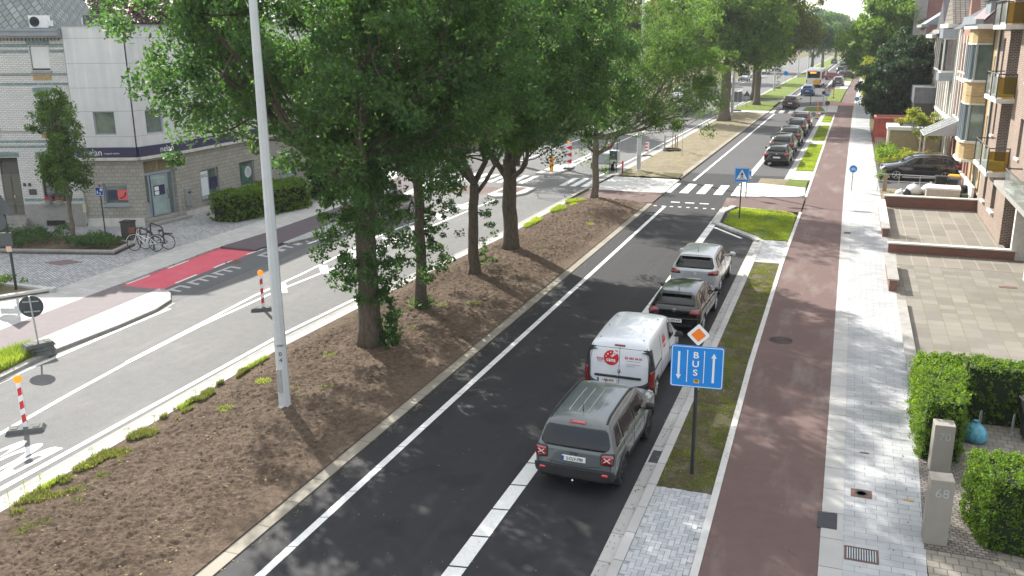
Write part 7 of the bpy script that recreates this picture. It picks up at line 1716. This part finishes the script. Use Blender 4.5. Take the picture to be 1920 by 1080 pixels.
b=MB(); b.lathe([(.132,.35),(.132,.5)],n=12); b.lathe([(.132,.7),(.132,.85)],n=12); b.build('bands',M_org,t); plate2(circ(0,0,.35,20),-.06,-.045,2.25,'disc',M_sgb,t)
# crowd barrier
x0,y0=G(1003,370,.0); x1,y1=G(1063,371,.0); L=math.hypot(x1-x0,y1-y0); t=thing('crowd_barrier','galvanised crowd barrier standing across the opposite lane','barrier',(x0,y0,0),math.atan2(y1-y0,x1-x0))
b=MB(); b.tube([(0,0,.22),(0,0,1.0),(.1,0,1.1),(L-.1,0,1.1),(L,0,1.0),(L,0,.22),(0,0,.22)],.02,6); b.build('frame',M_galv,t)
n=16
for k in range(1,n): b=MB(); b.tube([(L*k/n,0,.22),(L*k/n,0,1.1)],.009,5); b.build('bar',M_galv,t)
for u in (.15,L-.15): b=MB(); b.tube([(u,-.35,0),(u,-.12,.1),(u,0,.3),(u,.12,.1),(u,.35,0)],.018,6); b.build('foot',M_galv,t)
# works trailer
x,y=G(1146,322,0); t=thing('works_trailer','small light grey works trailer with an upright board beside the verge kerb','trailer',(x-.7,y+1.2,0),R_(-4))
b=MB(); b.prism(rrect(-.75,-1.1,.75,1.1,.25,4),.45,1.25); b.build('body',plain('trailer_grey',(.38,.42,.44),.4),t,bevel=.1); 
for sg in (-1,1): b=MB(); b.lathe([(.32,-.1),(.32,.1)],(sg*.72,-.5,.32),'x',18); w=b.build('wheel',M_tyre,t); b=MB(); b.lathe([(.18,-.11),(.18,.11)],(sg*.72,-.5,.32),'x',14); b.build('rim',M_rims,w)
for sg in (-1,1): b=MB(); b.tube([(.95+sg*.25,-1.25,0),(.95+sg*.25,-1.25,2.2)],.03,5); b.build('board_post',M_dkmet,t)
b=MB(); b.box(.68,-1.3,.85,1.22,-1.27,1.45); b.build('board',M_sgb,t)
x,y=G(1167,326,.1); t=thing('red_bollard','small red topped bollard at the verge corner','bollard',(x,y,.1)); post(t,0,0,.35,.05,M_dkmet); b=MB(); b.lathe([(.065,.3),(.065,.85),(.03,.9)],n=10); b.build('cap',plain('soft_red',(.6,.1,.09),.5),t)
x,y=G(1279,292,.1); t=thing('thin_post','thin grey post in the dry verge beside the kerb','post',(x,y,.1)); post(t,0,0,1.7,.025); b=MB(); b.lathe([(.12,0),(.1,.06)],n=8); b.build('foot',M_rubg,t)
# left-edge sign cluster
x,y=G(31,545,.12); t=thing('sign_cluster','grey pole carrying sign backs and a small paper notice in the smaller planter','road sign',(x,y,.12),R_(20)); post(t,0,0,3.3,.05,M_dkmet)
plate2(circ(-.28,0,.36,26),-.08,-.06,2.62,'disc',M_sgb,t); plate2(rr2(.75,.5,.03),-.08,-.06,1.95,'panel',M_sgb,t,Matrix.Translation((-.2,0,0))); plate2([(-.42,-.32),(.42,-.32),(0,.4)],-.08,-.06,3.2,'triangle_panel',M_sgb,t); plate2(rr2(.2,.22,.01),-.07,-.055,1.6,'paper_notice',plain('notice',(.6,.42,.33),.7),t)
x,y=G(199,447,.1); t=thing('living_street_sign','blue living street sign with white figures on a dark pole in the planter','road sign',(x,y,.12),R_(14)); post(t,0,0,2.5,.03,M_dkmet)
s=plate2(rr2(.42,.42,.03),-.06,-.04,2.2,'panel',plain('sign_deep_blue',(.01,.07,.42),.35),t); frame2(.40,.40,.03,.02,-.0615,2.2,M_sgw,s)
b=MB()
for pts in ([(.03,.02),(.15,.02),(.15,.11),(.09,.16),(.03,.11)],circ(-.10,.02,.022,8),[(-.13,0),(-.07,0),(-.06,-.12),(-.13,-.12)],circ(.02,-.05,.02,8),[(0,-.07),(.05,-.07),(.05,-.14),(0,-.14)]): b.poly([(a,-.063,c+2.2) for a,c in pts])
b.build('figures',M_sgw,s)
# bicycles, stands, bin
def bicycle(label,x,y,rz,fm,basket=False,z=.12,lean=.08,name='bicycle',group=None):
    t=thing(name,label,'bicycle',(x,y,z),rz,group); t.rotation_euler=(lean,0,rz)
    for wx in (-.52,.52):
        b=MB(); n=22; ring=[(wx+.33*math.cos(2*PI*k/n),0,.34+.33*math.sin(2*PI*k/n)) for k in range(n+1)]; b.tube(ring,.017,5,cap=False); w_=b.build('wheel',M_rub,t)
        b=MB(); 
        for k in range(12): a=2*PI*k/12; b.tube([(wx,0,.34),(wx+.32*math.cos(a),0,.34+.32*math.sin(a))],.0025,3)
        b.build('spokes',M_galv,w_); b=MB(); n=12; b.tube([(wx+.37*math.cos(PI*(.05+.8*k/n)),0,.34+.37*math.sin(PI*(.05+.8*k/n))) for k in range(n+1)],.014,4); b.build('mudguard',fm,t)
    b=MB(); 
    for p in (((-.52,0,.34),(-.06,0,.30)),((-.06,0,.30),(.36,0,.62)),((-.06,0,.30),(-.20,0,.80)),((-.52,0,.34),(-.17,0,.66)),((.52,0,.34),(.42,0,.60),(.33,0,.95)),((-.13,0,.52),(.38,0,.76))): b.tube(p,.016,6)
    b.build('frame',fm,t); b=MB(); b.tube([(.20,.26,1.02),(.32,.2,1.0),(.34,0,.97),(.32,-.2,1.0),(.20,-.26,1.02)],.013,5); b.build('handlebar',M_blk,t)
    b=MB(); b.lathe([(.02,.80),(.10,.83),(.09,.88),(.02,.89)],(-.24,0,0),'z',10); b.build('saddle',M_blk,t)
    b=MB(); b.box(-.78,-.07,.72,-.36,.07,.74); b.build('luggage_rack',M_blk,t)
    b=MB(); b.lathe([(.09,-.006),(.09,.006)],(-.06,.04,.3),'y',12); b.tube([(-.06,.06,.3),(.05,.06,.18)],.01,4); b.build('crank',M_galv,t)
    if basket: b=MB(); b.box(.38,-.15,.78,.66,.15,1.0); b.build('basket',plain('wicker',(.14,.06,.045),.8,var=.4,scale=20),t)
    return t
x,y=G(268,473,.1); bicycle('white bicycle with a brown basket parked at the plaza planter',x,y+.15,R_(190),M_frw,True,lean=.1)
bicycle('dark bicycle leaning behind the white one at the stands',x+.25,y+.62,R_(195),M_frd,False,lean=-.06)
for k,(px,py,l) in enumerate(((296,452,'dark steel hoop stand standing free right of the bicycles'),(277,462,'dark steel hoop stand hidden behind the bicycles'))):
    x,y=G(px,py,.1); t=thing('cycle_stand',l,'bike rack',(x,y,.1),R_(-28),'hoop stands on the plaza'); b=MB(); b.tube([(-.75,0,-.1),(-.75,0,.62),(-.68,0,.72),(-.58,0,.76),(.58,0,.76),(.68,0,.72),(.75,0,.62),(.75,0,-.1)],.035,8); b.build('hoop',M_dkmet,t,smooth=True); b=MB(); b.lathe([(.08,0),(.08,.015)],(.75,0,0)); b.build('foot_plate',M_dkmet,t)
x,y=G(244,455,.1); t=thing('litter_bin','dark brown litter bin on the plaza behind the white bicycle','litter bin',(x,y,.1),R_(10)); b=MB(); b.box(-.25,-.22,.15,.25,.22,.95); b.build('body',plain('bin_brown',(.06,.05,.05),.6),t,bevel=.02); b=MB(); b.box(-.28,-.25,.95,.28,.25,1.02); b.build('lid',M_blk,t,bevel=.02); b=MB(); b.tube([(0,0,-.05),(0,0,.2)],.06,8); b.build('foot',M_dkmet,t)
# ================================================================ RIGHT FRONT GARDENS
M_post=plain('gatepost_taupe',(.27,.25,.215),.75,var=.07,scale=3,bump=.15)
def gatepost(x,y,num,label,h=1.17):
    t=thing('gatepost',label,'gatepost',(x,y,.1),R_(3)); b=MB(); b.box(0,0,-.1,.40,.36,h); s=b.build('block',M_post,t,bevel=.012)
    lettering(num,.24,LM(.21,-.003,h-.26),M_galv,s,'house_number',bold=.002); return t
x,y=G(1731,1018,.1); gatepost(x,y,'68','taupe gatepost with the number 68 beside the bright block hedge',1.28)
x,y=G(1738,884,.1); gatepost(x+.05,y,'70','taupe gatepost with the number 70 at the end of the clipped hedge',1.08)
# rubbish bag
def sack(name,label,x,y,z,sx,sy,sz,mat,seed,cat='rubbish bag',group=None,tie=True):
    t=thing(name,label,cat,(x,y,z),seed*.7,group); b=MB(); n=16; R=random.Random(seed)
    prof=[(.55,0),(.92,.10),(1,.32),(.92,.55),(.70,.78),(.35,.94),(.10,1.0)]; rings=[]
    for r,h in prof: rings.append(b._a([(sx*r*math.cos(2*PI*k/n)*(1+.16*noise.noise(Vector((math.cos(2*PI*k/n)*2,math.sin(2*PI*k/n)*2,h*3+seed)))),sy*r*math.sin(2*PI*k/n)*(1+.16*noise.noise(Vector((k*.9,h*4,seed)))),h*sz) for k in range(n)]))
    for i,j in zip(rings,rings[1:]):
        for q in range(n): b.f.append((i+q,i+(q+1)%n,j+(q+1)%n,j+q))
    b.f.append(tuple(rings[0]+n-1-q for q in range(n))); b.f.append(tuple(rings[-1]+q for q in range(n)))
    b.build('sack',mat,t,smooth=True,auto=False)
    if tie: b=MB(); b.lathe([(.03,sz*.97),(.02,sz*1.02),(.07,sz*1.1)],n=8); b.build('knot',mat,t)
    return t
M_bag=plain('blue_bag',(.10,.33,.44),.35,var=.45,scale=9,bump=.5); M_bagw=plain('white_bag',(.62,.62,.62),.5,var=.15,scale=8,bump=.4); M_bagk=plain('black_bag',(.03,.03,.045),.35,var=.4,scale=9,bump=.4)
x,y=G(1826,825,.1); sack('rubbish_bag','light blue rubbish bag on the setts between the two hedges',x,y,.08,.30,.25,.46,M_bag,3)
for px,py,l in ((1835,805,'thin metal cycle hoop right of the blue bag'),(1897,812,'thin metal cycle hoop near the black wheelie bin')):
    x,y=G(px,py,.1); t=thing('cycle_hoop',l,'bike rack',(x,y,.08),R_(70),'thin hoops in the front yard'); b=MB(); b.tube([(-.09,0,-.05),(-.09,0,.42),(-.05,0,.48),(.05,0,.48),(.09,0,.42),(.09,0,-.05)],.013,6); b.build('hoop',M_galv,t,smooth=True); b=MB(); b.box(-.12,-.03,0,.12,.03,.01); b.build('foot_plate',M_galv,t)
def wheelie(name,label,x,y,z,rz,mat,lid,s=1.0,cat='wheelie bin',group=None):
    t=thing(name,label,cat,(x,y,z),rz,group); t.scale=(s,s,s); b=MB(); i=b._a([(-.22,-.22,.08),(.22,-.22,.08),(.22,.25,.08),(-.22,.25,.08),(-.28,-.30,.95),(.28,-.30,.95),(.28,.30,.95),(-.28,.30,.95)])
    for q in ((3,2,1,0),(4,5,6,7),(0,1,5,4),(1,2,6,5),(2,3,7,6),(3,0,4,7)): b.f.append(tuple(i+a for a in q))
    b.build('body',mat,t,bevel=.02); b=MB(); b.box(-.30,-.33,.95,.30,.34,1.0); b.box(-.25,-.28,1.0,.25,.30,1.03); b.build('lid',lid,t,bevel=.015); b=MB(); b.tube([(-.24,.36,.93),(.24,.36,.93)],.018,6); b.build('handle',mat,t)
    for sg in (-1,1): b=MB(); b.lathe([(.1,-.03),(.1,.03)],(sg*.22,.28,.1),'x',12); b.build('wheel',M_blk,t)
    return t
wheelie('wheelie_bin','black wheelie bin at the right edge of the photo near the hedge',4.62,21.9,.08,R_(-80),M_blk,M_blk)
# low kerb wall along the tiled terrace and brick walls
M_wall=brick('brick_wall_mixed',(.28,.10,.06),(.17,.095,.075),(.16,.14,.12),blotch=.25)
def lowwall(label,x0,x1,y0,y1,h,wall,cap=None,capm=None,capo=.04,z=.05):
    t=thing('low_wall',label,'wall',(x0,y0,z)); b=MB(); b.box(0,0,0,x1-x0,y1-y0,h); b.build('wall',wall,t); b=MB(); b.box(-capo,-capo,h,x1-x0+capo,y1-y0+capo,h+.06); b.build('coping',capm or M_stone,t); return t
lowwall('low brick wall with grey coping between the nearer tiled terraces',2.12,6.9,40.75,41.0,.42,M_wall)
lowwall('low brick wall with pale coping below the white freezer',2.25,6.75,51.95,52.2,.62,M_wall)
lowwall('short brick wall along the pavement before the upper terrace, with flat stone coping',1.98,2.22,44.0,51.7,.42,M_wall,capo=.06)
lowwall('short brick wall along the pavement at the middle of the terrace, grey stone coping',1.95,2.2,34.3,38.2,.45,M_wall,capm=M_stoneg,capo=.06)
lowwall('long low concrete edging wall along the pavement from the hedge to the terrace',2.16,2.42,23.4,32.6,.16,M_conc,capm=M_stoneg,capo=.02)
lowwall('low concrete edging beside the hedge and the old paving',2.02,2.12,20.4,23.3,.06,M_conc,capm=M_stoneg,capo=.0)
x,y=G(1690,524,.1); flat('marker_plate',[(x+3.3,y-.1),(x+3.9,y-.1),(x+3.9,y+.15),(x+3.3,y+.15)],.108,M_rusty)
# yard with rubble
t=thing('yard_railing','thin steel railing with wooden post at the rubble yard edge','railing',(2.05,57.4,.1),R_(-4))
for k in range(5): b=MB(); b.tube([(k*1.12,0,0),(k*1.12,0,1.0)],.022,6); b.build('post',M_galv,t)
b=MB(); b.tube([(0,0,1.0),(4.5,0,1.0)],.022,6); b.build('rail',M_galv,t); b=MB(); b.tube([(0,0,.6),(4.5,0,.6)],.018,6); b.build('rail',M_galv,t)
b=MB(); b.box(.28,-.1,-.05,.5,.1,.98); b.build('timber_post',M_wood,t)
b=MB()
for k in range(5): b.tube([(0,-.02,.15*k+.1),(.0,-.6,.15*k+.1)],.012,4)
b.build('gate_bars',M_galv,t)
sack('rubble_bag','large white rubble bag on the yard, left one of the pile',3.95,56.6,.1,.55,.45,.62,M_bagw,7,group='white rubble bags in the yard'); sack('rubble_bag','large white rubble bag on the yard, right one of the pile',4.85,56.8,.1,.55,.45,.66,M_bagw,9,group='white rubble bags in the yard'); sack('rubble_bag','small white rubble bag at the left of the black sack',3.25,56.0,.1,.30,.3,.36,M_bagw,11,group='white rubble bags in the yard'); sack('rubbish_bag','black rubbish sack between the white rubble bags',3.55,55.9,.1,.26,.26,.42,M_bagk,12)
t=thing('chest_freezer','white chest freezer lying on the yard above the low brick wall','freezer',(4.35,53.1,.1),R_(-3)); b=MB(); b.box(0,0,0,1.65,1.25,.86); b.build('cabinet',plain('freezer_beige',(.50,.47,.40),.5,var=.15),t,bevel=.02); b=MB(); b.box(-.03,-.03,.86,1.68,1.28,.97); b.build('lid',M_wht,t,bevel=.02)
for k,(x,y,l,m_,li) in enumerate(((5.35,57.0,'dark grey wheelie bin beside the rubble bags',M_blk,M_blk),(6.1,57.6,'dark bin with a yellow lid against the yellow brick house',M_blk,M_yel),(5.95,56.1,'dark wheelie bin behind the chest freezer',M_blk,M_dkmet),(6.25,55.0,'small dark bin next to the green one',M_blk,M_blk))): wheelie('wheelie_bin',l,x,y,.1,R_(-10*k),m_,li,1.05 if k<3 else .85,group='bins in the rubble yard')
wheelie('wheelie_bin','small green bin standing at the end of the low brick wall',6.25,53.5,.1,R_(15),plain('bin_green',(.07,.13,.06),.5),plain('bin_green_lid',(.10,.18,.09),.5),.62)
t=thing('white_screen','low white panel wall between the bins and the yellow house','wall',(6.55,53.2,.1),0); b=MB(); b.box(0,0,0,.12,4.4,1.0); b.build('panel',M_frw,t); b=MB(); b.box(-.03,-.03,1.0,.15,4.43,1.05); b.build('coping',M_stone,t)
b=MB(); R=random.Random(4)
tp=thing('timber_scraps','scattered planks and laths on the rubble yard','timber scraps',(0,0,.1))
for k in range(13):
    x=R.uniform(2.8,5.0); y=R.uniform(54.0,56.2); a=R.uniform(-.5,.5); l=R.uniform(.5,1.4); b=MB(); b.M=Matrix.Translation((x,y,.02+.02*k*.5))@Matrix.Rotation(a,4,'Z'); b.box(-l/2,-.04,0,l/2,.04,.025); b.build('plank',M_woodl if k%3 else M_stone,tp)
rb=MB(); R=random.Random(9)
for k in range(260):
    x=R.uniform(2.4,5.6); y=R.uniform(52.6,57.0); s_=R.uniform(.02,.07); rb.M=Matrix.Translation((x,y,.1))@Matrix.Rotation(R.uniform(0,3),4,'Z'); rb.box(-s_,-s_*.7,0,s_,s_*.6,s_*.8)
rb.build('rubble',plain('rubble_mix',(.42,.37,.28),.9,var=.4,scale=3))['kind']='stuff'
# planting bed beside the car, shed, picket fence, container, yellow tree
lowshrub('mixed green and yellow bushes beside the driveway car bonnet',[(2.3,64.5),(5.2,66.5),(5.2,70.5),(2.3,72.5)],1.15,64,M_lfY,120,.16,(.2,.4)); lowshrub('green leafy bush at the pavement corner of the planting bed',[(2.3,66.5),(3.4,66.5),(3.4,71.5),(2.3,71.5)],1.5,65,M_hedge,80,.16,(.22,.4)); lowshrub('reddish flowering bush before the timber shed',[(4.6,67.8),(6.4,67.8),(6.4,70.0),(4.6,70)],1.1,66,leafmat('leaves_russet',(.25,.12,.03),(.30,.24,.05),.3,(1.6,1.6,1)),50,.14,(.2,.35)); lowshrub('small green tuft at the foot of the driveway post',[(2.15,60.6),(2.6,60.6),(2.6,62),(2.15,62)],.6,67,M_hedge,16,.12,(.12,.25))
tree('small_garden_tree','small yellow green tree in front of the timber shed',5.1,71.5,4,.07,1.2,[(0,0,2.9,1.3,1.3,1.1),(-.9,0,3.6,.6,.6,.5),(.9,0,2.3,.9,.9,.7)],90,55,.16,M_lfY,M_barkp,71,crad=(.2,.4),fill=.9)
t=thing('garden_shed','timber shed with pale flat roof edge and a dark glass pyramid','shed',(3.0,73.8,.1),R_(0)); b=MB(); b.box(0,0,0,3.6,3,2.0); b.build('wall',M_woodl,t); b=MB(); b.box(-.1,-.1,2.0,3.7,3.1,2.25); b.build('roof_edge',M_frw,t); b=MB()
i=b._a([(.8,.4,2.25),(2.9,.4,2.25),(2.9,2.6,2.25),(.8,2.6,2.25),(1.85,1.5,3.0)])
for q in ((0,1,4),(1,2,4),(2,3,4),(3,0,4)): b.f.append(tuple(i+a for a in q))
b.build('glass_pyramid',M_win,t); b=MB(); b.box(-.04,-.04,0,.1,.1,2.0); b.build('corner_post',M_frw,t)
t=thing('picket_fence','short weathered picket fence between the pavement and the shed','fence',(2.2,76.3,.1),0)
for k in range(6): b=MB(); b.box(k*.15,0,0,k*.15+.09,.03,1.15); b.build('picket',M_stoneg,t)
b=MB(); b.box(0,.03,.85,.85,.06,.95); b.build('rail',M_wood,t)
t=thing('waste_container','open rusty red waste container behind the timber shed','container',(2.3,83.2,.1),R_(0)); b=MB(); b.box(0,0,.15,5.6,.1,2.05); b.box(0,2.2,.15,5.6,2.3,2.05); b.box(0,.1,.15,.1,2.2,2.05); b.box(5.5,.1,.15,5.6,2.2,2.05); b.box(0,0,.05,5.6,2.3,.15); b.build('body',M_rust,t)
b=MB()
for k in range(7): b.box(.05+k*.9,-.09,.15,.17+k*.9,.0,2.0)
for k in range(3): b.box(-.09,.1+k*1.0,.15,.0,.25+k*1.0,2.0)
b.build('ribs',M_rust,t); b=MB(); b.box(-.1,-.1,2.05,5.7,.05,2.17); b.box(-.1,2.25,2.05,5.7,2.4,2.17); b.box(-.1,.05,2.05,.05,2.25,2.17); b.build('rim',plain('rim_pink',(.42,.16,.13),.6),t)
t=thing('awning','cream fabric awning sloping from a dark shop box behind the container','awning',(4.6,92.5,.1),0); b=MB(); i=b._a([(0,0,2.5),(2.8,0,3.2),(2.8,3.6,3.2),(0,3.6,2.5)]); b.f.append((i,i+1,i+2,i+3)); i=b._a([(0,0,2.3),(0,3.6,2.3),(0,3.6,2.5),(0,0,2.5)]); b.f.append((i,i+1,i+2,i+3)); b.build('canvas',plain('canvas',(.60,.57,.45),.8),t); b=MB(); b.tube([(0,0,0),(0,0,2.5)],.04,6); b.build('pole',M_frd,t)
t=thing('shop_box','dark boxed shop front extension against the row houses','shop front',(5.2,84.0,.1),0); b=MB(); b.box(0,0,0,1.7,6.5,3.3); b.build('wall',M_frd,t); b=MB(); b.box(-.1,-.1,3.3,1.7,6.6,4.6); b.build('fascia',plain('dark_fascia',(.12,.13,.14),.6,var=.2,scale=3),t)
# pedestrian / cyclist far off on the cycle path
def person(label,x,y,z,rz,pose,shirt,trous,skin=(.45,.28,.2),h=1.72):
    t=thing('person',label,'person',(x,y,z),rz)
    J={'pelvis':(0,0,.95),'chest':(0,.03,1.30),'neck':(0,.03,1.47),'head':(0,.05,1.62),'lsh':(-.19,.02,1.40),'rsh':(.19,.02,1.40),'lel':(-.24,.05,1.12),'rel':(.24,.05,1.12),'lwr':(-.22,.22,.96),'rwr':(.22,.22,.96),'lhip':(-.10,0,.92),'rhip':(.10,0,.92),'lkn':(-.11,.14,.52),'rkn':(.11,-.04,.50),'lan':(-.11,.02,.09),'ran':(.11,-.24,.12),'lto':(-.11,.16,.04),'rto':(.11,-.12,.03)}
    J.update(pose); E_=[('pelvis','chest'),('chest','neck'),('neck','head'),('chest','lsh'),('chest','rsh'),('lsh','lel'),('rsh','rel'),('lel','lwr'),('rel','rwr'),('pelvis','lhip'),('pelvis','rhip'),('lhip','lkn'),('rhip','rkn'),('lkn','lan'),('rkn','ran'),('lan','lto'),('ran','rto')]
    Rr={'pelvis':.13,'chest':.15,'neck':.055,'head':.10,'lsh':.075,'rsh':.075,'lel':.045,'rel':.045,'lwr':.03,'rwr':.03,'lhip':.10,'rhip':.10,'lkn':.06,'rkn':.06,'lan':.04,'ran':.04,'lto':.035,'rto':.035}
    ks=list(J); me=bpy.data.meshes.new('body'); me.from_pydata([J[k] for k in ks],[(ks.index(a),ks.index(b_)) for a,b_ in E_],[]); o=bpy.data.objects.new('body',me); COL.objects.link(o); sk=o.modifiers.new('skin','SKIN'); o.modifiers.new('s','SUBSURF').levels=2
    if not me.skin_vertices: me.attributes
    for i,k in enumerate(ks):
        try: me.skin_vertices[0].data[i].radius=(Rr[k],Rr[k]*.85); me.skin_vertices[0].data[i].use_root=(k=='pelvis')
        except Exception: pass
    bpy.context.view_layer.update(); dg=bpy.context.evaluated_depsgraph_get(); m2=bpy.data.meshes.new_from_object(o.evaluated_get(dg)); bpy.data.objects.remove(o)
    for m_ in (plain('shirt',shirt,.8),plain('trousers',trous,.8),plain('skin',skin,.6)): m2.materials.append(m_)
    for p in m2.polygons:
        zc=p.center.z; p.material_index=2 if zc>1.46 else (0 if zc>.95 else 1); p.use_smooth=True
        if zc<.12: p.material_index=1
    o=bpy.data.objects.new('body',m2); COL.objects.link(o); o.parent=t
    b=MB(); b.lathe([(.06,1.60),(.105,1.62),(.11,1.68),(.08,1.74),(.03,1.76)],(J['head'][0],J['head'][1]-.015,0),'z',12); b.build('hair',M_frd,t,smooth=True); return t
px,py=G(1582,151,.1)
person('person in dark clothes riding away on the cycle path beside the grey car',px,py,.22,R_(0),{'lkn':(-.11,.34,.72),'lan':(-.11,.16,.36),'lto':(-.11,.3,.34),'rkn':(.11,.22,.55),'ran':(.11,.0,.2),'rto':(.11,.14,.17),'lwr':(-.2,.42,1.05),'rwr':(.2,.42,1.05),'chest':(0,.1,1.28),'neck':(0,.16,1.46),'head':(0,.2,1.62),'lsh':(-.19,.12,1.4),'rsh':(.19,.12,1.4)},(.06,.02,.03),(.02,.02,.03))
bicycle('dark bicycle ridden by the person on the far cycle path',px,py+.05,R_(90),M_frd,lean=0,z=.09)
# overhead wire shadows come from span wires between lamp posts

# fallen leaves and specks of litter lying about
def litter(name,fn,n,size,mat,seed):
    r=np.random.default_rng(seed); P=fn(r,n); n=len(P); a=r.random(n)*6.28; V=np.zeros((n,4,3),np.float32)
    for k,(dx,dy) in enumerate(((-1,0),(0,-.6),(1,0),(0,.6))):
        s=size*(.5+r.random(n)); V[:,k,0]=P[:,0]+(dx*np.cos(a)-dy*np.sin(a))*s; V[:,k,1]=P[:,1]+(dx*np.sin(a)+dy*np.cos(a))*s; V[:,k,2]=P[:,2]+r.random(n)*.012
    me=bpy.data.meshes.new(name); me.vertices.add(4*n); me.loops.add(4*n); me.polygons.add(n); me.vertices.foreach_set('co',V.ravel()); me.loops.foreach_set('vertex_index',np.arange(4*n,dtype=np.int32)); me.polygons.foreach_set('loop_start',np.arange(0,4*n,4,dtype=np.int32)); me.update(calc_edges=True); me.materials.append(mat)
    o=bpy.data.objects.new(name,me); COL.objects.link(o); o['kind']='stuff'
M_lit=leafmat('dry_leaves',(.16,.10,.04),(.36,.28,.12),.1,(1,1,1),.8)
litter('fallen_leaves',strip_pts(CL,CR,12,60,ZC+.004),260,.022,M_lit,31); litter('fallen_leaves',strip_pts([(y,x+.4) for y,x in CR],PR,12,60,.096),220,.022,M_lit,32)
litter('fallen_leaves',strip_pts(line(-9.7),line(-3.6),12,60,.008),420,.018,M_lit,33); litter('fallen_leaves',strip_pts(line(-3.55),line(-3.25),12,41,.014),420,.022,M_lit,34)
litter('fallen_leaves',strip_pts(line(-3.05),CL,17.2,37,.10),500,.025,M_lit,35); litter('fallen_leaves',strip_pts(line(-9.76),line(-9.5),8,49,.008),500,.02,M_lit,36)
def soilpts(r,n):
    y=6+42*r.random(n); t=.08+.84*r.random(n); xa=np.interp(y,[p[0] for p in VA],[p[1] for p in VA]); xb=-10.1
    return np.stack([xa+(xb-xa)*t,y,.125+.05*np.sin(np.pi*t)],1)
litter('fallen_leaves',soilpts,900,.03,M_lit,37)
b=MB(); b.box(-560,-120,-1.2,560,620,32)
hz_=b.build('haze',None); hz_['kind']='stuff'; hm=bpy.data.materials.new('haze_air'); hm.use_nodes=True; t_=hm.node_tree; t_.nodes.remove(t_.nodes['Principled BSDF'])
pv=t_.nodes.new('ShaderNodeVolumePrincipled'); pv.inputs['Density'].default_value=.00025; pv.inputs['Color'].default_value=(.92,.95,1,1); pv.inputs['Anisotropy'].default_value=.3
t_.links.new(pv.outputs[0],t_.nodes['Material Output'].inputs['Volume']); hz_.data.materials.append(hm)
